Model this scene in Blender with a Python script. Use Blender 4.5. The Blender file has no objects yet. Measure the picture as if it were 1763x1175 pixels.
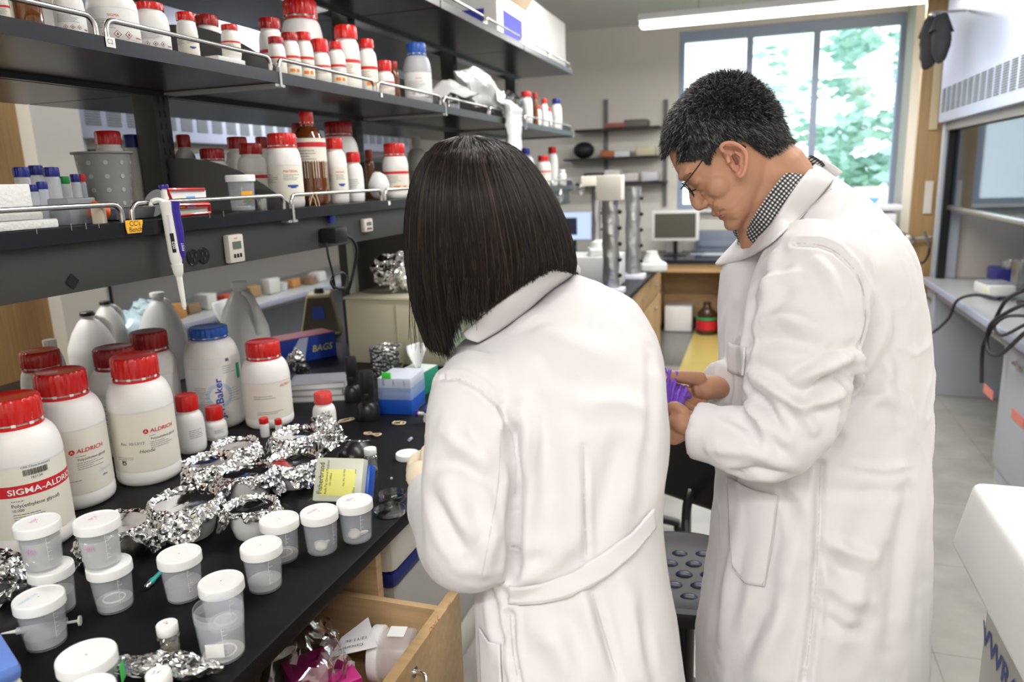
import bpy, bmesh, math, random
import numpy as np
from mathutils import Vector, Matrix, noise
from mathutils.bvhtree import BVHTree
random.seed(7)
S = bpy.context.scene
COL = S.collection
V = Vector

# ---------------------------------------------------------------- camera
FPX, CX, CY = 1277.0, 881.5, 587.5
YAW, PITCH, ROLL = math.radians(18.41), math.radians(12.41), math.radians(-1.94)
CAMP = V((0, 0, 1.54))
def _axes():
    f0 = V((-math.sin(YAW), math.cos(YAW), 0)); r = V((math.cos(YAW), math.sin(YAW), 0)); u0 = V((0, 0, 1))
    f = f0*math.cos(PITCH)-u0*math.sin(PITCH); u = u0*math.cos(PITCH)+f0*math.sin(PITCH)
    return r*math.cos(ROLL)+u*math.sin(ROLL), -r*math.sin(ROLL)+u*math.cos(ROLL), f
RT, UP, FW = _axes()
cam = bpy.data.objects.new('camera', bpy.data.cameras.new('camera')); COL.objects.link(cam)
cam.matrix_world = Matrix(((RT.x, UP.x, -FW.x, CAMP.x), (RT.y, UP.y, -FW.y, CAMP.y), (RT.z, UP.z, -FW.z, CAMP.z), (0, 0, 0, 1)))
cam.data.sensor_width = 36.0; cam.data.lens = 36.0*FPX/1763.0; cam.data.clip_start = .02
cam.data.dof.use_dof = True; cam.data.dof.focus_distance = 1.3; cam.data.dof.aperture_fstop = 4.0
S.camera = cam

# ---------------------------------------------------------------- world, light, exposure
S.view_settings.view_transform = 'Standard'; S.view_settings.look = 'None'
S.view_settings.gamma = 1.0; S.view_settings.use_curve_mapping = False
S.view_settings.exposure = -0.30
W = bpy.data.worlds.new('world'); S.world = W; W.use_nodes = True
bg = W.node_tree.nodes['Background']; bg.inputs[0].default_value = (.80, .93, 1, 1); bg.inputs[1].default_value = 3.2
S.cycles.max_bounces = 8; S.cycles.transparent_max_bounces = 24
S.cycles.caustics_reflective = False; S.cycles.caustics_refractive = False
S.cycles.sample_clamp_indirect = 8.0

# ---------------------------------------------------------------- pixel rays
def ray(px, py): return (RT*((px-CX)/FPX)-UP*((py-CY)/FPX)+FW)
def P(px, py, z=None, X=None, Y=None, D=None):
    r = ray(px, py)
    if z is not None: t = (z-CAMP.z)/r.z
    elif X is not None: t = (X-CAMP.x)/r.x
    elif Y is not None: t = (Y-CAMP.y)/r.y
    else: t = D
    return CAMP+r*t
def proj(p):
    d = V(p)-CAMP; z = d.dot(FW); return (CX+FPX*d.dot(RT)/z, CY-FPX*d.dot(UP)/z)
def depth(p): return (V(p)-CAMP).dot(FW)
def ztop(x, y, py, lo=-1.0, hi=4.0):
    for _ in range(40):
        m = (lo+hi)/2
        if proj((x, y, m))[1] > py: lo = m
        else: hi = m
    return (lo+hi)/2

# ---------------------------------------------------------------- materials
MT = {}
def mat(name, col=(.8, .8, .8), rough=.5, metal=0.0, spec=.5, alpha=1.0, trans=0.0, emit=None, es=1.0, sss=0.0, bump=0.0, bscale=50.0,
        var=0.0, vscale=8.0, coat=0.0, ior=1.45, stretch=None, sheen=0.0, voro=False, bdist=.002):
    if name in MT: return MT[name]
    m = bpy.data.materials.new(name); m.use_nodes = True; nt = m.node_tree; b = nt.nodes['Principled BSDF']
    c = (*col, 1) if len(col) == 3 else col
    b.inputs['Base Color'].default_value = c; b.inputs['Roughness'].default_value = rough; b.inputs['Metallic'].default_value = metal
    b.inputs['Specular IOR Level'].default_value = spec; b.inputs['Alpha'].default_value = alpha; b.inputs['IOR'].default_value = ior
    b.inputs['Transmission Weight'].default_value = trans; b.inputs['Coat Weight'].default_value = coat
    b.inputs['Sheen Weight'].default_value = sheen
    if sss: b.inputs['Subsurface Weight'].default_value = sss; b.inputs['Subsurface Radius'].default_value = (.01, .004, .002); b.inputs['Subsurface Scale'].default_value = 1.0
    if emit: b.inputs['Emission Color'].default_value = (*emit, 1); b.inputs['Emission Strength'].default_value = es
    tc = None
    if bump or var:
        tc = nt.nodes.new('ShaderNodeTexCoord'); mp = nt.nodes.new('ShaderNodeMapping'); nt.links.new(tc.outputs['Object'], mp.inputs[0])
        if stretch: mp.inputs['Scale'].default_value = stretch
    if bump:
        n = nt.nodes.new('ShaderNodeTexVoronoi' if voro else 'ShaderNodeTexNoise'); n.inputs['Scale'].default_value = bscale
        if not voro: n.inputs['Detail'].default_value = 6
        nt.links.new(mp.outputs[0], n.inputs['Vector'])
        bp = nt.nodes.new('ShaderNodeBump'); bp.inputs['Strength'].default_value = bump; bp.inputs['Distance'].default_value = bdist
        nt.links.new(n.outputs[0], bp.inputs['Height']); nt.links.new(bp.outputs[0], b.inputs['Normal'])
    if var:
        n = nt.nodes.new('ShaderNodeTexNoise'); n.inputs['Scale'].default_value = vscale; n.inputs['Detail'].default_value = 8
        nt.links.new(mp.outputs[0], n.inputs['Vector'])
        r = nt.nodes.new('ShaderNodeMapRange'); r.inputs[1].default_value = .3; r.inputs[2].default_value = .7
        r.inputs[3].default_value = 1-var; r.inputs[4].default_value = 1+var*.5
        nt.links.new(n.outputs[0], r.inputs[0])
        mx = nt.nodes.new('ShaderNodeMix'); mx.data_type = 'RGBA'; mx.blend_type = 'MULTIPLY'; mx.inputs[0].default_value = 1
        mx.inputs[6].default_value = c; nt.links.new(r.outputs[0], mx.inputs[7]); nt.links.new(mx.outputs[2], b.inputs['Base Color'])
    MT[name] = m
    return m
def glass(name, col=(1, 1, 1), a=.12, rough=.03, top=.9):
    """thin clear shell: mostly see-through, with a sharp reflection"""
    if name in MT: return MT[name]
    m = bpy.data.materials.new(name); m.use_nodes = True; nt = m.node_tree; nt.nodes.clear()
    o = nt.nodes.new('ShaderNodeOutputMaterial'); mx = nt.nodes.new('ShaderNodeMixShader'); t = nt.nodes.new('ShaderNodeBsdfTransparent')
    g = nt.nodes.new('ShaderNodeBsdfGlossy'); f = nt.nodes.new('ShaderNodeLayerWeight'); mr = nt.nodes.new('ShaderNodeMapRange')
    t.inputs[0].default_value = (*col, 1); g.inputs['Roughness'].default_value = rough; f.inputs['Blend'].default_value = .35
    mr.inputs[3].default_value = a; mr.inputs[4].default_value = top; nt.links.new(f.outputs['Facing'], mr.inputs[0])
    nt.links.new(mr.outputs[0], mx.inputs[0]); nt.links.new(t.outputs[0], mx.inputs[1]); nt.links.new(g.outputs[0], mx.inputs[2]); nt.links.new(mx.outputs[0], o.inputs[0])
    MT[name] = m
    return m

# ---------------------------------------------------------------- mesh building
class MB:
    def __init__(s): s.v = []; s.f = []; s.m = []; s.flat = False
    def add(s, vs, fs, mi=0, m=None):
        o = len(s.v)
        s.v += [tuple(m @ V(p)) for p in vs] if m is not None else [tuple(p) for p in vs]
        s.f += [tuple(i+o for i in f) for f in fs]; s.m += [mi]*len(fs)
        return s
    def box(s, c, d, mi=0, bev=0.0, m=None, seg=2):
        bm = bmesh.new(); bmesh.ops.create_cube(bm, size=1)
        for v in bm.verts: v.co = V((v.co.x*d[0]+c[0], v.co.y*d[1]+c[1], v.co.z*d[2]+c[2]))
        if bev: bmesh.ops.bevel(bm, geom=bm.edges[:], offset=min(bev, .49*min(d)), segments=seg, affect='EDGES', profile=.6)
        bm.verts.index_update()
        s.add([v.co[:] for v in bm.verts], [[v.index for v in f.verts] for f in bm.faces], mi, m); bm.free(); return s
    def box2(s, a, b, mi=0, bev=0.0, m=None):
        return s.box([(a[i]+b[i])/2 for i in range(3)], [abs(b[i]-a[i]) for i in range(3)], mi, bev, m)
    def lathe(s, prof, seg=32, mi=0, m=None, rf=None, cap=True):
        """prof: (r,z) list; rf(k,ang,r) may change the radius"""
        vs = []; fs = []
        for k, (r, z) in enumerate(prof):
            for j in range(seg):
                a = 2*math.pi*j/seg; rr = rf(k, a, r) if rf else r
                vs.append((rr*math.cos(a), rr*math.sin(a), z))
        n = len(prof)
        for k in range(n-1):
            for j in range(seg):
                j2 = (j+1) % seg; fs.append((k*seg+j, k*seg+j2, (k+1)*seg+j2, (k+1)*seg+j))
        if cap:
            if prof[0][0] > 1e-6: fs.append(tuple(range(seg-1, -1, -1)))
            if prof[-1][0] > 1e-6: fs.append(tuple((n-1)*seg+j for j in range(seg)))
        return s.add(vs, fs, mi, m)
    def cyl(s, a, b, r, r2=None, seg=20, mi=0):
        return s.tube([a, b], [r, r if r2 is None else r2], seg, mi)
    def tube(s, path, r, seg=10, mi=0, closed=False, cap=True, sq=None, up=None):
        path = [V(p) for p in path]; n = len(path)
        if not hasattr(r, '__len__'): r = [r]*n
        vs = []; fs = []; prev = None
        for i, p in enumerate(path):
            if closed: t = path[(i+1) % n]-path[i-1]
            else: t = path[min(i+1, n-1)]-path[max(i-1, 0)]
            t = t.normalized() if t.length > 1e-9 else V((0, 0, 1))
            if prev is None:
                h = up if up is not None else (V((0, 0, 1)) if abs(t.z) < .9 else V((1, 0, 0)))
                u = t.cross(h).normalized()
            else:
                u = (prev-t*prev.dot(t)); u = u.normalized() if u.length > 1e-6 else t.orthogonal().normalized()
            prev = u; w = t.cross(u)
            for j in range(seg):
                a = 2*math.pi*j/seg; k = 1 if sq is None else sq
                vs.append(p+u*(math.cos(a)*r[i])+w*(math.sin(a)*r[i]*k))
        for i in range(n if closed else n-1):
            for j in range(seg):
                i2 = (i+1) % n; j2 = (j+1) % seg; fs.append((i*seg+j, i*seg+j2, i2*seg+j2, i2*seg+j))
        if not closed and cap: fs.append(tuple(range(seg-1, -1, -1))); fs.append(tuple((n-1)*seg+j for j in range(seg)))
        return s.add(vs, fs, mi)
    def loft(s, rings, mi=0, cap=True, closed=True, m=None):
        n = len(rings[0]); vs = [p for r in rings for p in r]; fs = []
        for k in range(len(rings)-1):
            for j in range(n if closed else n-1):
                j2 = (j+1) % n; fs.append((k*n+j, k*n+j2, (k+1)*n+j2, (k+1)*n+j))
        if cap and closed: fs.append(tuple(range(n-1, -1, -1))); fs.append(tuple((len(rings)-1)*n+j for j in range(n)))
        return s.add(vs, fs, mi, m)
    def prism(s, poly, h, mi=0, m=None, axis='z'):
        """poly in xy, extruded along z by h"""
        n = len(poly); vs = [(p[0], p[1], 0) for p in poly]+[(p[0], p[1], h) for p in poly]
        fs = [tuple(range(n-1, -1, -1)), tuple(range(n, 2*n))]+[(i, (i+1) % n, (i+1) % n+n, i+n) for i in range(n)]
        return s.add(vs, fs, mi, m)
    def ball(s, c, r, mi=0, seg=16, m=None, sc=(1, 1, 1)):
        n = seg//2; pr = [(r*math.sin(math.pi*k/n), -r*math.cos(math.pi*k/n)) for k in range(n+1)]
        mm = Matrix.Translation(V(c)) @ Matrix.Diagonal((*sc, 1))
        if m is not None: mm = m @ mm
        return s.lathe([(max(a, 1e-5), b) for a, b in pr], seg, mi, mm, cap=False)
    def mesh(s, name, mats, ang=40):
        me = bpy.data.meshes.new(name); me.from_pydata([tuple(v) for v in s.v], [], s.f); 
        for mm in (mats if isinstance(mats, (list, tuple)) else [mats]): me.materials.append(mm)
        me.polygons.foreach_set('material_index', s.m)
        if s.flat: ang = 0
        me.polygons.foreach_set('use_smooth', [not s.flat]*len(s.f)); me.update()
        if not s.flat:
            try: me.set_sharp_from_angle(angle=math.radians(ang))
            except Exception: pass
        return me
    def obj(s, name, mats, parent=None, loc=None, rz=0.0, ang=40):
        o = bpy.data.objects.new(name, s.mesh(name, mats, ang)); COL.objects.link(o)
        if parent is not None: o.parent = parent
        if loc is not None: o.location = loc
        if rz: o.rotation_euler = (0, 0, rz)
        return o
def tag(o, label=None, cat=None, group=None, kind=None):
    if label: o['label'] = label
    if cat: o['category'] = cat
    if group: o['group'] = group
    if kind: o['kind'] = kind
    return o
def thing(name, label, cat, loc=(0, 0, 0), rz=0.0, group=None):
    o = bpy.data.objects.new(name, None); COL.objects.link(o); o.location = loc; o.rotation_euler = (0, 0, rz); o.empty_display_size = .05
    return tag(o, label, cat, group)
def struct(name, mb, mats, parent=None):
    o = mb.obj(name, mats, parent)
    o['kind'] = 'structure'
    return o
def dup(src, loc, rz=0.0, label=None, scale=None):
    r = src.copy(); COL.objects.link(r); r.location = loc; r.rotation_euler = (0, 0, rz)
    if label: r['label'] = label
    if scale: r.scale = scale
    for ch in list(src.children):
        c = ch.copy(); COL.objects.link(c); c.parent = r
        for g in list(ch.children):
            d = g.copy(); COL.objects.link(d); d.parent = c
    return r
_TXT = {}
def text_mesh(t, bold=False):
    if (t, bold) in _TXT: return _TXT[(t, bold)]
    cu = bpy.data.curves.new('t', 'FONT'); cu.body = t; cu.size = 1; cu.resolution_u = 3; cu.align_x = 'LEFT'; cu.offset = .018 if bold else 0
    o = bpy.data.objects.new('t', cu); COL.objects.link(o)
    dg = bpy.context.evaluated_depsgraph_get(); me = bpy.data.meshes.new_from_object(o.evaluated_get(dg))
    r = ([tuple(v.co) for v in me.vertices], [tuple(p.vertices) for p in me.polygons])
    bpy.data.objects.remove(o); bpy.data.curves.remove(cu); bpy.data.meshes.remove(me)
    _TXT[(t, bold)] = r
    return r
def put_text(mb, t, size, mi, f, off=0.0, rot=0.0, u0=0.0, v0=0.0, slant=0.0, wide=1.0, bold=False):
    """f(u,v,h) maps the flat text to the surface"""
    vs, fs = text_mesh(t, bold); c, s_ = math.cos(rot), math.sin(rot)
    out = []
    for x, y, _ in vs:
        x, y = (x*wide+slant*y)*size, y*size; out.append(f(u0+x*c-y*s_, v0+x*s_+y*c, off))
    mb.add(out, fs, mi)
def plane_map(o, u, v):
    o, u, v = V(o), V(u).normalized(), V(v).normalized(); n = u.cross(v)
    return lambda a, b, h: o+u*a+v*b+n*h
def cyl_map(r, a0=0.0, taper=0.0):
    return lambda u, v, h: V(((r+h+taper*v)*math.cos(a0+u/r), (r+h+taper*v)*math.sin(a0+u/r), v))
def quad(mb, f, u0, v0, u1, v1, mi, h=0.0, n=1):
    vs = []
    for i in range(n+1):
        u = u0+(u1-u0)*i/n; vs += [f(u, v0, h), f(u, v1, h)]
    mb.add(vs, [(2*i, 2*i+2, 2*i+3, 2*i+1) for i in range(n)], mi)
def smooth_path(pts, n=8):
    pts = [V(p) for p in pts]; out = []
    for i in range(len(pts)-1):
        p0, p1, p2, p3 = pts[max(i-1, 0)], pts[i], pts[i+1], pts[min(i+2, len(pts)-1)]
        for k in range(n):
            t = k/n; out.append(.5*((2*p1)+(p2-p0)*t+(2*p0-5*p1+4*p2-p3)*t*t+(3*p1-p0-3*p2+p3)*t**3))
    return out+[pts[-1]]

# ---------------------------------------------------------------- shared materials
M_WALL = mat('wall_paint', (.80, .78, .72), .8, bump=.1, bscale=300)
M_WHITE = mat('white_paint', (.85, .85, .83), .5)
M_BLACKTOP = mat('black_epoxy', (.006, .006, .007), .45, spec=.22, bump=.05, bscale=400, var=.2, vscale=60)
M_SHELF = mat('dark_laminate', (.030, .031, .035), .27, spec=.5, var=.25, vscale=5, stretch=(30, 1, 1))
M_SHELFTOP = mat('black_laminate', (.012, .012, .014), .4)
M_EDGE = mat('shelf_edge', (.007, .008, .011), .32)
M_GREYMET = mat('charcoal_metal', (.058, .060, .058), .42, metal=.25, bump=.03, bscale=400)
M_GREYLT = mat('warm_grey_metal', (.42, .42, .42), .4, metal=.2)
M_HOOD = mat('hood_enamel', (.50, .55, .72), .3, spec=.5)
M_HOODG = mat('hood_grey', (.47, .50, .56), .4)
M_STEEL = mat('steel', (.62, .60, .57), .25, metal=1.0)
M_CHROME = mat('chrome', (.8, .8, .8), .12, metal=1.0)
M_RED = mat('red_plastic', (.62, .012, .010), .3, spec=.5, coat=.25)
M_DRED = mat('dark_red_plastic', (.36, .006, .008), .35, spec=.5, coat=.2)
M_BLUE = mat('blue_plastic', (.02, .10, .45), .35)
M_NAVY = mat('navy_plastic', (.015, .02, .22), .35)
M_HDPE = mat('white_bottle_plastic', (.86, .84, .82), .38, spec=.4, sss=.15)
M_PAPER = mat('label_paper', (.82, .78, .68), .6)
M_PAPERW = mat('white_paper', (.86, .86, .85), .6)
M_INK = mat('black_ink', (.02, .02, .03), .6)
M_REDINK = mat('red_ink', (.62, .02, .03), .5)
M_BLUEINK = mat('blue_ink', (.03, .07, .38), .5)
M_ORANGE = mat('orange_ink', (.85, .22, .02), .5)
M_WOOD = mat('maple', (.58, .39, .21), .42, spec=.35, var=.18, vscale=3, stretch=(2, 2, 30))
M_WOODX = mat('maple_panel', (.58, .385, .19), .4, spec=.35, var=.15, vscale=3, stretch=(1, 25, 25))
M_WOODD = mat('oak_door', (.44, .28, .12), .45, var=.2, vscale=3, stretch=(40, 40, 1.2))
M_RUBBER = mat('black_rubber', (.012, .012, .013), .5)
M_BLACKP = mat('black_plastic', (.012, .012, .013), .3)
M_FOIL = mat('aluminium_foil', (.88, .88, .88), .16, metal=1.0, bump=.9, bscale=90, voro=True, bdist=.003)
M_FOILS = mat('smooth_foil', (.80, .79, .80), .07, metal=1.0, bump=.12, bscale=25, bdist=.003)
M_CREAM = mat('cream_enamel', (.62, .57, .42), .4)
M_LID = mat('white_lid_plastic', (.88, .88, .87), .35, sss=.1)
M_PP = mat('frosted_polypropylene', (.72, .76, .82), .25, alpha=.20)
M_PPD = mat('frosted_polypropylene_thick', (.86, .86, .86), .3, alpha=.62)
M_CLEAR = glass('clear_glass')
M_CLEARB = glass('clear_film', a=.26, rough=.12)
M_STYRO = mat('styrofoam', (.84, .84, .82), .8, bump=.5, bscale=160, voro=True)
# ================================================================ lights of the room
def area(name, loc, sx, sy, power, col=(1, .98, .955), rot=(0, 0, 0)):
    l = bpy.data.lights.new(name, 'AREA'); l.shape = 'RECTANGLE'; l.size = sx; l.size_y = sy; l.energy = power; l.color = col
    o = bpy.data.objects.new(name, l); COL.objects.link(o); o.location = loc; o.rotation_euler = rot
    return o
M_TUBE = mat('lamp_diffuser', (1, 1, 1), .5, emit=(1, .98, .94), es=9.0)
def pendant(loc, length, along, label, power):
    t = thing('pendant_light', label, 'ceiling light', loc, 0 if along == 'x' else math.pi/2, 'linear pendant lamps')
    MB().box((0, 0, .035), (length, .16, .05), 0, .015).obj('lamp_housing', M_WHITE, t)
    MB().box((0, 0, -.012), (length-.02, .13, .04), 0, .018).obj('diffuser', M_TUBE, t)
    for x in (-length*.35, length*.35):
        MB().cyl((x, 0, .06), (x, 0, 3.0-loc[2]-.01), .004, seg=6).obj('hanger', M_STEEL, t)
    a = area('pendant_lamp_light', (loc[0], loc[1], loc[2]-.05), length if along == 'x' else .15, .15 if along == 'x' else length, power)
    return t
pendant((.55, 6.0, 2.64), 2.9, 'x', 'white glowing linear pendant lamp across the window at the back of the lab', 60)
pendant((-.2, -.9, 2.62), 2.4, 'x', 'linear pendant lamp over the aisle behind the viewer', 80)
pendant((.35, 1.9, 2.62), 2.4, 'x', 'linear pendant lamp over the aisle above the two people', 40)
pendant((.0, 3.9, 2.62), 2.0, 'x', 'linear pendant lamp over the middle of the aisle', 60)
pendant((-2.9, 1.3, 2.62), 2.0, 'x', 'linear pendant lamp over the aisle left of the bench, nearer one', 45)
pendant((-2.6, 4.3, 2.66), 1.0, 'x', 'linear pendant lamp over the aisle left of the bench, farther one', 45)

# ================================================================ room
XL, XR, YB, YF, ZC = -4.2, 2.0, 8.0, -2.0, 3.0
def floor_material():
    m = bpy.data.materials.new('vinyl_floor'); m.use_nodes = True; nt = m.node_tree; b = nt.nodes['Principled BSDF']
    b.inputs['Roughness'].default_value = .22; b.inputs['Specular IOR Level'].default_value = .45
    g = nt.nodes.new('ShaderNodeNewGeometry'); sp = nt.nodes.new('ShaderNodeSeparateXYZ'); nt.links.new(g.outputs['Position'], sp.inputs[0])
    n = nt.nodes.new('ShaderNodeTexNoise'); n.inputs['Scale'].default_value = 6; n.inputs['Detail'].default_value = 10
    nt.links.new(g.outputs['Position'], n.inputs['Vector'])
    cr = nt.nodes.new('ShaderNodeValToRGB'); cr.color_ramp.elements[0].color = (.30, .29, .265, 1); cr.color_ramp.elements[1].color = (.385, .375, .345, 1)
    cr.color_ramp.elements[0].position = .3; cr.color_ramp.elements[1].position = .7; nt.links.new(n.outputs[0], cr.inputs[0])
    def mth(op, a, b_=None, c=None):
        q = nt.nodes.new('ShaderNodeMath'); q.operation = op
        for i, v in enumerate((a, b_, c)):
            if v is None: continue
            if isinstance(v, (int, float)): q.inputs[i].default_value = v
            else: nt.links.new(v, q.inputs[i])
        return q.outputs[0]
    def rng(o, lo, hi): return mth('MULTIPLY', mth('GREATER_THAN', o, lo), mth('LESS_THAN', o, hi))
    x, y = sp.outputs[0], sp.outputs[1]
    def mixc(f, prev, col):
        k = nt.nodes.new('ShaderNodeMix'); k.data_type = 'RGBA'; nt.links.new(f, k.inputs[0]); nt.links.new(prev, k.inputs[6]); k.inputs[7].default_value = (*col, 1)
        return k.outputs[2]
    c = mixc(mth('MULTIPLY', rng(x, -.55, -.2), rng(y, 5.6, 7.9)), cr.outputs[0], (.62, .50, .16))
    c = mixc(mth('MULTIPLY', rng(x, -1.2, -.55), rng(y, 5.95, 7.9)), c, (.16, .16, .155))
    c = mixc(mth('MULTIPLY', rng(x, -.2, .1), rng(y, 5.95, 7.9)), c, (.2, .2, .19))
    # tile joints every 0.61 m
    for ax in (x, y):
        j = mth('LESS_THAN', mth('PINGPONG', mth('ADD', ax, 20.15), .305), .0022)
        k = nt.nodes.new('ShaderNodeMix'); k.data_type = 'RGBA'; k.blend_type = 'MULTIPLY'; nt.links.new(j, k.inputs[0]); nt.links.new(c, k.inputs[6]); k.inputs[7].default_value = (.72, .72, .72, 1)
        c = k.outputs[2]
    nt.links.new(c, b.inputs['Base Color'])
    return m
struct('floor', MB().box2((XL-.1, YF-.1, -.08), (XR+.1, YB+.1, 0)), floor_material())
struct('ceiling', MB().box2((XL-.1, YF-.1, ZC), (XR+.1, YB+.1, ZC+.08)), mat('ceiling_paint', (.82, .82, .80), .9))
struct('wall_left', MB().box2((XL-.1, YF-.1, 0), (XL, YB+.1, ZC)), M_WALL)
struct('wall_right', MB().box2((XR, YF-.1, 0), (XR+.1, YB+.1, ZC)), M_WALL)
struct('wall_front', MB().box2((XL, YF-.1, 0), (XR, YF, ZC)), M_WALL)
WX0, WX1, WZ0, WZ1 = -.80, 1.24, 1.16, 2.9
wb = MB()
wb.box2((XL, YB, 0), (WX0, YB+.1, ZC)).box2((WX1, YB, 0), (XR, YB+.1, ZC)).box2((WX0, YB, 0), (WX1, YB+.1, WZ0)).box2((WX0, YB, WZ1), (WX1, YB+.1, ZC))
struct('wall_back', wb, M_WALL)
M_MULL = mat('window_frame_metal', (.36, .44, .60), .4, metal=.2)
wf = MB(); F = .05
e_ = .0015; wf.box2((WX0+e_, YB+.02, WZ0+F), (WX0+F, YB+.09, WZ1-.1)).box2((WX1-F, YB+.02, WZ0+F), (WX1-e_, YB+.09, WZ1-.1)).box2((WX0+e_, YB+.02, WZ0+e_), (WX1-e_, YB+.09, WZ0+F)).box2((WX0+e_, YB+.02, WZ1-.1), (WX1-e_, YB+.09, WZ1-e_))
for px in (1289, 1403):
    x = P(px, 150, Y=YB).x; wf.box2((x-.03, YB+.02, WZ0+F), (x+.03, YB+.09, WZ1-.1))
win = struct('window_1', wf, M_MULL)
gp = struct('window_pane', MB().box2((WX0+F, YB+.05, WZ0+F), (WX1-F, YB+.056, WZ1-.1)), glass('window_glass', a=.03), win)
ws = struct('window_sill', MB().box2((WX0-.05, YB-.10, WZ0-.03), (WX1+.05, YB+.02, WZ0), bev=.005), M_WHITE, win)
# outside: bright sky with leaves of a tree, a real tree standing beyond the glass
sky = MB()
tree = thing('tree', 'sunlit pale green tree outside the right part of the back window', 'tree', (1.75, 15.0, -1.5))
MB().tube([(1.1, 0, 0), (1.05, 0, 2.0), (.9, .05, 4.2)], [.12, .10, .05], 10).obj('trunk', mat('bark', (.30, .28, .25), .9), tree)
lf = MB(); rnd = random.Random(3)
for i in range(5200):
    a, b, c = rnd.gauss(0, .75), rnd.gauss(0, .5), 3.3+rnd.gauss(0, 1.5)
    if noise.noise(V((a*1.6, b*.5, c*1.6))) < .04: continue
    s = rnd.uniform(.10, .19); q = Matrix.Translation((a, b, c)) @ V((rnd.random()*2-1, rnd.random()*2-1, rnd.random()*2-1)).to_track_quat('Z', 'Y').to_matrix().to_4x4()
    lf.add([(-s, 0, 0), (0, s*.5, .01), (s, 0, 0), (0, -s*.5, .01)], [(0, 1, 2, 3)], 0, q)
lf.obj('foliage', mat('leaf', (.46, .68, .60), .6), tree)['kind'] = 'stuff'
bsh = MB()
for i in range(1900):
    a, b, c = rnd.uniform(-2.4, 1.0), rnd.gauss(0, .3), rnd.uniform(-1.5, .9)+.15*math.sin(i)
    s = rnd.uniform(.12, .22); q = Matrix.Translation((a, b, c)) @ V((rnd.random()*2-1, rnd.random()*2-1, rnd.random()*2-1)).to_track_quat('Z', 'Y').to_matrix().to_4x4()
    bsh.add([(-s, 0, 0), (0, s*.5, .01), (s, 0, 0), (0, -s*.5, .01)], [(0, 1, 2, 3)], 0, q)
tag(bsh.obj('hedge', mat('bush_leaf', (.50, .72, .52), .7), loc=(2.4, 19.0, 0)), 'pale green hedge outside below the window', 'hedge', kind='stuff')
struct('ground_outside', MB().box2((-12, YB+.3, -1.6), (14, 30, -1.5)), mat('lawn', (.25, .38, .18), .9))

# back-left: wall area seen between the shelves is the hood row on the left wall
def fume_hood(name_label, x, y0, y1, face, zc=.775):
    """x: front face plane; face=+1 opens to +x, -1 opens to -x; body goes away from the aisle"""
    g = -face; L = y1-y0; dep = .72
    t = thing('fume_hood', name_label, 'fume hood', (x, y0, 0))
    def bx(a, b, mi=0, bev=0.0, mb=None):
        mb = mb or MB(); return mb.box2((g*a[0], a[1], a[2]), (g*b[0], b[1], b[2]), mi, bev)
    # base: two cabinets with knee space between
    return t, g, L, dep, bx
# right fume hood
def build_hood(label, x, y0, y1, face, knee, cab_near, vents=True, toe=.0, zc=.776):
    t, g, L, dep, bx = fume_hood(label, x, y0, y1, face)
    bx((-.02, 0, zc-.03), (dep, L, zc), bev=.004).obj('counter', [mat('hood_counter', (.40, .42, .42), .3)], t)
    bx((-.028, 0, zc-.034), (-.018, L, zc+.004), bev=.002).obj('counter_edge', M_HOOD, t)
    kz0, kz1 = knee
    for a, b in ((0, kz0), (kz1, L)):
        if b-a < .05: continue
        cb = bx((.04, a, 0), (dep, b, zc-.03)).obj('base_cabinet', M_HOODG, t)
        n = max(1, round((b-a)/.55)); w = (b-a)/n
        for k in range(n):
            d = bx((.022, a+k*w+.006, .09), (.04, a+(k+1)*w-.006, zc-.06), bev=.004).obj('door', M_HOODG, t)
            MB().box2((g*.004, a+(k+.5)*w-.05, zc-.14), (g*.014, a+(k+.5)*w+.05, zc-.125), 0, .003).box2((g*.004, a+(k+.5)*w-.05, zc-.14), (g*.024, a+(k+.5)*w-.04, zc-.125)).box2((g*.004, a+(k+.5)*w+.04, zc-.14), (g*.024, a+(k+.5)*w+.05, zc-.125)).obj('handle', M_STEEL, d)
    bx((.03, kz0, zc-.10), (.06, kz1, zc-.03)).obj('apron', M_HOODG, t)
    bx((dep-.02, kz0, 0), (dep, kz1, zc-.03)).obj('back_panel', M_HOODG, t)
    # upper body
    zs, zt = 1.80, 2.60
    hd = bx((.0, 0, zs), (dep, L, zt), bev=.01).obj('header_panel', M_HOOD, t)
    bx((.04, 0, zs-.05), (.12, L, zs)).obj('sash_lintel', mat('lintel_grey', (.30, .28, .25), .5), t)
    if vents:
        v = MB(); n = int(L/.13)
        for k in range(n):
            yy = .06+k*.13
            for j in range(12): v.box2((g*-.004, yy, zs+.065+j*.0125), (g*.002, yy+.09, zs+.071+j*.0125), 0)
        v.obj('vent_louvre', mat('louvre_slot', (.14, .16, .16), .6), t)
    for a, b in ((0, .07), (L-.07, L)):
        bx((.03, a, zc), (.17, b, zs), bev=.004).obj('side_post', M_HOODG, t)
        bx((.05, a+.072 if a == 0 else a-.04, zc), (.10, a+.11 if a == 0 else a-.002, zs)).obj('sash_track', M_BLACKP, t)
    bx((dep-.05, 0, zc), (dep, L, zs)).obj('inner_back', mat('hood_liner', (.62, .56, .50), .5), t)
    for a, b in ((.0, .02), (L-.02, L)):
        bx((.17, a, zc), (dep-.05, b, zs)).obj('inner_side', MT['hood_liner'], t)
    zsb = 1.235
    bx((.07, .11, zsb), (.10, L-.11, zsb+.035), bev=.006).obj('sash_handle', M_STEEL, t)
    bx((.082, .11, zsb+.035), (.088, L-.11, zs-.05)).obj('sash_glass', glass('sash_pane', (.62, .72, .80), .12, top=.35), t)
    return t
hood = build_hood('pale blue enamelled fume hood with glass sash in the right aisle', 1.12, 2.55, 5.76, -1, (1.45, 2.95), None)
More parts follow.
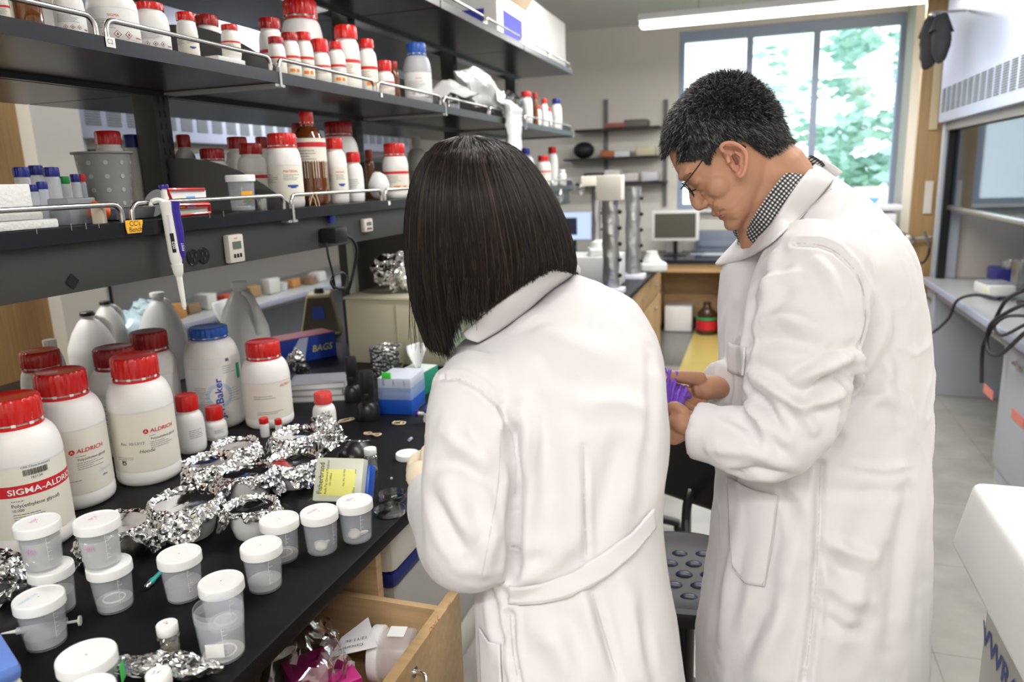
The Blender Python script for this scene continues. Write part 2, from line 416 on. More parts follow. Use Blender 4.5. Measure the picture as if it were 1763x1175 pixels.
# tapes on its lower doors
tp = MB(); mtape = mat('red_tape', (.80, .25, .20), .6)
for (px, py) in ((1700, 675), (1750, 720)):
    c = P(px, py, X=1.135); tp = MB().box((1.139, c.y, c.z), (.003, .16, .045))
    tag(tp.obj('warning_tape', mtape), 'faded red warning tape strip on hood cabinet door, '+('farther one' if px == 1700 else 'nearer one'), 'tape', 'red tapes on the hood doors')
hoodL = build_hood('pale blue fume hood on the far left seen between the shelves', -3.15, 2.9, 6.6, 1, (.3, 3.4), None)

# door and trim at right
dx0 = P(1547, 600, Y=5.9).x
d = struct('door_1', MB().box2((dx0, 5.86, 0.01), (dx0+.92, 5.905, 2.75), bev=.003), M_WOODD)
kn = P(1566, 413, Y=5.82)
struct('door_handle', MB().lathe([(.030, 0), (.032, .008), (.014, .012), (.012, .045), (.028, .05), (.034, .07), (.026, .085), (.001, .088)], 24, 0, Matrix.Translation((kn.x, 5.86, kn.z)) @ Matrix.Rotation(math.radians(90), 4, 'X')), M_STEEL, d)
struct('door_lever', MB().cyl((kn.x+.02, 5.80, kn.z+.01), (kn.x+.14, 5.80, kn.z+.02), .012), M_STEEL, d)
struct('wall_column', MB().box2((P(1548, 200, Y=7.9).x+.02, 7.55, 0), (XR, YB, ZC)), M_WALL)
# left wall wood panel seen through the shelf gap
struct('door_2', MB().box2((-3.22, 1.9, 0.01), (-3.18, 2.62, 2.6), bev=.003), M_WOODD)
struct('wall_partition', MB().box2((-3.2, 2.62, 0), (-3.1, 2.88, ZC)), M_WALL)
# baseboards
struct('baseboard_back', MB().box2((XL, YB-.015, 0), (XR, YB, .1)), M_RUBBER)
# ================================================================ lab bench with drawers
BX, BZ, XS, XC = -.63, .91, -1.12, -1.52      # bench front edge, bench top, shelf front, shelf centre
BY1 = 5.5
bench = thing('lab_bench', 'long black-topped laboratory bench with maple drawers and cabinets', 'lab bench', (BX, 0, 0))
def B2(a, b, mi=0, bev=0.0, mb=None): return (mb or MB()).box2((a[0]-BX, a[1], a[2]), (b[0]-BX, b[1], b[2]), mi, bev)
B2((-2.42, -.6, BZ-.03), (BX, BY1, BZ), bev=.006).obj('bench_top', M_BLACKTOP, bench)
# end panel at the far end and wood carcass; knee space between y=1.16 and y=3.6
B2((-2.38, 3.62, .0), (BX-.045, BY1-.03, BZ-.03)).obj('end_cabinet', M_WOOD, bench)
for k in range(3):
    y0 = 3.65+k*.61
    dd = B2((BX-.045, y0, .12), (BX-.025, y0+.59, .68), bev=.003).obj('door', M_WOODX, bench)
    B2((BX-.02, y0+.25, .62), (BX-.01, y0+.35, .63), 0, .003).obj('handle', M_CHROME, dd)
    dw = B2((BX-.045, y0, .70), (BX-.025, y0+.59, .87), bev=.003).obj('drawer', M_WOODX, bench)
    B2((BX-.02, y0+.25, .78), (BX-.01, y0+.35, .79), 0, .003).obj('handle', M_CHROME, dw)
DY1 = 1.155
cab = B2((-1.25, DY1-.02, .10), (BX-.035, DY1, BZ-.03))
B2((-1.25, .0, .10), (BX-.035, .02, BZ-.03), mb=cab); B2((-1.25, .0, .10), (-1.23, DY1, BZ-.03), mb=cab); B2((-1.25, .0, .10), (BX-.035, DY1, .12), mb=cab)
B2((-1.2, .0, 0), (BX-.1, DY1, .10), mb=cab); cab.obj('cabinet', M_WOOD, bench)
B2((-2.38, -.55, 0), (-1.40, 3.62, BZ-.03)).obj('rear_carcass', M_WOOD, bench)
# the open drawer
XF = -.500; zt = .795; yd0, yd1 = .50, 1.145
drw = MB()
B2((-1.10, yd1-.040, zt-.16), (XF-.018, yd1-.026, zt-.02), mb=drw)
B2((-1.10, yd0+.026, zt-.16), (XF-.018, yd0+.040, zt-.02), mb=drw)
B2((-1.10, yd0+.026, zt-.16), (-1.086, yd1-.026, zt-.02), mb=drw); B2((-1.10, yd0+.03, zt-.16), (XF-.018, yd1-.03, zt-.152), mb=drw)
drawer = drw.obj('drawer_box', M_WOOD, bench)
B2((XF-.020, yd0, zt-.19), (XF, yd1, zt), bev=.002).obj('drawer_front', M_WOODX, drawer)
hp = P(712, 1165, X=XF)
MB().tube(smooth_path([(XF-BX-.002, hp.y+.003, hp.z+.006), (XF-BX+.018, hp.y, hp.z+.006), (XF-BX+.028, hp.y-.02, hp.z), (XF-BX+.028, hp.y-.085, hp.z), (XF-BX+.018, hp.y-.10, hp.z), (XF-BX-.002, hp.y-.10, hp.z)], 5), .0042, 10)\
    .cyl((XF-BX, hp.y+.003, hp.z+.006), (XF-BX+.002, hp.y+.003, hp.z+.006), .009).obj('drawer_handle', M_CHROME, drawer)
mk = MB(); q = P(675, 1070, X=XF)
_l = P(752, 1078, X=XF); f_ = plane_map((XF-BX+.0006, _l.y-.03, _l.z+.002), (0, 1, .1), (0, -.1, 1)); put_text(mk, 'Don L', .016, 0, f_)
_l = P(775, 1045, X=XF); f_ = plane_map((XF-BX+.0006, _l.y-.015, _l.z+.002), (0, 1, .1), (0, -.1, 1)); put_text(mk, 'mn', .014, 0, f_)
mk.obj('pencil_mark', mat('faded_red_ink', (.55, .13, .04), .6), drawer)
# lower drawer fronts under the open one
for k in range(2): B2((BX-.037, .02, .12+k*.235), (BX-.020, 1.13, .345+k*.235), bev=.002).obj('drawer_front', M_WOODX, bench)

# ---------------------------------------------------------------- two-sided reagent shelving
rack = thing('reagent_shelving', 'charcoal steel reagent shelving with black shelves standing along the bench centre', 'shelving', (XC, 0, BZ))
def R2(a, b, mi=0, bev=0.0, mb=None): return (mb or MB()).box2((a[0]-XC, a[1], a[2]-BZ), (b[0]-XC, b[1], b[2]-BZ), mi, bev)
YU = [.61, 1.64, 2.67, 3.70, 4.73]; SZ = [1.482, 1.810, 2.178]; Y0S = -.42
for k, z in enumerate(SZ):
    mats = [M_SHELF, M_SHELFTOP, M_EDGE]
    segs = [Y0S]+YU[0:]
    for a, b in zip(segs[:-1], segs[1:]):
        for sgn, x0, x1 in ((1, XC+.035, XS), (-1, XC-.42, XC-.035)):
            m_ = MB(); R2((x0, a+.004, z-.026), (x1, b-.004, z-.002), mb=m_)
            R2((x0, a+.004, z-.003), (x1, b-.004, z), 1, mb=m_)
            xe = x1 if sgn > 0 else x0
            R2((xe-.002, a+.004, z-.0265), (xe+.002, b-.004, z+.0005), 2, mb=m_)
            R2((x0+.02, a+.004, z-.038), (x0+.03, b-.004, z-.026), 0, mb=m_) if sgn > 0 else None
            m_.obj('shelf', mats, rack)
for y in YU:
    u = MB(); zb = BZ
    R2((XC-.035, y-.028, zb if y > 2 else 1.36), (XC+.035, y+.028, SZ[2]+.002), mb=u, bev=.004)
    for i in range(30):
        z = 1.50+i*.032
        if z > 2.15: break
        R2((XC+.0345, y-.012, z), (XC+.0362, y-.007, z+.018), 1, mb=u); R2((XC+.0345, y+.006, z), (XC+.0362, y+.011, z+.018), 1, mb=u)
    u.obj('upright', [M_GREYMET, M_BLACKP], rack)
    for z in SZ[:2]:
        for sg in (1,):
            # curved gusset above the shelf end and thin bright frame in front
            pts = []; n = 10
            for i in range(n+1):
                t = i/n; pts.append((.035+t*.363, .128*(1-t**2.3)+.010))
            poly = [(.035, -.03)]+pts+[(.400, -.03)]
            poly = [(q[0], q[1]) for q in poly]
            vs = [(sg*q[0], 0, q[1]) for q in poly]
            g = MB()
            for oy in (-.0022, .0022): pass
            nn = len(poly); vv = [(sg*q[0], y-.0018, q[1]+z-BZ) for q in poly]+[(sg*q[0], y+.0018, q[1]+z-BZ) for q in poly]
            fs = [tuple(range(nn)), tuple(range(2*nn-1, nn-1, -1))]+[(i, (i+1) % nn, (i+1) % nn+nn, i+nn) for i in range(nn)]
            g.add(vv, fs)
            R2((XC+sg*.395, y-.004, z-.034), (XC+sg*.404, y+.004, z+.012), 1, mb=g)
            R2((XC+sg*.03, y-.02, z-.034), (XC+sg*.40, y+.02, z-.0275), 1, mb=g)
            g.obj('gusset', [mat('gusset_grey', (.13, .135, .135), .45, metal=.2), M_GREYLT], rack)
# chrome retaining rails: two per bay along the front edges
for k, z in enumerate(SZ):
    for a, b in zip(YU[:-1], YU[1:]):
        mid = (a+b)/2
        for y0, y1 in ((a+.016, mid-.012), (mid+.012, b-.016)):
            x = XS-.012-XC; h = .034
            r_ = .020; arc = [(x, y0, z-BZ-.001)]+[(x, y0+r_*(1-math.cos(q*math.pi/12)), z-BZ+h-r_+r_*math.sin(q*math.pi/12)) for q in range(7)]
            arc += [(x, y1-r_*(1-math.cos(q*math.pi/12)), z-BZ+h-r_+r_*math.sin(q*math.pi/12)) for q in range(6, -1, -1)]+[(x, y1, z-BZ-.001)]
            R = MB().tube(arc, .0050, 10, up=V((1, 0, 0)))
            R.obj('guard_rail', M_STEEL, rack)
# electrical raceway (grey fascia) under the lower shelf
rw = MB(); R2((XS-.10, -.42, 1.367), (XS-.022, 4.7, SZ[0]-.027), mb=rw, bev=.002)
raceway = rw.obj('power_raceway', M_GREYMET, rack)
def on_race(px, py): p = P(px, py, X=XS-.0215); return (p.x-XC, p.y, p.z-BZ)
for px, py, s in ((332, 443, 1), (350, 440, 1)):
    c = on_race(px, py); o = MB()
    o.lathe([(.017, 0), (.018, .0015), (.0165, .003)], 24, 0, Matrix.Translation(c) @ Matrix.Rotation(math.radians(90), 4, 'Y'))
    for dy, dz in ((-.006, .003), (.006, .003), (0, -.007)): o.box((c[0]+.0035, c[1]+dy, c[2]+dz), (.001, .003, .007), 1)
    o.obj('power_socket', [M_BLACKP, M_GREYMET], rack)
c = on_race(124, 485); m = MB().box((0, 0, 0), (.0012, .020, .020), 0, 0, Matrix.Translation((c[0]+.001, c[1], c[2])) @ Matrix.Rotation(math.radians(45), 4, 'X')); m.obj('diamond_plate', M_BLACKP, rack)
# C2 tag on the upper shelf edge, small white tags on others, scratches
def tape_on_edge(px, py, k, w, h, text, label, name='shelf_tag', m=M_PAPERW, size=.014, rot=0.0):
    c = P(px, py, X=XS+.003); t = MB(); f = plane_map((c.x, c.y, c.z), (0, math.cos(rot), math.sin(rot)), (0, -math.sin(rot), math.cos(rot)))
    t.box((0, 0, 0), (.0008, w, h), 0, .0003, Matrix.Translation((c.x+.0006, c.y, c.z)) @ Matrix.Rotation(rot, 4, 'X'))
    for i, ln in enumerate(text): put_text(t, ln, size, 1, f, .0012, 0, -w*.40, h*.5-size*(1.0+i*.95), wide=1.0)
    return tag(t.obj(name, [m, M_INK]), label, 'tag')
tape_on_edge(190, 73, 1, .021, .0175, ['C2'], 'small white tag reading C2 on the front edge of the middle shelf', size=.0115)
tape_on_edge(657, 164, 1, .012, .0125, [], 'small blank white tag on the middle shelf edge under the bottles')
tape_on_edge(670, 350, 0, .014, .012, [], 'small blank white tag on the lower shelf edge near the dark-haired head')
# orange note: torn rectangle hanging from the rail junction
c = P(231, 390, X=XS+.004)
nt_ = MB(); w, h = .040, .0245
poly = [(-.5, .42), (-.47, .5), (.5, .46), (.49, .2), (.43, 0), (.36, -.5), (-.46, -.5), (-.52, 0)]
vs = [(c.x+.0012+.002*abs(a), c.y+a*w, c.z+b*h) for a, b in poly]+[(c.x, c.y+a*w, c.z+b*h) for a, b in poly]; n = len(poly)
nt_.add(vs, [tuple(range(n)), tuple(range(2*n-1, n-1, -1))]+[(i, i+n, (i+1) % n+n, (i+1) % n) for i in range(n)])
f = plane_map((c.x+.0024, c.y, c.z), (0, 1, 0), (0, 0, 1)); put_text(nt_, "CC's", .0135, 1, f, 0, 0, -.013, .0010); put_text(nt_, 'Bench', .0130, 1, f, 0, 0, -.0155, -.0098)
tag(nt_.obj('paper_note', [mat('orange_paper', (.95, .48, .03), .6), M_INK]), "orange paper note reading CC's Bench on the lower shelf edge", 'note')
sc = MB()
for px in (63, 123, 148, 170, 361, 385):
    c = P(px, 397-.087*px+5, X=XS+.0023); sc.box((c.x, c.y, c.z), (.0004, .0008, .012))
sc.obj('scratch_mark', mat('scratch', (.35, .35, .36), .7), None).parent = rack
bpy.data.objects['scratch_mark'].location = (-XC, 0, -BZ)

# thermometers / timers on the raceway
def timer(px, py, w, h, label, hl=.25):
    c = P(px, py, X=XS-.012); t = thing('digital_timer', label, 'timer', (XS-.021, c.y, c.z), 0, 'timers stuck on the raceway')
    MB().box((.008, 0, 0), (.016, w, h), 0, .005).obj('housing', mat('beige_plastic', (.60, .55, .50), .4), t)
    MB().box((.0165, 0, h*.12), (.001, w*.55, h*.26), 0).obj('screen', mat('lcd', (.12, .15, .12), .2), t)
    bt = MB()
    for i in (-1, 0, 1): bt.box((.0165, i*w*.2, -h*.25), (.002, w*.12, h*.14), 0, .001)
    bt.obj('button', M_BLACKP, t)
    m_ = MB(); put_text(m_, 'timer', .006, 0, plane_map((.0166, 0, 0), (0, 1, 0), (0, 0, 1)), 0, 0, -.008, h*.34); m_.obj('print', M_REDINK, t)
    return t
timer(404, 428, .052, .064, 'beige digital timer with grey screen on raceway beside the sockets')
timer(632, 388, .052, .040, 'beige digital timer on raceway near the dark-haired person')
# power adapter, plug and cables
c = P(576, 405, X=XS+.01); ad = thing('power_adapter', 'black power adapter plugged into raceway with hanging black cable', 'adapter', (XS-.021, c.y, c.z))
MB().box((.028, 0, 0), (.054, .062, .042), 0, .006).obj('plug_body', M_BLACKP, ad)
base = V((XS-.021, c.y, c.z))
path = [P(590, 404, X=XS+.02), P(606, 412, X=XS+.03), P(614, 430, X=XS+.03), P(610, 460, X=XS), P(603, 490, X=XS-.02), P(598, 505, X=XS-.06)]
MB().tube([p-base for p in smooth_path(path, 8)], .0045, 8).obj('cable', M_RUBBER, ad)
path = [P(562, 418, X=XS+.02), P(565, 440, X=XS+.02), P(572, 468, X=XS+.01)]
for i in range(26):
    a = i*.75; path.append(P(585+(14+2*math.sin(i*1.7))*math.cos(a+2.2), 484+(14+2*math.cos(i*2.1))*math.sin(a+2.2), X=XS+.004*math.sin(i)))
MB().tube([p-base for p in smooth_path(path, 4)], .003, 6).obj('coiled_cable', M_RUBBER, ad)
c = P(571, 376, X=XS-.012); MB().box((c.x-.0, c.y, c.z), (.008, .028, .026), 0, .001).obj('socket_cover', M_NAVY, None); o = bpy.data.objects['socket_cover']; tag(o, 'small navy socket cover on the raceway above the black adapter', 'socket cover')
# dark support panel below the raceway at the second upright
B = R2((XC-.03, 2.55, BZ), (XS-.08, 2.575, 1.367)); B.obj('support_panel', M_GREYMET, rack)
p0 = P(606, 460, Y=2.50); m = MB().box2((p0.x-.012-XC, 2.49, 0), (p0.x+.014-XC, 2.515, .455)); m.obj('conduit', mat('cream_conduit', (.66, .68, .60), .5), rack)
# ================================================================ bottles
def lines(mb, f, u0, v0, w, n, dv, mi, rnd_, h=.0004, t=.0011):
    """rows of small print"""
    for i in range(n):
        u = u0; v = v0-i*dv; end = u0+w*rnd_.uniform(.55, 1)
        while u < end:
            l = rnd_.uniform(.002, .007)*(w/.04 if w < .04 else 1); quad(mb, f, u, v, min(u+l, end), v+t, mi, h); u += l+t
LM = [M_PAPER, M_INK, M_REDINK, M_BLUEINK, M_ORANGE, M_PAPERW, mat('green_ink', (.02, .42, .15), .5), mat('pale_blue_ink', (.55, .72, .85), .5)]
def label_mesh(R, kind, z0, z1, seed, taper=0.0):
    r = random.Random(seed); mb = MB(); f = cyl_map(R+.0006, 0.0); H = z1-z0
    g = lambda u, v, h: f(u, v, h)
    half = {'aldrich': 2.2, 'sigma': 2.2, 'baker': 2.3, 'small': 2.6, 'hazard': 2.4, 'plain': 2.0, 'cream': 2.1}.get(kind, 2.3)*R
    pm = 5 if kind in ('baker', 'hazard', 'plain', 'small') else 0
    quad(mb, g, -half, z0, half, z1, pm, 0, 28)
    if kind in ('aldrich', 'cream'):
        u = .010 if kind == 'aldrich' else .016; v = z0+H*.66
        mb.add([g(u-.012+.0055*math.cos(a*math.pi/8), v+.0035+.0055*math.sin(a*math.pi/8), .0004) for a in range(16)], [tuple(range(16))], 2)
        put_text(mb, 'A', .008, 5, g, .0007, 0, u-.0148, v+.0008)
        put_text(mb, 'ALDRICH', .0115, 2, g, .0004, 0, u-.004, v, slant=.15, wide=1.15, bold=True)
        lines(mb, g, u-.006, v-.008, .018, 1, .004, 1, r); put_text(mb, 'Poly(ethylene glycol)', .0072, 1, g, .0004, 0, u-.004, v-.0165)
        lines(mb, g, u-.006, v-.022, .055, 4, .0042, 1, r, t=.0008)
        lines(mb, g, -half+.01, v-.012, .055, 3, .006, 1, r, t=.0008)
        if kind == 'cream':
            put_text(mb, 'Rec. 10/13/12', .009, 1, g, .0004, 0, -.052, v-.024, slant=.2); put_text(mb, 'Hoode', .011, 1, g, .0004, 0, -.014, v-.043, slant=.25)
            lines(mb, g, -.065, z0+H*.26, .065, 2, .004, 1, r, t=.0008)
            for i in range(5):
                for j in range(5):
                    if r.random() < .6: quad(mb, g, -.055+i*.0022, z0+H*.13+j*.0022, -.053+i*.0022, z0+H*.13+(j+1)*.0022, 1, .0004)
        else:
            put_text(mb, 'Opened', .010, 7, g, .0004, 0, .042, v-.05, slant=.25); put_text(mb, 'don', .008, 3, g, .0004, 0, .05, v-.062, slant=.25)
            lines(mb, g, -.035, z0+H*.22, .05, 1, .004, 1, r, t=.0008)
        quad(mb, g, half-.030, z0+H*.33, half-.026, z0+H*.36, 2, .0004)
    elif kind == 'sigma':
        v = z0+H*.60; quad(mb, g, -half, v, half, v+.021, 2, .0004, 28); put_text(mb, 'SIGMA-ALDRICH', .0150, 5, g, .0008, 0, -.048, v+.0048, wide=1.2, bold=True)
        put_text(mb, 'CPA Chem Inventory', .0055, 3, g, .0004, 0, -.022, v+.050)
        u = -.020
        while u < .020:
            w = r.choice((.0006, .001, .0014)); quad(mb, g, u, v+.036, u+w, v+.047, 1, .0004); u += w+r.choice((.0006, .001))
        put_text(mb, '162134', .0065, 1, g, .0004, 0, -.010, v+.0295)
        lines(mb, g, -.045, v-.008, .022, 1, .004, 1, r); put_text(mb, 'Poly(ethylene glycol)', .0095, 1, g, .0004, 0, -.046, v-.019)
        put_text(mb, '10,000', .007, 1, g, .0004, 0, -.046, v-.027); lines(mb, g, -.045, v-.033, .060, 5, .0045, 1, r, t=.0009)
        lines(mb, g, -half+.01, v-.006, .03, 2, .004, 1, r)
    elif kind == 'baker':
        c0 = V((0.005, z0+H*.42, 0)); n = 40
        mb.add([g(c0.x+rr*math.cos(a*2*math.pi/n), c0.y+rr*math.sin(a*2*math.pi/n), .0004) for rr in (.024, .034) for a in range(n)], [(a, (a+1) % n, (a+1) % n+n, a+n) for a in range(n)], 7)
        put_text(mb, 'J.T.Baker', .0265, 3, g, .0008, math.pi/2, .013, z0+.012, wide=1.12, bold=True)
        quad(mb, g, .062, z0+H*.62, .078, z0+H*.86, 6, .0004, 4)
        lines(mb, g, .02, z0+H*.86, .038, 4, .006, 1, r, t=.0009); lines(mb, g, -.06, z0+H*.55, .04, 9, .0055, 1, r, t=.0009); lines(mb, g, .03, z0+H*.5, .04, 6, .007, 1, r, t=.0009)
        for i in range(6): quad(mb, g, .030+.0016*i, z0+H*.93, .031+.0016*i, z0+H*.93+.008, 1, .0004)
    elif kind == 'hazard':
        w = min(.06, R*1.3); v = z1-H*.28
        put_text(mb, 'SIGMA', R*.16, 2, g, .0004, 0, -.01, v); lines(mb, g, -R*.9, v-H*.10, R*1.5, 6, H*.055, 1, r, t=H*.012)
        k = R*.16
        for i in range(3):
            cu = R*(-.35+.45*i); cv = z0+H*.16
            mb.add([g(cu+a, cv+b, .0004) for a, b in ((-k, 0), (0, -k), (k, 0), (0, k))], [(0, 1, 2, 3)], 2)
            kk = k*.78; mb.add([g(cu+a, cv+b, .0007) for a, b in ((-kk, 0), (0, -kk), (kk, 0), (0, kk))], [(0, 1, 2, 3)], 5)
            kk = k*.2; mb.add([g(cu+a, cv+b, .0010) for a, b in ((-kk, -kk*1.4), (kk, -kk*1.4), (kk*.6, kk*1.6), (-kk*.6, kk*1.6))], [(0, 1, 2, 3)], 1)
        quad(mb, g, R*.9, z0+H*.08, R*1.3, z0+H*.12, 2, .0004, 3)
    elif kind in ('band', 'bandor'):
        quad(mb, g, -half, z1-H*.22, half, z1-H*.10, 2, .0004, 20); lines(mb, g, -R*.8, z1-H*.32, R*1.4, 5, H*.07, 1, r, t=H*.015)
        if kind == 'bandor': quad(mb, g, -R*.2, z0+H*.12, R*.35, z0+H*.27, 4, .0004, 4); quad(mb, g, R*.5, z0+H*.12, R*.9, z0+H*.27, 4, .0004, 4)
    elif kind == 'inst':
        put_text(mb, 'MATERIAL', R*.20, 2, g, .0004, 0, -R*.1, z1-H*.2); lines(mb, g, -R*1.3, z1-H*.25, R*.9, 6, H*.05, 1, r, t=H*.012); lines(mb, g, -R*.1, z1-H*.28, R*1.0, 4, H*.05, 1, r, t=H*.012)
        quad(mb, g, R*.1, z0+H*.36, R*.75, z0+H*.42, 3, .0004, 4); quad(mb, g, R*.25, z0+H*.32, R*.6, z0+H*.36, 3, .0004, 4)
    elif kind == 'plainred':
        lines(mb, g, -R*.6, z1-H*.35, R*1.2, 2, H*.06, 1, r, t=H*.012); lines(mb, g, -R*.5, z0+H*.2, R*1.1, 2, H*.05, 1, r, t=H*.012)
        put_text(mb, 'ALDRICH', R*.15, 2, g, .0004, 0, R*.55, z1-H*.12, slant=.15)
    else:
        lines(mb, g, -R*.6, z1-H*.2, R*1.2, 5, H*.09, 1, r, t=H*.02)
    return mb
def cap_mesh(cr, ch, ribs=24, tamper=True, mi=0):
    mb = MB(); seg = ribs*4
    def rf(k, a, r): return r+(.0008*cr/.045 if 1 <= k <= 3 and r > cr*.9 else 0)*(1 if math.sin(a*ribs) > 0 else -1)
    mb.lathe([(cr*.99, ch*.16), (cr, ch*.18), (cr, ch*.55), (cr*.99, ch*.90), (cr*.93, ch*.985), (cr*.86, ch), (cr*.82, ch*.985), (.0005, ch*.975)], seg, 0, None, rf, cap=False)
    if tamper: mb.lathe([(cr*.97, -ch*.05), (cr*1.005, -ch*.03), (cr*1.005, ch*.085), (cr*.97, ch*.09)], 48, 0, cap=False)
    if tamper:
        n = 10
        for i in range(n):
            a = 2*math.pi*(i+.5)/n; mb.box((0, 0, 0), (.002, cr*.16, ch*.1), 1, 0, Matrix.Rotation(a, 4, 'Z') @ Matrix.Translation((cr*.985, 0, ch*.12)))
    return mb
def bottle_mesh(R, H, cr, ch, sh=.30, foot=True, square=0.0):
    hb = H-ch*.92; hs = hb*(1-sh)           # shoulder starts at hs
    nr = cr*.90
    pr = [(.001, .002), (R*.90, 0), (R*.97, .004), (R, .012)]
    if foot: pr += [(R, H*.10), (R*.985, H*.108)]
    RR = R*.985 if foot else R
    pr += [(RR, hs*.97), (R, hs*.99), (R, hs)]
    for i in range(1, 9):
        t = i/8; a = t*math.pi/2
        pr.append((R-(R-nr)*(1-math.cos(a)), hs+(hb-hs)*.92*math.sin(a)))
    pr += [(nr, hb), (nr*.92, hb+ch*.3), (.001, hb+ch*.3)]
    mb = MB()
    rf = None
    if square: rf = lambda k, a, r: r*(1+square*(1/max(abs(math.cos(a)), abs(math.sin(a)))-1)) if r > nr*1.02 and 0 < k < len(pr)-3 else r
    mb.lathe(pr, 48, 0, None, rf, cap=False)
    return mb, hs, hb
_bseed = [0]
def bottle(loc, R, H, cr=None, ch=None, capm=None, body=None, lab='band', face=None, label='', group=None, name='reagent_bottle', lz=None, rot=0.0, sh=.30, square=0.0, cat='bottle', tamper=None, foot=True, labm=None):
    cr = cr or R*.68; ch = ch or H*.16; big = R > .04
    x, y, z = loc
    if face is None: face = math.atan2(CAMP.y-y, CAMP.x-x)
    t = thing(name, label, cat, loc, face+rot, group)
    bm_, hs, hb = bottle_mesh(R, H, cr, ch, sh, foot and big, square)
    bm_.obj('body', body or M_HDPE, t)
    c = cap_mesh(cr, ch, 24 if big else 18, big if tamper is None else tamper).obj('cap', [capm or M_RED, M_HDPE], t, (0, 0, H-ch))
    if lab:
        z0, z1 = lz or (H*.12, hs*.97); _bseed[0] += 1
        label_mesh(R*(1.0 if not big else .987), lab, z0, z1, _bseed[0]).obj('label', LM, t)
    return t
def size_at(p, wpx, px):
    return wpx*depth(p)/FPX/math.sqrt(1+((px-CX)/FPX*math.cos(PITCH))**2)

# big bottles standing on the bench
def bb(px, py, H, R, lab, label, cr=.047, ch=.052, capm=None, rot=0.0, lz=None, sh=.27):
    p = P(px, py, z=BZ+H); return bottle((p.x, p.y, BZ+.0005), R, H, cr, ch, capm, None, lab, None, label, 'large white reagent bottles on the bench', lz=lz, rot=rot, sh=sh)
bb(15, 682, .28, .069, 'sigma', 'large white bottle with broad red band and barcode on its label, nearest to the viewer', rot=.28)
bb(101, 638, .28, .069, 'aldrich', 'large white bottle with blue scribble on its label, second in the front row', rot=.0)
bb(229, 612, .28, .067, 'cream', 'large white bottle with yellowed label and black handwritten date', rot=-.02)
bb(67, 603, .265, .050, 'band', 'white bottle with dull red cap beside the slim white-capped bottle, behind the front row', cr=.042, ch=.045, capm=M_RED)
bb(195, 597, .262, .066, 'plain', 'large white bottle with dark red cap tucked behind the yellowed-label bottle', capm=M_DRED, cr=.046)
bb(254, 570, .27, .062, 'hazard', 'large white bottle with dark red cap left of the blue-capped bottle', capm=M_DRED, cr=.045)
# blue-capped J.T.Baker
p = P(378, 728, z=BZ); Hh = ztop(p.x, p.y, 562)-BZ
bottle((p.x, p.y, BZ+.0005), .071, Hh, .048, .030, M_BLUE, None, 'baker', None, 'large white bottle with blue cap and upright blue lettering', None, rot=.05, sh=.30, lz=(.02, Hh*.72))
p = P(466, 728, z=BZ); Hh = ztop(p.x, p.y, 587)-BZ
bottle((p.x, p.y, BZ+.0005), .063, Hh, .044, .046, M_RED, None, 'plainred', None, 'large white bottle with bright red cap right of the blue-capped bottle', 'large white reagent bottles on the bench', sh=.32)
# slimmer red-capped bottles
def on_bench(px, py, pytop, R, label, **k):
    p = P(px, py, z=BZ); H = ztop(p.x, p.y, pytop)-BZ; return bottle((p.x, p.y, BZ+.0005), R, H, label=label, **k)
on_bench(332, 775, 680, .034, 'slim white bottle with red cap in front of the blue-capped bottle', cr=.026, ch=.045, lab='plain', rot=.5, foot=False)
on_bench(374, 755, 700, .027, 'small white bottle with red cap between the slim bottle and the blue-lettered bottle', cr=.021, ch=.040, lab='plain', rot=.4)
on_bench(457, 752, 720, .0115, 'tiny white bottle with red cap in front of the bright red-capped bottle', cr=.0115, ch=.017, lab=None)
on_bench(481, 748, 722, .009, 'tiny bottle with pale red cap behind the foil, right of the other tiny bottle', cr=.009, ch=.017, lab=None)
on_bench(562, 752, 676, .029, 'white jar with translucent red ribbed cap behind the crumpled foil', cr=.022, ch=.033, capm=mat('translucent_red', (.75, .07, .06), .3), lab=None, name='reagent_jar', cat='jar')
# small white capped bottle left of the dull red cap
p = P(88, 590, z=BZ+.26); bottle((p.x-.03, p.y+.02, BZ+.0005), .030, .262, .016, .026, M_LID, None, None, None, 'slim bottle with white cap standing behind the dull red-capped bottle', None)

# ---------------------------------------------------------------- bottles on the shelves: px of cap top centre, width of the body in px, X, cap style
def shelf_bottle(px, py, w, k, X, label, cap=.7, capw=None, chf=.2, z=None, **kw):
    p = P(px, py, X=X); zs = SZ[k] if z is None else z
    if p.y > 4.6: p = P(px, py, Y=4.6)
    D = size_at(p, w, px); H = p.z-zs-.0008
    group = kw.pop('group', ['reagent bottles on the lower shelf', 'reagent bottles on the middle shelf'][k])
    return bottle((p.x, p.y, zs+.0008), D/2, H, D/2*cap, H*chf, label=label, group=group, **kw)
X1 = XS-.06
# middle shelf, near bay
p = P(185, -40, X=X1-.02)
T = shelf_bottle
T(187, -22, 92, 1, X1-.03, 'large white bottle with hazard diamonds, directly behind the joint of the middle shelf rails', lab='hazard', chf=.12)
T(256, 6, 62, 1, X1-.02, 'big white bottle with ribbed red cap and hazard diamonds, right of the rail joint', lab='hazard', cap=.82, chf=.17)
T(112, -25, 56, 1, X1-.01, 'white bottle with red print band and two hazard diamonds left of the large bottle', lab='hazard', chf=.14, capm=M_DRED)
T(38, -40, 54, 1, X1-.01, 'amber glass bottle at the left end of the middle shelf', body=mat('amber_glass_dark', (.16, .05, .012), .08, coat=.5), lab='band', lz=(.07, .12), chf=.12)
T(318, 22, 37, 1, X1-.02, 'slim white bottle with red cap and turquoise pen mark', lab='inst', cap=.88)
T(394, 43, 33, 1, X1-.015, 'small white bottle with red cap on a low carton near the shelf joint', lab='band', cap=.9, z=SZ[1]+.0235)
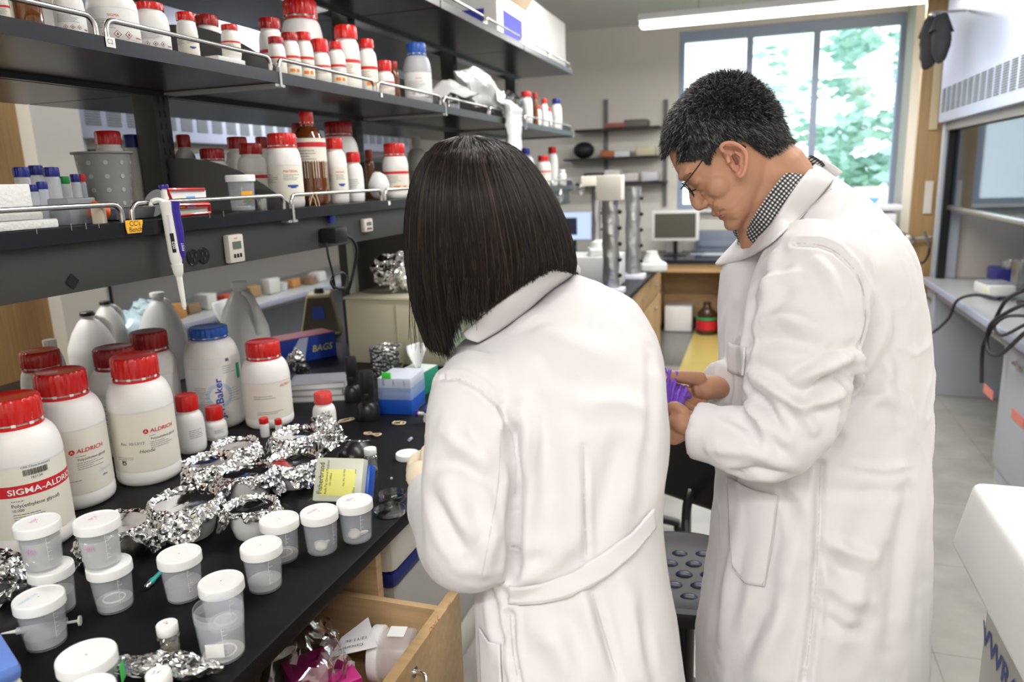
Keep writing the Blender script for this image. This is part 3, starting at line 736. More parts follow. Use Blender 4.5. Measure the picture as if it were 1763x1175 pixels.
T(355, 27, 42, 1, X1-.16, 'dark red capped bottle at the back between the two small bottles', capm=M_DRED, cap=.95, lab=None)
T(0, -25, 20, 1, X1-.01, 'white bottle at the left photo edge on the middle shelf', lab='band')
# low white box under the small bottle
c = P(388, 97, X=X1-.01); tag(MB().box2((c.x-.05, c.y-.05, SZ[1]+.0008), (c.x+.020, c.y+.045, SZ[1]+.0228), 0, .002).obj('reagent_box', M_PAPERW), 'low white carton under and behind the small red-capped bottle', 'box')
# middle shelf, second bay
T(463, 32, 44, 1, X1-.09, 'white bottle with dull red cap and red band behind the two tiny bottles', lab='band', capm=M_DRED, cap=.85)
T(515, 2, 74, 1, X1-.14, 'largest white bottle with big red cap standing behind on the middle shelf', lab=None, cap=.80, chf=.2, sh=.4)
T(474, 64, 30, 1, X1-.01, 'small white bottle with dull red cap just right of the shelf joint', lab='band', capm=M_DRED, cap=.88)
T(497, 57, 33, 1, X1-.01, 'small white bottle with orange hazard patches, second right of the joint', lab='bandor', cap=.85, capm=M_DRED)
T(521, 56, 31, 1, X1-.01, 'small white bottle with orange hazard patches, third right of the joint', lab='bandor', cap=.85)
T(549, 68, 33, 1, X1-.005, 'short white bottle with tall red cap between orange-patched bottles', lab='band', cap=.9, chf=.34)
T(577, 72, 31, 1, X1-.01, 'small white bottle with red cap beside the tall ribbed-cap bottle', lab='bandor', cap=.72)
T(594, 45, 44, 1, X1-.03, 'tall white bottle with large ribbed red cap on the middle shelf', lab='band', cap=.9, chf=.24)
T(630, 68, 33, 1, X1-.015, 'white bottle with one orange hazard square beside the tall bottle', lab='bandor', cap=.75)
T(661, 105, 31, 1, X1-.005, 'short white bottle with tall red cap above the blank tag', lab='band', cap=.78, chf=.34)
T(677, 106, 18, 1, X1-.05, 'brown glass bottle with dark cap behind the short red-capped bottle', body=mat('amber_glass_dark', (.16, .05, .012), .08), lab=None, capm=M_DRED)
t = T(716, 75, 48, 1, X1-.012, 'square grey jug with bright blue cap on the middle shelf', lab='hazard', capm=M_BLUE, cap=.68, chf=.2, body=mat('grey_plastic', (.50, .50, .53), .4), sh=.35, name='square_reagent_bottle')
# far end of the middle shelf
for px, py, w, m, lb in ((905, 158, 22, M_RED, 'white bottle with red cap and blue print beside the plastic bags'), (921, 160, 10, M_DRED, 'dark bottle with red cap right of the white blue-printed one'), (937, 170, 12, M_RED, 'narrow red-capped bottle near the far shelf end'), (942, 186, 16, M_RED, 'short white bottle with red cap near the far shelf end'), (958, 170, 18, M_NAVY, 'grey bottle with blue cap near the far shelf end'), (925, 182, 14, M_RED, 'short dark bottle with bright red cap in front of the dark bottle')):
    T(px, py, w, 1, X1, lb, capm=m, body=M_HDPE if w != 10 else mat('amber_glass_dark', (.16, .05, .012), .08), cap=.8, lab='plain' if w > 14 else None)
# lower shelf
T(184, 226, 52, 0, X1-.26, 'white bottle with red cap standing in the perforated grey bucket', lab=None, cap=.88, z=SZ[0]+.012)
T(224, 232, 30, 0, X1-.40, 'bottle with blue cap behind the perforated bucket', lab=None, capm=M_NAVY, cap=.9)
T(314, 232, 40, 0, X1-.30, 'grey bottle with dark red cap right behind the shelf upright', lab=None, capm=M_DRED, cap=.62, body=mat('grey_plastic', (.5, .5, .53), .4))
T(364, 256, 56, 0, X1-.22, 'squat dark red-capped jar behind the curved gusset', lab=None, capm=M_DRED, cap=.75)
T(407, 236, 46, 0, X1-.22, 'white bottle with dark red cap at the back of the lower shelf', lab=None, capm=M_DRED, cap=.75)
T(430, 247, 52, 0, X1-.13, 'white jar with dull red cap and red band beside the gusset', lab='band', capm=M_DRED, cap=.76)
T(450, 236, 30, 0, X1-.20, 'bottle with red cap hidden behind the front tall white bottle', lab=None, capm=M_DRED, cap=.75)
T(484, 230, 62, 0, X1-.018, 'tall white bottle with ribbed red cap in front on the lower shelf', lab='inst', cap=.80, chf=.19)
T(526, 193, 61, 0, X1-.05, 'tall amber glass bottle with red cap and white label', lab='band', cap=.40, chf=.13, body=mat('amber_glass', (.13, .035, .006), .05, coat=.8, spec=.8), sh=.48, lz=(.075, .185), foot=False)
T(520, 213, 40, 0, X1-.17, 'dull red-capped bottle behind the amber bottle', lab=None, capm=M_DRED, cap=.95)
T(581, 210, 66, 0, X1-.16, 'large white bottle with big dark red cap behind on lower shelf', lab=None, capm=M_DRED, cap=.72, chf=.18)
T(575, 238, 37, 0, X1-.02, 'slim white bottle with red cap right of the amber bottle', lab='inst', cap=.75)
T(607, 262, 31, 0, X1-.02, 'short white bottle with tall red cap on the lower shelf', lab='plain', cap=.75, chf=.25)
T(678, 247, 45, 0, X1-.03, 'white bottle with red cap and orange print beside the dark-haired head', lab='bandor', cap=.80, chf=.23)
T(634, 258, 18, 0, X1-.20, 'small dark red-capped brown bottle in the gap at the back', lab=None, capm=M_DRED, body=mat('amber_glass_dark', (.16, .05, .012), .08))
T(716, 236, 36, 0, X1-.26, 'pale grey narrow-necked plastic bottle at the back of lower shelf', lab=None, capm=mat('grey_plastic2', (.45, .46, .42), .5), cap=.4, body=mat('grey_plastic2', (.45, .46, .42), .5))
T(935, 268, 26, 0, X1-.02, 'white bottle with red cap at the far end of the lower shelf', lab='band', cap=.7)
T(951, 253, 18, 0, X1-.08, 'second white bottle with red cap at the far end of lower shelf', lab=None, cap=.8)
T(904, 255, 30, 0, X1-.05, 'grey bottle with navy cap at the far end of lower shelf', lab=None, capm=M_NAVY, cap=.55, body=mat('grey_plastic', (.5, .5, .53), .4))
T(968, 292, 14, 0, X1-.03, 'small white tube at the far end of the lower shelf', lab=None, capm=M_LID)
# white tissue-wrapped lump on lower shelf
c = P(653, 330, X=X1-.03); lump = MB().ball((0, 0, .047), .034, 0, 24, sc=(1, 1, 1.35))
lump.v = [tuple(V(v)*(1+.08*noise.noise(V(v)*60))) for v in lump.v]
lump.v = [(v[0], v[1], max(v[2], 0)) for v in lump.v]
tag(lump.obj('wrapped_package', M_PAPERW, loc=(c.x, c.y, SZ[0])), 'crumpled white paper-wrapped package between the bottles on lower shelf', 'package')
# ================================================================ specimen cups
def cup_parts(t, D, H, content=None, lid=True, wob=0):
    R = D/2; zl = H-.014
    body = MB(); out = [(R*.76, 0), (R*.80, .002), (R*.90, zl-.008), (R*.90, zl+.006)]
    body.lathe([(.001, .0005)]+out+[(R*.86, zl+.006), (R*.86, zl-.008), (R*.77, .0035), (.001, .003)], 40, 0, None, None, cap=False)
    if not lid:
        body.lathe([(R*.90, H-.02), (R*.93, H-.017), (R*.93, H-.015), (R*.90, H-.012), (R*.94, H-.009), (R*.94, H-.007), (R*.91, H-.003), (R*.91, H), (R*.88, H)], 40, 0, cap=False)
    f = cyl_map(R*.83, 0.0)
    for i in range(6):
        z = .018+i*.007; quad(body, lambda u, v, h: V(((R*(.80+.10*v/zl)+.0005)*math.cos(u/R), (R*(.80+.10*v/zl)+.0005)*math.sin(u/R), v)), .0, z, .004 if i % 2 else .007, z+.0006, 1)
    quad(body, lambda u, v, h: V(((R*(.80+.10*v/zl)+.0005)*math.cos(u/R), (R*(.80+.10*v/zl)+.0005)*math.sin(u/R), v)), .0, .016, .0006, .056, 1, 0, 1)
    body.obj('cup_body', [M_PP, M_PAPERW], t)
    if lid:
        l = MB(); l.lathe([(R*.93, H-.0155), (R, H-.0155), (R, H-.003), (R*.985, H-.001), (R*.955, H), (R*.90, H-.0004), (R*.885, H-.0014), (R*.3, H-.0010), (.001, H-.0010)], 48, 0, cap=False)
        l.obj('lid', M_LID, t)
    if content:
        kind, h = content; c = MB(); r1 = R*.765
        if kind == 'gel':
            c.lathe([(.001, .0037), (r1*.99, .0037), (r1+h*.05, h), (r1*.9, h*.92), (.001, h*.9)], 32, 0, cap=False); c.obj('contents', mat('cloudy_gel', (.72, .71, .68), .4, alpha=.55), t)
        elif kind == 'ring':
            c.lathe([(.001, .0037), (r1*.99, .0037), (r1+h*.05, h), (.001, h*.95)], 32, 0, cap=False); c.obj('contents', mat('cloudy_gel', (.72, .71, .68), .4, alpha=.55), t)
            MB().tube([(r1*.62*math.cos(a/16*6.2832), r1*.62*math.sin(a/16*6.2832), h+.0005) for a in range(16)], .0016, 6, closed=True).obj('residue_ring', M_PAPERW, t)
        elif kind == 'lump':
            b = MB().ball((.004, -.006, .011), .010, 0, 20, sc=(1.25, 1.1, .85)); b.v = [tuple(V(v)+V(v).normalized()*.0028*noise.noise(V(v)*160)) for v in b.v]
            b.obj('sample_lump', mat('ivory_lump', (.86, .80, .70), .7), t)
            b = MB().ball((-.004, .013, .006), .006, 0, 12, sc=(.7, 1.6, .6)); b.v = [tuple(V(v)+V((.001, .001, .001))*noise.noise(V(v)*300)) for v in b.v]; b.obj('sample_chip', mat('ivory_lump', (.86, .80, .70), .7), t)
LIDD = .068
def cup(px, py, w, label, H=.074, content=('ring', .008), z=BZ, lid=True, note=None, rot=0.0, D=None):
    """px,py: centre of the lid top"""
    p = P(px, py, z=z+H); D = D or size_at(p, w, px)*.965
    t = thing('specimen_cup', label, 'specimen cup', (p.x, p.y, z+.0004), math.atan2(-p.y, -p.x)+.25+rot, 'plastic specimen cups on the bench')
    cup_parts(t, D, H, content, lid)
    if note:
        n = MB(); f = plane_map((0, 0, H+.0002), (math.cos(-1.25-rot), math.sin(-1.25-rot), 0), (math.cos(.32-rot), math.sin(.32-rot), 0)); put_text(n, note[0], note[2] if len(note) > 2 else .010, 0, lambda u, v, h: f(u, v, 0), 0, .15, -.004, -.012, slant=.2)
        n.obj('handwriting', note[1], t)
    return t, D, p
MPK = mat('pink_marker', (.75, .25, .50), .5); MCY = mat('cyan_marker', (.35, .72, .85), .5)
cup(610, 862, 65.7, 'specimen cup at the far end of the front row, pale pink note on its lid', content=('lump', 0), note=('ring', MPK, .009))
cup(549, 880, 68.9, 'specimen cup with a white lump in it, second from the row far end', content=('lump', 0), note=('100 mn', MPK, .008), rot=.5)
cup(480, 893, 72.4, 'specimen cup right of the small foil bowl, partly hidden by the next cup')
cup(449, 938, 76.6, 'specimen cup with clear gel in front of the hidden cup', content=('gel', .014))
cup(308, 953, 81.7, 'specimen cup with purple handwriting on its side, beside the teal pen', content=('gel', .026))
cup(380, 1000, 84, 'lidded specimen cup standing behind the open cup', content=('ring', .010))
cup(66, 1027, 98, 'specimen cup with cyan scribble on its lid in front of the syringe', content=('gel', .018), note=('91.2mm', MCY, .009), rot=.2)
big, _, _ = cup(148, 1127, 113.9, 'largest cup lid at the photo bottom, green sticker on its side', H=.072, content=None)
MB().box((0, 0, 0), (.0006, .016, .024), 0, 0, Matrix.Rotation(.95, 4, 'Z') @ Matrix.Translation((.0375, 0, .040))).obj('green_sticker', mat('green_sticker', (.05, .60, .10), .5), big)
cup(153, 1186, 100, 'cup lid cut off by the bottom photo edge under the largest lid', content=None)
# stacks
def stack(px, py, w, l1, l2, c1, c2, n1=None):
    a, D, p = cup(px, py, w, l1, content=c1)
    t = thing('specimen_cup', l2, 'specimen cup', (p.x-.007, p.y-.003, BZ+.0746), a.rotation_euler[2], 'plastic specimen cups on the bench')
    cup_parts(t, D, .074, c2)
    if n1:
        n = MB(); f = plane_map((0, 0, .0742), (math.cos(-1.25), math.sin(-1.25), 0), (math.cos(.32), math.sin(.32), 0)); put_text(n, n1, .010, 0, lambda u, v, h: f(u, v, 0), 0, .15, -.006, -.010, slant=.2); n.obj('handwriting', MPK, t)
        n = MB(); R = D*.46; put_text(n, '201', .010, 0, lambda u, v, h: V((R*math.cos(u/R-1.0), R*math.sin(u/R-1.0), v)), 0, 0, 0, .035); n.obj('side_writing', MPK, t)
stack(86, 975, 87, 'lower cup of the left stack of two, beside the crumpled foil', 'upper cup of the left stack of two, full of cloudy gel', ('gel', .03), ('gel', .048), '201')
stack(187, 970, 85, 'lower cup of the right stack of two, nearly empty', 'upper cup of the right stack of two, yellowish gel inside', ('ring', .014), ('gel', .046), '3.A')
# open cup
p = P(375, 1045, z=BZ+.073); t = thing('specimen_cup', 'open specimen cup without a lid near the bench edge', 'specimen cup', (p.x, p.y, BZ), math.atan2(-p.y, -p.x), 'plastic specimen cups on the bench')
cup_parts(t, size_at(p, 90, 375)*1.06, .076, ('ring', .004), False)
MB().box((0, 0, 0), (.0006, .024, .020), 0, 0, Matrix.Rotation(-.35, 4, 'Z') @ Matrix.Translation((.0312, 0, .026))).obj('paper_sticker', M_PAPERW, t)
n = MB(); R = .0335
# cup on the lower shelf with orange/green stickers
p = P(413, 302, X=XS-.056); t = thing('specimen_cup', 'specimen cup with orange and green stickers on the lower shelf', 'specimen cup', (p.x, p.y, SZ[0]+.0008), math.atan2(-p.y, -p.x), 'plastic specimen cups on the bench'); t['group'] = 'cups on the lower shelf'
cup_parts(t, size_at(p, 52, 413), p.z-SZ[0], ('ring', .01))
MB().box((0, 0, 0), (.0008, .026, .022), 0, .0003, Matrix.Rotation(.35, 4, 'Z') @ Matrix.Translation((.0325, 0, .036))).obj('orange_sticker', mat('orange_sticker', (.95, .42, .02), .5), t)
MB().lathe([(.001, 0), (.007, 0), (.007, .0006), (.001, .0008)], 20, 0, Matrix.Rotation(.35, 4, 'Z') @ Matrix.Translation((.0331, 0, .031)) @ Matrix.Rotation(math.radians(90), 4, 'Y')).obj('green_dot', mat('green_sticker', (.05, .60, .10), .5), t)
# ================================================================ foil-covered bowls
def crumple(vs, amp, sc, seed=0.0):
    out = []
    for p in vs:
        p = V(p); q = p*sc+V((seed, seed*1.7, -seed))
        d = V((noise.noise(q), noise.noise(q+V((9.1, 3, 5))), noise.noise(q+V((1, 17, 8)))))
        r = 1-abs(noise.noise(q*1.9+V((4, 4, 4))))*2
        out.append(p+d*amp+d.normalized()*r*amp*.35 if d.length > 1e-6 else p)
    return out
def foil_cover(R, zt, skirt, seed, dish=.018, open_=.80, lean=(0, 0)):
    """crumpled skirt around a smooth sunken disc"""
    rn = random.Random(seed); n = 110; vs = []; fs = []; prof = []
    ph = [rn.uniform(0, 6.28) for _ in range(6)]
    def sk(a): return skirt*(1+.45*math.sin(2*a+ph[0])+.30*math.sin(3*a+ph[1])+.18*math.sin(7*a+ph[2])+.10*math.sin(17*a+ph[3]))
    rows = []
    for k in range(6): t = k/5; rows.append(('d', t))
    for k in range(1, 4): rows.append(('r', k/3))
    for k in range(1, 13): rows.append(('s', k/12))
    for kind, t in rows:
        for j in range(n):
            a = 2*math.pi*j/n; s_ = max(sk(a), .008)
            if kind == 'd': r = R*open_*t; z = zt-dish+dish*.15*t
            elif kind == 'r':
                r = R*(open_+(1.03-open_)*t); z = zt-dish*.85+dish*(.85+.45*math.sin(t*math.pi*.5))*t*.9
            else: r = R*1.03+s_*.42*t+.003*math.sin(9*a+ph[4])*t; z = zt+.004*math.sin(t*3.1)-s_*.95*t**1.2
            if kind == 'd' and t == 0: r = .0005
            vs.append(V((r*math.cos(a), r*math.sin(a), z)))
    m = len(rows); nd = 6*n
    inner, outer = vs[:nd], vs[nd:]
    inner = crumple(inner, .0007, 22, seed); o2 = []
    for i, p in enumerate(outer):
        k = min(1, (i//n)/3)
        if i < 2*n: o2 += crumple([p], .0012, 60, seed); continue
        o2 += crumple([p], .0020+.0016*k, 85, seed); o2[-1] = crumple([o2[-1]], .0014, 260, seed+3)[0]
    vs = inner+o2
    for v in vs: v.z = max(v.z, .002)
    for k in range(m-1):
        for j in range(n): j2 = (j+1) % n; fs.append((k*n+j, k*n+j2, (k+1)*n+j2, (k+1)*n+j))
    mb = MB(); mb.v = [tuple(v) for v in vs]; mb.f = fs; mb.m = [1 if i < 5*n else 0 for i in range(len(fs))]
    return mb
def foil_bowl(px, py, R, H, skirt, seed, label, bowl=True, dish=.008, open_=.90, bm=M_WHITE):
    p = P(px, py, z=BZ+H); t = thing('foil_covered_bowl', label, 'bowl', (p.x, p.y, BZ), 0, 'bowls covered with aluminium foil')
    b = MB(); b.lathe([(.001, .001), (R*.70, 0), (R*.76, .003), (R*.90, H*.45), (R*.99, H-.004), (R, H-.002), (R*.985, H-.001), (R*.96, H-.005), (R*.86, H*.4), (R*.7, .006), (.001, .006)], 48, 0, cap=False)
    b.obj('bowl', mat('white_glazed_plastic', (.80, .80, .79), .22, coat=.3), t)
    foil_cover(R, H+.004, skirt, seed, dish, open_).obj('foil_cover', [M_FOIL, M_FOILS], t, ang=18)
    return t
foil_bowl(318, 862, .058, .068, .034, 1.3, 'largest white bowl under crumpled foil, nearest the right stack of cups')
foil_bowl(432, 872, .044, .055, .024, 2.1, 'smaller white bowl with folded foil cover behind the gel cup')
foil_bowl(423, 812, .050, .066, .030, 4.4, 'foil-covered bowl in the middle of the foil group with dark round hollow')
foil_bowl(360, 795, .046, .070, .028, 5.2, 'foil-covered bowl at the back left of the foil group by the bottles')
foil_bowl(505, 792, .052, .055, .030, 6.7, 'white bowl under bright foil beside the yellow lidded tip box')
foil_bowl(405, 766, .046, .066, .026, 7.7, 'foil-covered bowl behind the group near the tiny red-capped bottle')
foil_bowl(508, 748, .050, .062, .030, 8.8, 'foil-covered bowl at the far side of the group in front of the red-capped jar')
def foil_ball(loc, r, label, seed, sc=(1, 1, 1), name='foil_ball', cat='foil', rz=0.0, amp=.22):
    b = MB().ball((0, 0, 0), r, 0, 56, sc=sc); vs = crumple(b.v, r*amp, 1.6/r*.9, seed); vs = crumple(vs, r*amp*.6, 5/r*.8, seed+5)
    lo = min(v.z for v in vs); b.v = [(v.x, v.y, v.z-lo) for v in vs]
    return tag(b.obj(name, M_FOIL, loc=loc, rz=rz, ang=15), label, cat)
p = P(30, 1020, z=BZ+.02); foil_ball((p.x-.03, p.y, BZ), .042, 'loose ball of crumpled foil at the left photo edge behind the front cup', 11, (1.1, 1, .8))
p = P(285, 1155, z=BZ+.012); foil_ball((p.x, p.y, BZ), .030, 'crumpled foil strip lying at the bottom of the photo below the vial', 12, (2.6, .6, .45), 'foil_strip', rz=.25, amp=.16)
# foil-wrapped dish behind the right stack: glossy round dish with hanging foil
p = P(208, 905, z=BZ+.05); t = thing('foil_wrapped_dish', 'round dish half wrapped in loose foil behind the right stack of cups', 'dish', (p.x-.01, p.y, BZ))
MB().lathe([(.001, .001), (.048, 0), (.055, .052), (.053, .053), (.046, .004), (.001, .004)], 48, 0, cap=False).obj('dish', M_CLEARB, t)
foil_cover(.052, .055, .034, 14.2, .004, .92).obj('foil_cover', [M_FOIL, M_FOILS], t, ang=18)
# tall foil sheet standing behind the jar, foil torch beside bottle
def foil_sheet(pts, w, label, seed, base):
    """strip swept along pts"""
    mb = MB(); path = smooth_path(pts, 10); n = len(path); m = 26; vs = []
    for i, q in enumerate(path):
        t_ = (path[min(i+1, n-1)]-path[max(i-1, 0)]).normalized(); s_ = t_.cross(FW).normalized(); ww = w[0]+(w[1]-w[0])*i/(n-1)
        for j in range(m):
            a = (j/(m-1)-.5)*2; vs.append(q+s_*a*ww+(-FW)*(.35*ww*(1-a*a)))
    vs = crumple(vs, .006, 45, seed); vs = crumple(vs, .003, 150, seed+2)
    for i in range(n-1):
        for j in range(m-1): mb.f.append((i*m+j, i*m+j+1, (i+1)*m+j+1, (i+1)*m+j)); mb.m.append(0)
    mb.v = [tuple(v-V(base)) for v in vs]
    return tag(mb.obj('foil_sheet', M_FOIL, loc=base, ang=15), label, 'foil')
b0 = P(560, 772, z=BZ); foil_sheet([P(575, 772, z=BZ+.014), P(560, 735, z=BZ+.05), P(552, 712, z=BZ+.085)], (.045, .022), 'upright crumpled foil sheet in front of the translucent red-capped jar', 20, b0)
b0 = P(515, 655, z=BZ); foil_sheet([P(500, 610, X=b0.x-.02), P(512, 622, X=b0.x), P(524, 645, X=b0.x)], (.030, .022), 'bright crumpled foil flap hanging right of the red-capped bottle', 22, b0)
# grey book stack below that flap, held open
bk = P(540, 700, z=BZ)
for i, (w, d, rz, c, lb) in enumerate(((.17, .13, .35, (.22, .22, .24), 'lowest grey notebook under the foil, beside black torches'), (.165, .125, .30, (.45, .46, .50), 'middle pale notebook of the pile beside black torches'), (.16, .12, .42, (.30, .30, .33), 'topmost dark notebook of the pile under the foil flap'))):
    m = MB().box((0, 0, .009), (w, d, .014), 1, .001); m.box((-.001, 0, .0005), (w+.004, d+.004, .001), 0).box((-.001, 0, .0175), (w+.004, d+.004, .001), 0); m.box((-w/2-.001, 0, .009), (.002, d+.004, .018), 0)
    for k in range(8): m.box((w/2-.0005, -d/2+.01+k*.015, .009), (.0016, .006, .012), 2)
    tag(m.obj('notebook', [mat('cover%d' % i, c, .4), M_PAPERW, M_INK], loc=(bk.x-.04, bk.y+.10, BZ+.018*i+.0002*i), rz=rz), lb, 'notebook', 'pile of notebooks by the torches')

# ================================================================ other things on the bench
# black torches standing on their heads
def torch(px, py, pyt, r, label):
    p = P(px, py, z=BZ); H = ztop(p.x, p.y, pyt)-BZ; t = thing('flashlight', label, 'flashlight', (p.x, p.y, BZ), 0, 'black flashlights standing on their heads')
    MB().lathe([(.001, 0), (r*1.0, 0), (r*1.02, .004), (r*1.02, H*.18), (r*.95, H*.22), (r*.90, H*.30), (r*.62, H*.36)], 32, 0).obj('head', M_BLACKP, t)
    MB().lathe([(r*.60, H*.355), (r*.60, H*.60), (r*.66, H*.62), (r*.66, H*.93), (r*.6, H*.99), (.001, H)], 48, 0, None, lambda k, a, q: q*(1+.02*math.sin(a*16)) if k in (2, 3) else q, cap=False).obj('grip', M_RUBBER, t)
    MB().box((.6*r, 0, H*.5), (.006, .012, .018), 0, .002, Matrix.Rotation(-1.2, 4, 'Z')).obj('switch', M_BLACKP, t)
torch(636, 722, 638, .030, 'black flashlight standing on its head, the nearer one beside the blue box')
torch(609, 690, 614, .026, 'black flashlight standing on its head, the farther one')
# blue pipette tip box with clear lid
p = P(682, 712, z=BZ); t = thing('pipette_tip_box', 'blue pipette tip box with pale frosted lid beside the black flashlights', 'box', (p.x+.0, p.y+.045, BZ), .10)
MB().box((0, 0, .021), (.096, .115, .042), 0, .004).obj('base', mat('cobalt_plastic', (.01, .09, .50), .3), t)
MB().box((0, 0, .045), (.088, .105, .008), 0, .002).obj('rack', mat('mid_blue_plastic', (.08, .22, .62), .35), t)
tips = MB()
for i in range(8):
    for j in range(6): tips.lathe([(.0035, .050), (.0035, .056), (.0025, .0565)], 8, 0, Matrix.Translation((-.036+i*.0103, -.04+j*.016, 0)))
tips.obj('tips', mat('tip_plastic', (.45, .60, .85), .3), t)['kind'] = 'stuff'
l = MB().box((0, 0, .060), (.098, .117, .036), 0, .004).box((0, 0, .090), (.096, .115, .028), 1, .003); l.obj('lid', [mat('pale_blue_lid', (.45, .60, .90), .25, alpha=.5), mat('white_frosted_lid', (.72, .76, .90), .35, alpha=.85)], t)
n = MB(); f = plane_map((-.04, -.0578, .082), (1, 0, 0), (0, 0, 1))
for i in range(3): put_text(n, ['200ul', 'TIPS', 'rack'][i], .009, 0, f, .0003, 1.57, .012+.03*i, 0)
n.obj('print', M_BLUEINK, t)
MB().box((-.02, -.0585, .112), (.026, .004, .018), 0, .001).obj('green_tape', mat('bright_green', (.08, .75, .08), .5), t)
# foil-lined beaker behind
p = P(662, 640, z=BZ+.03); b = MB(); b.lathe([(.001, .002), (.052, 0), (.056, .095), (.054, .097), (.048, .004), (.001, .004)], 80, 0, cap=False); b.v = [tuple(q) for q in crumple(b.v, .006, 40, 31)]; b.v = [(q[0], q[1], max(q[2], 0)) for q in b.v]
p = P(652, 668, z=BZ); tag(b.obj('foil_beaker', M_FOIL, loc=(p.x-.05, p.y+.16, BZ), ang=15), 'tall beaker wrapped in dull foil behind the black flashlights', 'beaker')
# green tissue box with tissue
def tissue_box(px, py, w, d, h, rz, cols, label, th=.10, tw=.05):
    p = P(px, py, z=BZ); t = thing('tissue_box', label, 'tissue box', (p.x, p.y, BZ), rz, 'tissue boxes on the bench')
    MB().box((0, 0, h/2), (w, d, h), 0, .001).box((0, 0, h+.0004), (w*.98, d*.98, .001), 1).obj('carton', cols, t)
    mb = MB(); n = 14; m = 12
    for i in range(n):
        for j in range(m):
            u = i/(n-1); v = j/(m-1)-.5; ww = tw*(.35+1.1*u)
            mb.v.append((v*ww*2, .012*math.sin(v*7+u*3)*(.5+u)+.02*u*u, h+th*u*(1+.25*v)))
    for i in range(n-1):
        for j in range(m-1): mb.f.append((i*m+j, i*m+j+1, (i+1)*m+j+1, (i+1)*m+j)); mb.m.append(0)
    o = mb.obj('tissue', mat('tissue_paper', (.88, .88, .90), .7), t); md = o.modifiers.new('s', 'SOLIDIFY'); md.thickness = .0008
    return t
mg = mat('carton_green', (.02, .30, .19), .5)
tissue_box(722, 672, .085, .10, .070, -.05, [mg, mat('carton_white', (.72, .80, .76), .5)], 'green and white tissue box right of the blue tip box', .075, .028)
tissue_box(395, 615, .11, .11, .12, .2, [mat('carton_white', (.72, .80, .76), .5), mat('carton_mint', (.35, .62, .48), .5)], 'mint tissue box with upright tissue behind the blue-capped bottle', .10, .035)
# cream balance / scale enclosure and boxes at the back
cl = P(597, 560, Y=2.28); t = thing('instrument_cabinet', 'cream coloured metal instrument cabinet standing on the bench, foil on top', 'cabinet', (cl.x+.23, 2.40, BZ), .0)
hc = P(640, 512, Y=2.28).z-BZ; MB().box((0, 0, (hc-.01)/2), (.46, .24, hc-.01), 0, .006).obj('housing', M_CREAM, t)
MB().box((0, 0, hc-.005), (.47, .25, .012), 0, .004).obj('top_plate', M_CREAM, t)
MB().box((P(683, 560, Y=2.28).x-cl.x-.23, -.121, hc/2-.01), (.003, .004, hc-.03), 0).obj('panel_joint', mat('joint_shadow', (.40, .37, .28), .6), t)
foil_ball((cl.x+.17, 2.40, BZ+hc+.002), .085, 'wide heap of bright crumpled foil on the cream cabinet', 41, (1.35, .95, .62), 'foil_heap', amp=.28)
t = thing('label_printer', 'pale lilac and black bench instrument behind the foil heap', 'instrument', (P(665, 430, Y=2.95).x+.04, 2.98, BZ))
MB().box((0, 0, .15), (.26, .22, .30), 0, .01).box((.10, 0, .37), (.12, .16, .14), 0, .03).obj('stand', M_BLACKP, t)
MB().box((-.06, -.03, .335), (.13, .12, .07), 0, .015).obj('head', mat('pale_lilac', (.80, .80, .90), .4), t); MB().ball((.02, -.06, .40), .022, 0, 16).obj('dial', M_PAPERW, t); MB().ball((.10, -.09, .36), .020, 0, 16).obj('knob', mat('pale_pink', (.75, .60, .58), .4), t)
# beige tilted balance (triangular housing) and box
p = P(560, 600, z=BZ); t = thing('vortex_mixer', 'beige wedge-shaped mixer with dark front panel and black knob', 'mixer', (p.x-.20, p.y+.30, BZ), .5)
mx = MB(); a = [(-.085, -.10, 0), (.085, -.10, 0), (.085, .10, 0), (-.085, .10, 0)]; b = [(-.05, -.055, .17), (.05, -.055, .17), (.05, .07, .17), (-.05, .07, .17)]
mx.add(a+b, [(3, 2, 1, 0), (4, 5, 6, 7), (0, 1, 5, 4), (1, 2, 6, 5), (2, 3, 7, 6), (3, 0, 4, 7)]); o = mx.obj('housing', mat('beige_enamel', (.52, .44, .22), .45), t); md = o.modifiers.new('b', 'BEVEL'); md.width = .006; md.segments = 2
f0 = MB(); f0.add([(-.078, -.094, .012), (.078, -.094, .012), (.048, -.058, .158), (-.048, -.058, .158)], [(0, 1, 2, 3)]); 
f0.v = [(x, y-.004, z) for x, y, z in f0.v]; f0.obj('front_panel', mat('dark_bronze', (.07, .055, .035), .4), t)
f1 = MB(); f1.add([(-.03, -.085, .07), (.02, -.085, .07), (.018, -.074, .12), (-.028, -.074, .12)], [(0, 1, 2, 3)]); f1.obj('blue_label', M_BLUEINK, t)
MB().cyl((0, 0, .168), (0, 0, .19), .022, .018).obj('knob', M_BLACKP, t)
# blue and red glove/bag carton lying
pz = P(520, 610, z=BZ+.04); t = thing('bag_carton', 'blue and red slanted carton lying behind the red-capped bottle', 'carton', (pz.x-.06, pz.y+.08, BZ), 1.05)
MB().box((0, 0, .045), (.24, .10, .09), 0, .002).obj('carton', mat('carton_blue', (.02, .06, .42), .4), t)
MB().box((0, 0, .0908), (.236, .098, .0016), 0).obj('top_flap', mat('carton_red', (.50, .02, .04), .4), t)
k = MB(); f = plane_map((-.11, -.0506, .01), (1, 0, 0), (0, 0, 1)); k.add([f(.03, 0, .0), f(.10, 0, .0), f(.12, .078, .0), (f(.085, .078, .0))], [(0, 1, 2, 3)], 0); k.obj('swoosh', mat('carton_pale', (.6, .7, .9), .4), t)
k = MB(); put_text(k, 'BAGS', .034, 0, f, .0004, 0, .13, .02, slant=.2); k.obj('print', mat('carton_yellow', (.85, .75, .15), .4), t)
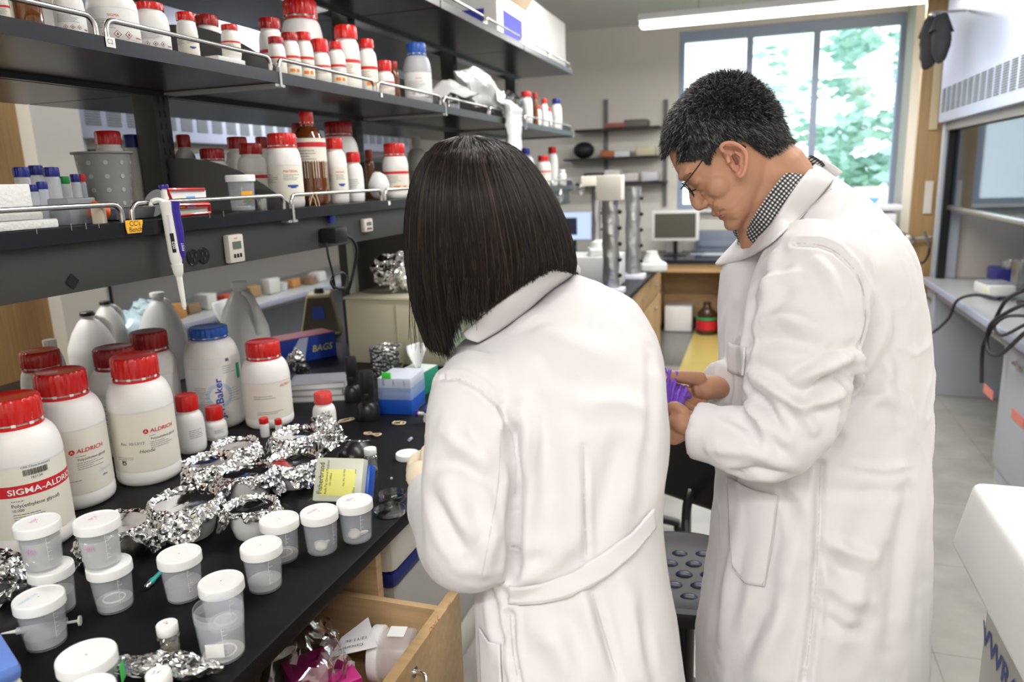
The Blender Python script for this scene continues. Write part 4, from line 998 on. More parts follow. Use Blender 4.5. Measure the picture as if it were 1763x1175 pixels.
# gallon jugs
def jug(px, py, pyt, R, label, capm=M_LID, rz=0.0, col=None, bag=False):
    p = P(px, py, z=BZ); H = ztop(p.x, p.y, pyt)-BZ; t = thing('plastic_jug', label, 'jug', (p.x, p.y, BZ), rz, 'translucent plastic jugs at the back of the bench')
    b = MB(); nr = R*.26
    pr = [(.001, .002), (R*.92, 0), (R, .012), (R, H*.48), (R*.97, H*.55), (R*.72, H*.74), (R*.42, H*.88), (nr, H*.92), (nr, H*.99), (.001, H*.99)]
    b.lathe(pr, 40, 0, None, lambda k, a, r: r*(1+.10*(1/max(abs(math.cos(a)), abs(math.sin(a)))-1)) if 0 < k < 7 else r, cap=False)
    b.obj('jug_body', col or mat('jug_plastic', (.88, .90, .90), .3, alpha=.82), t)
    MB().tube(smooth_path([(nr*.8, 0, H*.90), (R*.62, 0, H*.88), (R*.98, 0, H*.74), (R*.98, 0, H*.58), (R*.92, 0, H*.50)], 6), .012, 12, sq=.8).obj('handle', col or mat('jug_plastic', (.88, .90, .90), .3, alpha=.82), t)
    MB().lathe([(nr*1.2, H*.955), (nr*1.22, H*.96), (nr*1.22, H*1.0), (nr*1.1, H*1.01), (.001, H*1.01)], 32, 0, None, lambda k, a, r: r*(1+.01*math.sin(24*a)), cap=False).obj('cap', capm, t)
    return t, H
jug(430, 655, 487, .078, 'translucent jug with handle and blue printed band right of the mint tissue box', rz=-.3)
jug(290, 650, 505, .075, 'translucent jug with narrow neck behind the dark red-capped bottle', rz=1.8)
jug(170, 665, 538, .072, 'whitish jug with black cap and hazard label left of the other jugs', M_BLACKP, 1.4, mat('milky_plastic', (.80, .78, .76), .4))
jug(195, 618, 520, .060, 'second jug with black cap behind the hazard-labelled jug', M_BLACKP, 1.4, mat('milky_plastic', (.80, .78, .76), .4))
# pale blue plastic bag behind
p = P(225, 640, z=BZ); b = MB().ball((0, 0, 0), .09, 0, 40, sc=(1.3, .7, 1.0)); vs = crumple(b.v, .03, 14, 51); vs = crumple(vs, .012, 50, 52); lo = min(v.z for v in vs); b.v = [(v.x, v.y, v.z-lo) for v in vs]
tag(b.obj('plastic_bag', mat('pale_blue_bag', (.62, .82, .90), .15, coat=.5), loc=(p.x-.20, p.y+.30, BZ), ang=15), 'pale blue crumpled plastic bag between the jugs', 'plastic bag')
# yellow lidded tip box standing on edge
p = P(578, 884, z=BZ); t = thing('tip_box', 'upright pipette tip box with yellow frosted lid and blue base beside the vial', 'box', (p.x+.008, p.y, BZ+.0235), .16)
tl = Matrix.Rotation(math.radians(-28), 4, 'X')
h = .085; lidm = mat('yellow_frosted', (.86, .84, .42), .3, alpha=.85)
MB().box((0, .0, h/2), (.098, .026, h), 0, .004, tl).box((-.0, -.0135, h/2-.006), (.070, .002, h-.034), 1, .0005, tl).obj('lid', [mat('frosted_rim', (.74, .76, .62), .3, alpha=.85), mat('yellow_panel', (.86, .82, .22), .5)], t)
MB().box((.006, .030, h/2-.004), (.096, .036, h-.01), 0, .003, tl).obj('base', mat('cobalt_plastic', (.01, .09, .50), .3), t)
n = MB(); f_ = plane_map((0, -.0150, 0), (1, 0, 0), (0, 0, 1)); f = lambda u, v, hh: tl @ f_(u, v, hh)
put_text(n, 'Fisherbrand', .0150, 0, f, .0002, math.pi/2, -.030, .014, wide=.85); put_text(n, 'Redi-Tip General Purpose', .0062, 0, f, .0002, math.pi/2, -.021, .014); put_text(n, '101-1000ul', .0055, 0, f, .0002, math.pi/2, -.013, .03)
put_text(n, 'Cat. No. 02-707', .005, 0, f, .0002, math.pi/2, .014, .03); put_text(n, '1-200ul', .0055, 0, f, .0002, math.pi/2, .036, .012); put_text(n, 'www', .004, 0, f, .0002, math.pi/2, .036, .055)
n.obj('print', M_INK, t)
# sample vials
def vial(px, py, pyt, w, label, liquid=None, note=None, group='small glass vials with white caps'):
    p = P(px, py, z=BZ); H = ztop(p.x, p.y, pyt)-BZ; D = size_at(p, w, px); R = D/2; t = thing('sample_vial', label, 'vial', (p.x, p.y, BZ), 0, group)
    MB().lathe([(.001, .0005), (R*.95, 0), (R, .002), (R, H*.66), (R*.72, H*.74), (R*.72, H*.80), (R*.62, H*.80), (R*.62, H*.75), (R*.9, H*.65), (R*.9, .003), (.001, .003)], 32, 0, cap=False).obj('glass_body', M_CLEAR, t)
    MB().lathe([(R*.92, H*.74), (R*.95, H*.75), (R*.95, H*.98), (R*.9, H), (.001, H)], 40, 0, cap=False).obj('cap', M_LID, t)
    if liquid: MB().lathe([(.001, .0035), (R*.88, .0035), (R*.88, H*liquid), (.001, H*liquid)], 28, 0, cap=False).obj('liquid', mat('pale_olive_liquid', (.50, .48, .32), .1, alpha=.55), t)
    else: MB().lathe([(.001, .0035), (R*.88, .0035), (R*.88, .008), (R*.5, .011), (.001, .009)], 28, 0, cap=False).obj('residue', M_PAPERW, t)
    if note: n = MB(); put_text(n, note, .007, 0, plane_map((0, 0, H+.0003), (.9, -.3, 0), (.3, .9, 0)), 0, 0, -.006, -.002, slant=.2); n.obj('handwriting', MPK, t)
vial(296, 1136, 1074, 40, 'glass vial with white cap and olive liquid at the front of the bench', .34, '3:1')
vial(640, 812, 772, 23, 'clear glass vial with white cap beside the yellow lidded box')
p = P(272, 1160, z=BZ+.05); t = thing('sample_vial', 'white vial cap with blue writing cut off by the bottom photo edge', 'vial', (p.x, p.y, BZ)); 
MB().lathe([(.001, 0), (.013, 0), (.013, .034), (.001, .034)], 28, 0, cap=False).obj('glass_body', M_CLEAR, t); MB().lathe([(.0145, .034), (.0150, .035), (.0150, .050), (.014, .0515), (.001, .0515)], 40, 0, cap=False).obj('cap', M_LID, t)
n = MB(); put_text(n, '3.1', .009, 0, plane_map((0, 0, .0517), (.9, .4, 0), (-.4, .9, 0)), 0, 0, -.008, -.003, slant=.2); n.obj('handwriting', mat('blue_marker', (.25, .40, .75), .5), t)
# petri dishes
def petri(px, py, w, h, label):
    p = P(px, py, z=BZ+h*.5); R = size_at(p, w, px)/2; t = MB().lathe([(.001, 0), (R*.98, 0), (R, .001), (R, h), (R*.965, h), (R*.965, .0015), (.001, .0015)], 56, 0, cap=False).obj('petri_dish', glass('petri_plastic', a=.10), loc=(p.x, p.y, BZ))
    tag(t, label, 'petri dish', 'clear petri dishes near the bench edge')
petri(675, 855, 50, .014, 'clear petri dish, taller one farther from the viewer'); petri(671, 880, 55, .009, 'flat clear petri dish lid nearest the bench edge')
# loose white lids
for px, py, w, lb in ((702, 785, 42, 'round white lid on the bench beside the gloved hand'), (748, 752, 34, 'round white lid half hidden behind the sleeve')):
    p = P(px, py, z=BZ+.006); R = size_at(p, w, px)/2; tag(MB().lathe([(R*.97, 0), (R, .001), (R, .011), (R*.96, .013), (R*.88, .0125), (R*.85, .0115), (.001, .0115)], 48, 0).obj('jar_lid', M_LID, loc=(p.x, p.y, BZ)), lb, 'lid', 'loose white lids')
# rubber bands
M_BAND = mat('tan_rubber', (.62, .50, .33), .6)
def band(px, py, rx, ry, rz, label, twist=False, knot=True):
    p = P(px, py, z=BZ+.003); pts = []
    for i in range(40):
        a = i/40*2*math.pi; k = .6 if twist else 0
        pts.append((rx*math.cos(a), ry*math.sin(a)*(1 if not twist else math.cos(a)*1.1)+.001*math.sin(5*a), .0028+(.002*math.cos(a*1) if twist else 0)+.0006*math.sin(3*a)))
    b = MB().tube(pts, .0022, 8, closed=True)
    if knot: b.tube([(rx*.35, -ry*.5, .004), (rx*.6, -ry*.1, .006), (rx*.3, ry*.5, .004)], .0022, 8)
    tag(b.obj('rubber_band', M_BAND, loc=(p.x, p.y, BZ+.0008), rz=rz), label, 'rubber band', 'tan rubber bands on the bench')
band(641, 748, .027, .014, -.3, 'tan rubber band twisted in a figure eight beside the black flashlight', True, False)
band(687, 729, .017, .012, .1, 'oval tan rubber band in front of the blue tip box')
band(597, 724, .020, .010, .9, 'tan rubber band knotted at left of the flashlight')
# black safety-glass / dark tray with lens
p = P(606, 788, z=BZ); t = thing('safety_goggles', 'black safety goggles with glossy lens lying beside the foil bowls', 'goggles', (p.x-.0, p.y+.02, BZ), .2)
g = MB().ball((0, 0, .0), .040, 0, 32, sc=(.85, 1.25, .85)); g.v = [(x, y, max(z, 0)) for x, y, z in g.v]; g.obj('shell', M_BLACKP, t)
MB().tube([(.030*math.cos(a/24*6.283), .012+.036*math.sin(a/24*6.283), .030-.012*math.sin(a/24*6.283)) for a in range(24)], .0016, 6, closed=True).obj('lens_rim', M_CLEARB, t)
MB().tube([(.042*math.cos(a/30*6.283), .058*math.sin(a/30*6.283), .003) for a in range(30)], .003, 6, closed=True).obj('seal', M_RUBBER, t)
# teal biopsy pen, syringe
a, b = P(250, 1013, z=BZ+.006), P(292, 970, z=BZ+.006); t = thing('biopsy_punch', 'small teal plastic punch with steel tip lying beside a cup', 'punch', a); d = (b-a)
mt = mat('teal_plastic', (.02, .36, .33), .35)
MB().tube([d*.18, d*.28, d*.32, d*.38, d*.95, d], [.0048, .0052, .0045, .0038, .0036, .002], 16).obj('handle', mt, t); MB().tube([d*0, d*.06, d*.18], [.0028, .0045, .0042], 16).obj('steel_tip', M_CHROME, t)
a, b = P(139, 1069, z=BZ+.009), P(2, 1092, z=BZ+.009); d = (b-a).normalized(); L = (b-a).length; t = thing('syringe', 'plastic syringe lying behind the front left cup', 'syringe', a)
MB().tube([d*.0, d*.0025], [.0075, .0075], 20).tube([d*.0025, d*.03], .0022, 10).obj('plunger', M_PAPERW, t); MB().tube([d*.020, d*.0225], [.012, .012], 20, sq=.5).tube([d*.022, d*(L-.02)], .0052, 16).obj('barrel', mat('syringe_plastic', (.7, .7, .72), .3, alpha=.6), t)
MB().tube([d*(L*.62), d*(L*.70)], .0048, 16).obj('piston', M_RUBBER, t); MB().tube([d*(L-.02), d*L], [.003, .001], 10).obj('nozzle', M_PAPERW, t)
# blue object at the lower left corner: blue-lidded box
p = P(22, 1158, z=BZ+.045); t = thing('wash_box', 'blue and white plastic box cut by the lower left photo corner', 'box', (p.x-.06, p.y-.02, BZ), -.45)
MB().box((0, 0, .022), (.14, .10, .044), 0, .010).obj('base', mat('ivory_plastic', (.70, .68, .58), .4), t)
MB().box((0, 0, .056), (.142, .102, .024), 0, .010).obj('lid', mat('blue_frosted', (.16, .28, .72), .3, alpha=.9), t)
# second pipette lying near the sleeve
def pipette(t, L, m):
    """along +z from plunger (top) to tip"""
    bl = mat('indigo_plastic', (.035, .02, .26), .3); wh = mat('ivory_white', (.84, .83, .78), .35)
    o = MB(); o.tube([(0, 0, L), (0, 0, L-.004), (0, 0, L-.008)], [.0085, .0095, .0085], 24); o.v = [tuple(m @ V(v)) for v in o.v]; o.obj('plunger_button', bl, t)
    o = MB(); o.tube([(0, 0, L-.030), (0, 0, L-.004)], .0048, 16); o.v = [tuple(m @ V(v)) for v in o.v]; o.obj('plunger_rod', wh, t)
    o = MB(); o.tube([(0, 0, L*.36), (0, 0, L*.40), (0, 0, L*.46), (0, 0, L*.80), (0, 0, L*.865), (0, 0, L*.875)], [.0085, .0115, .0122, .0122, .0135, .010], 24, sq=1.0)
    o.tube(smooth_path([(-.004, 0, L*.865), (-.016, 0, L*.885), (-.027, 0, L*.87), (-.029, 0, L*.845)], 5), [.007]*10+[.005]*6, 10, sq=.8)
    o.v = [tuple(m @ V(v)) for v in o.v]; o.obj('handle_body', wh, t)
    o = MB(); o.tube([(.0075, 0, L*.385), (.0085, 0, L*.46), (.0105, 0, L*.62), (.0095, 0, L*.80), (.0115, 0, L*.868)], [.0055, .0110, .0122, .0122, .0132], 20, sq=1.05); o.v = [tuple(m @ V(v)) for v in o.v]; o.obj('grip_panel', bl, t)
    o = MB(); o.tube([(0, 0, L*.37), (0, 0, L*.30), (0, 0, L*.27)], [.0115, .0095, .0062], 20).tube([(0, 0, L*.27), (0, 0, L*.02)], [.0062, .0042], 18).tube([(0, 0, L*.02), (0, 0, 0)], [.0030, .0026], 14); o.v = [tuple(m @ V(v)) for v in o.v]; o.obj('tip_cone', wh, t)
    o = MB(); o.box((-.0045, -.0118, L*.68), (.0035, .0016, .042), 0).box((-.0035, -.0122, L*.545), (.0070, .0018, .038), 1)
    f = plane_map((-.0008, -.0134, L*.545), (0, 0, 1), (-1, 0, 0)); put_text(o, '002', .0085, 2, f, .0001, 0, -.012, -.001, wide=1.2)
    f = plane_map((.0150, -.0122, L*.52), (0, 0, 1), (-1, 0, 0)); put_text(o, 'PIPET', .007, 2, f, .0004, 0, -.012, -.001)
    o.v = [tuple(m @ V(v)) for v in o.v]; o.obj('volume_display', [mat('lcd_grey', (.55, .6, .65), .3), M_BLACKP, M_PAPERW], t)
top, tip = P(281, 318, X=XS+.012), P(318, 533, X=XS+.02); t = thing('pipette', 'white and indigo laboratory pipette hanging tip down from the shelf rail', 'pipette', tip)
ax = (top-tip); L = ax.length; z = ax.normalized(); x = V((.55, .83, 0)); x = (x-z*x.dot(z)).normalized(); y = z.cross(x)
pipette(t, L, Matrix(((x.x, y.x, z.x, 0), (x.y, y.y, z.y, 0), (x.z, y.z, z.z, 0), (0, 0, 0, 1))))
a = P(716, 712, z=BZ+.022); t = thing('pipette', 'indigo and white pipette lying on the bench behind the sleeve', 'pipette', a); z = -(P(790, 716, z=BZ+.022)-a).normalized(); x = V((0, 0, 1)); x = (x-z*x.dot(z)).normalized(); y = z.cross(x)
t.location = a-z*.225; pipette(t, .225, Matrix(((x.x, y.x, z.x, 0), (x.y, y.y, z.y, 0), (x.z, y.z, z.z, 0), (0, 0, 0, 1))))
# tiny clear tube and beads
p = P(706, 757, z=BZ+.004); tag(MB().tube([(0, -.006, .0044), (0, .008, .0044)], [.0042, .0038], 12).obj('tube_cap', mat('pale_plastic', (.6, .62, .75), .2, alpha=.6), loc=(p.x, p.y, BZ)), 'tiny clear tube cap lying on the bench left of the lids', 'tube cap')
for px, py, lb in ((674, 825, 'tiny amber bead on the bench, leftmost of three'), (701, 828, 'tiny clear bead on the bench, middle of three'), (711, 838, 'tiny clear bead on the bench nearest the sleeve')):
    p = P(px, py, z=BZ+.002); tag(MB().ball((0, 0, .0034), .0032, 0, 12).obj('gel_bead', mat('bead', (.75, .78, .65), .05, alpha=.6), loc=(p.x, p.y, BZ)), lb, 'bead', 'tiny beads by the petri dishes')

# ================================================================ on the lower shelf, near bay
z0 = SZ[0]
def styro(pxa, pxb, pyt, zb, zt_, label, xo=0.0, dep=.16):
    a, b = P(pxa, 340, X=XS-.03+xo), P(pxb, 340, X=XS-.03+xo); m = MB().box2((a.x-dep, a.y, zb), (a.x, b.y, zt_), 0, .003); tag(m.obj('styrofoam_block', M_STYRO), label, 'styrofoam block', 'styrofoam pieces stacked on the lower shelf')
styro(-60, 94, 370, z0+.001, z0+.016, 'lowest and longest styrofoam slab on the lower shelf', .012)
styro(-60, 70, 350, z0+.0165, z0+.0285, 'middle yellowish styrofoam slab of the stack', -.0)
styro(-60, 55, 300, z0+.029, z0+.075, 'tall white styrofoam block on top of the stack', -.01, .13)
p = P(170, 366, X=XS-.03); tag(MB().box((0, 0, .018), (.018, .024, .036), 0, .001).obj('wood_block', mat('pale_wood', (.62, .55, .42), .6), loc=(p.x, p.y, z0+.0008), rz=.5), 'small pale wooden block behind the shelf rail', 'block')
# tube rack with blue caps
M_TUBEP = mat('centrifuge_plastic', (.68, .72, .80), .25, alpha=.5)
for i, (px, py, c, w) in enumerate(((35, 288, M_NAVY, 30), (60, 285, M_NAVY, 26), (87, 288, M_NAVY, 28), (57, 318, M_NAVY, 16), (71, 313, M_NAVY, 20), (110, 304, mat('green_cap', (.01, .30, .06), .4), 18), (128, 300, M_NAVY, 17), (140, 300, M_RED, 12), (70, 290, MT['green_cap'] if 'green_cap' in MT else M_NAVY, 10))):
    T(px, py, w, 0, X1-(.12, .20, .12, .06, .055, .20, .15, .21, .26)[i], ['wide clear tube with navy cap behind the styrofoam, leftmost', 'clear tube with navy cap behind the styrofoam, second', 'wide clear tube with navy cap, third from left', 'small navy-capped tube beside the white block', 'small round navy-capped tube, right of the similar one', 'clear tube with green cap', 'navy-capped tube between the green and red caps', 'small tube with red cap by the bucket', 'tube with small green cap among the navy ones'][i], capm=c, body=M_TUBEP, cap=1.0, lab=None, foot=False, sh=.05, name='centrifuge_tube', group='clear centrifuge tubes on the lower shelf', cat='tube')
# clear box of dark bits, orange cap, grey tray
c = P(122, 340, X=XS-.075); tag(MB().box((0, 0, .0248), (.05, .06, .048), 0, .004).obj('clear_box', mat('smoky_box', (.30, .32, .34), .2, alpha=.6), loc=(c.x, c.y, z0)), 'smoky clear plastic box of small parts under the green-capped tube', 'box')
c = P(176, 333, X=XS-.05); tag(MB().lathe([(.013, 0), (.015, .002), (.015, .030), (.013, .032), (.001, .032)], 28, 0, Matrix.Rotation(math.radians(70), 4, 'X')).obj('bottle_top', mat('orange_plastic', (.75, .10, .01), .4), loc=(c.x, c.y, z0+.018)), 'dark orange screw cap in front of the perforated bucket', 'screw top')
c = P(205, 350, X=XS-.13); tr = MB(); tr.box((0, 0, .004), (.09, .11, .006), 0, .002)
for s in (-1, 1): tr.box((s*.045, 0, .012), (.005, .11, .022), 0, .002).box((0, s*.055, .012), (.095, .005, .022), 0, .002)
tag(tr.obj('instrument_tray', mat('dark_grey_plastic', (.10, .105, .11), .25), loc=(c.x, c.y, z0+.001)), 'dark grey shallow tray on the lower shelf beneath the orange cap', 'tray')
# perforated bucket
c = P(184, 320, X=X1-.26); bu = thing('perforated_bucket', 'grey plastic bucket with round holes holding a red-capped bottle', 'bucket', (c.x, c.y, z0+.0008), -.7)
mb = MB(); R0, R1, Hh = .045, .058, P(184, 264, X=X1-.20).z-z0+.0
mb.lathe([(.001, .001), (R0, 0), (R1, Hh), (R1*1.12, Hh+.001), (R1*1.12, Hh+.005), (R1*.96, Hh+.004), (R0*.93, .004), (.001, .004)], 48, 0, cap=False)
mb.obj('bucket_shell', mat('light_grey_plastic', (.36, .37, .37), .45), bu); hl = MB()
for k in range(4):
    for j in range(10):
        a = j*math.pi/5; zz = .03+k*(Hh-.05)/3; rr = R0+(R1-R0)*zz/Hh; hl.lathe([(.001, 0), (.005, 0), (.005, .001), (.001, .0012)], 14, 0, Matrix.Rotation(a, 4, 'Z') @ Matrix.Translation((rr+.0002, 0, zz)) @ Matrix.Rotation(math.radians(90), 4, 'Y'), cap=False)
hl.obj('holes', mat('pale_hole', (.62, .62, .60), .6), bu)['kind'] = 'stuff'
# round lens disc and red blister-pack
c = P(266, 330, X=XS-.085); tag(MB().lathe([(.001, 0), (.030, 0), (.030, .003), (.001, .003)], 40, 0, Matrix.Rotation(math.radians(68), 4, 'X')).obj('glass_disc', mat('grey_disc', (.45, .46, .48), .15, alpha=.8), loc=(c.x, c.y, z0+.030)), 'grey round disc leaning behind the hanging pipette', 'disc')
a, b = P(292, 362, X=XS-.035), P(372, 358, X=XS-.035); t = thing('card_pack', 'red framed blister card of coloured labels lying behind the rail', 'packet', ((a.x+b.x)/2-.02, (a.y+b.y)/2, z0), .12)
w = b.y-a.y; m = MB().box((0, 0, .030), (.012, w, .052), 0, .002); m.obj('card', M_PAPERW, t)
fr = MB(); fr.tube([(.010, -w/2, .004), (.010, w/2, .004), (.010, w/2, .022), (.014, -w/2+.01, .026), (.010, -w/2, .058), (.008, w/2-.01, .056), (.0, w/2, .052)], .0035, 8); fr.box((.008, 0, .024), (.006, w*.98, .016), 0, .001).obj('red_frame', M_RED, t)
pt = MB(); f = plane_map((.0115, 0, 0), (0, 1, 0), (0, 0, 1)); r_ = random.Random(5)
quad(pt, f, -.045, .019, -.02, .040, 0); quad(pt, f, -.012, .018, .02, .042, 1); quad(pt, f, -.055, .006, .05, .012, 2); put_text(pt, 'TAGS', .012, 3, f, .0004, 0, -.042, .024); put_text(pt, 'labels', .012, 3, f, .0004, 0, -.008, .026)
pt.obj('print', [mat('carton_yellow', (.85, .75, .15), .4), mat('sky_print', (.15, .45, .85), .4), mat('pale_print', (.5, .6, .5), .5), M_INK], t)
# small clear cup by the gusset and rubber band on the rail
c = P(450, 335, X=XS-.04); tag(MB().lathe([(.001, .0005), (.011, 0), (.014, .034), (.013, .034), (.010, .002), (.001, .002)], 24, 0, cap=False).obj('clear_cup', M_CLEARB, loc=(c.x, c.y, z0+.0008)), 'small clear plastic cup near the curved gusset', 'cup')
c = P(539, 348, X=XS-.012); tag(MB().tube([(.0, -.018+.002, .004), (.004, -.012, .024), (.005, .0, .036), (.006, .008, .034), (.010, .012, .010), (.012, .011, -.012), (.006, .009, -.014), (.002, .006, .02), (-.004, 0, .034), (-.003, -.012, .02)], .0013, 6, closed=True).obj('rubber_band', M_BAND, loc=(c.x, c.y, z0)), 'thin tan rubber band looped over the lower shelf rail', 'rubber band')
# ================================================================ people
def ring3(L, R, t, n=40, ex=2.3, back=None, off=0.0):
    """closed ring through 3-D points L and R, half thickness t along the horizontal normal"""
    a = (R-L)/2; c = (R+L)/2; b = a.cross(V((0, 0, 1))).normalized()
    if b.dot(FW) < 0: b = -b
    c = c+b*off; out = []
    for j in range(n):
        th = 2*math.pi*j/n; ct, st = math.cos(th), math.sin(th)
        k = (abs(ct)**ex+abs(st)**ex)**(-1/ex); out.append(c+a*(ct*k)+b*(st*k*t))
    return out
def torso(rows, n=40, ex=2.3):
    """rows: (xl,yl,xr,yr,DL,DR,t)"""
    R = [(P(r[0], r[1], D=r[4]), P(r[2], r[3], D=r[5]), r[6]) for r in rows]; out = []
    m = len(R)
    for i in range(m-1):
        for k in range(4):
            t = k/4; def_ = []
            p = [R[max(i-1, 0)], R[i], R[i+1], R[min(i+2, m-1)]]
            cr = lambda a, b, c, d: .5*((2*b)+(c-a)*t+(2*a-5*b+4*c-d)*t*t+(3*b-a-3*c+d)*t**3)
            out.append(ring3(cr(*[q[0] for q in p]), cr(*[q[1] for q in p]), cr(*[q[2] for q in p]), n, ex))
    out.append(ring3(R[-1][0], R[-1][1], R[-1][2], n, ex))
    return MB().loft(out)
def limb(pts, seg=28, n=6, sq=None, flat=False):
    """pts: (px,py,D,r)"""
    q = [(*P(a, b, D=d), r) for a, b, d, r in pts]; path = smooth_path([V(p[:3]) for p in q], n)
    rr = []
    for i in range(len(q)-1):
        for k in range(n): t = k/n; t = t*t*(3-2*t); rr.append(q[i][3]*(1-t)+q[i+1][3]*t)
    rr.append(q[-1][3])
    # rounded ends
    e0 = (path[0]-path[1]).normalized(); e1 = (path[-1]-path[-2]).normalized()
    if flat:
        P2 = [path[0]+e0*rr[0]*.75, path[0]+e0*rr[0]*.55]+path; return MB().tube(P2, [rr[0]*.35, rr[0]*.75]+rr, seg, sq=sq)
    P2 = [path[0]+e0*rr[0]*.75, path[0]+e0*rr[0]*.55]+path+[path[-1]+e1*rr[-1]*.3]
    R2_ = [rr[0]*.35, rr[0]*.75]+rr+[rr[-1]*.85]
    return MB().tube(P2, R2_, seg, sq=sq)
def merge(*mbs):
    o = MB()
    for b in mbs: o.add(b.v, b.f)
    return o
def remesh(mb, voxel, smooth=4, fac=.5):
    me = mb.mesh('tmp', []); bm = bmesh.new(); bm.from_mesh(me); bmesh.ops.recalc_face_normals(bm, faces=bm.faces); bm.to_mesh(me); bm.free()
    o = bpy.data.objects.new('tmp', me); COL.objects.link(o)
    md = o.modifiers.new('r', 'REMESH'); md.mode = 'VOXEL'; md.voxel_size = voxel; md.adaptivity = 0
    if smooth: s = o.modifiers.new('s', 'SMOOTH'); s.iterations = smooth; s.factor = fac
    dg = bpy.context.evaluated_depsgraph_get(); m2 = bpy.data.meshes.new_from_object(o.evaluated_get(dg))
    bpy.data.objects.remove(o); bpy.data.meshes.remove(me)
    r = MB(); r.v = [tuple(v.co) for v in m2.vertices]; r.f = [tuple(p.vertices) for p in m2.polygons]; r.m = [0]*len(r.f); bpy.data.meshes.remove(m2)
    return r
def bvh(mb): return BVHTree.FromPolygons([V(v) for v in mb.v], mb.f)
def hit(bv, px, py):
    h = bv.ray_cast(CAMP, ray(px, py).normalized()); return (h[0], h[1]) if h[0] is not None else (None, None)
def normals(mb):
    v = np.array(mb.v); f = np.array([q if len(q) == 4 else (*q, q[-1]) for q in mb.f]); a, b, c, d = (v[f[:, i]] for i in range(4))
    fn = np.cross(c-a, d-b); n = np.zeros_like(v)
    for i in range(4): np.add.at(n, f[:, i], fn)
    return n/np.maximum(np.linalg.norm(n, axis=1, keepdims=True), 1e-12)
def sculpt(mb, strokes):
    """strokes: (pixel polyline, width m, height m[, sharp]) raised or sunk on the side that faces the viewer"""
    bv = bvh(mb); v = np.array(mb.v); n = normals(mb); disp = np.zeros(len(v))
    for s in strokes:
        pts = s[0]; dense = []
        for a, b in zip(pts[:-1], pts[1:]):
            k = max(2, int(math.hypot(b[0]-a[0], b[1]-a[1])/8))
            for i in range(k): dense.append((a[0]+(b[0]-a[0])*i/k, a[1]+(b[1]-a[1])*i/k))
        dense.append(pts[-1]); H = []
        for i, (x, y) in enumerate(dense):
            h, _ = hit(bv, x, y)
            if h is not None: H.append((*h, i/(len(dense)-1)))
        if not H: continue
        H = np.array(H); w, amp = s[1], s[2]*1.7
        lo, hi = H[:, :3].min(0)-3*w, H[:, :3].max(0)+3*w
        idx = np.where(((v > lo) & (v < hi)).all(1))[0]
        if len(idx) == 0: continue
        d = np.linalg.norm(v[idx][:, None, :]-H[None, :, :3], axis=2); k = d.argmin(1); dm = d[np.arange(len(idx)), k]; t = H[k, 3]
        env = np.sin(np.clip(t, .04, .96)*math.pi)**.5 if not (len(s) > 3 and s[3] == 'full') else 1.0
        g = np.exp(-(dm/w)**2)-.35*np.exp(-((dm-1.9*w)/w)**2)
        disp[idx] += amp*g*env
    mb.v = [tuple(q) for q in v+n*disp[:, None]]
    return mb
def cloth_noise(mb, amp, sc, seed=0, sx=(1, 1, 1)):
    v = np.array(mb.v); n = normals(mb); out = []
    for p, q in zip(mb.v, n):
        w = V((p[0]*sc*sx[0]+seed, p[1]*sc*sx[1], p[2]*sc*sx[2])); a = noise.noise(w); r = (1-abs(noise.noise(w*1.7+V((5, 5, 5)))*2.2))
        out.append((p[0]+q[0]*amp*(a+.35*r), p[1]+q[1]*amp*(a+.35*r), p[2]+q[2]*amp*(a+.35*r)))
    mb.v = out
    return mb
def creases(mb, amp, sc, seed):
    """sharp ironing and pull creases: thin warped ridges"""
    n = normals(mb); out = []
    for p, q in zip(mb.v, n):
        w = V(p); wp = V((noise.noise(w*5+V((seed, 0, 0))), noise.noise(w*5+V((0, seed, 0))), noise.noise(w*5+V((0, 0, seed)))))
        c = V((w.x+w.z*.5, w.y, w.z*.6-w.x*.3))*sc+wp*1.3; r = abs(noise.noise(c)); m = max(0, noise.noise(w*3.1+V((seed, seed, 2)))+.25)
        k = amp*(math.exp(-(r/.10)**2)-.3)*m*1.4; out.append((p[0]+q[0]*k, p[1]+q[1]*k, p[2]+q[2]*k))
    mb.v = out
    return mb
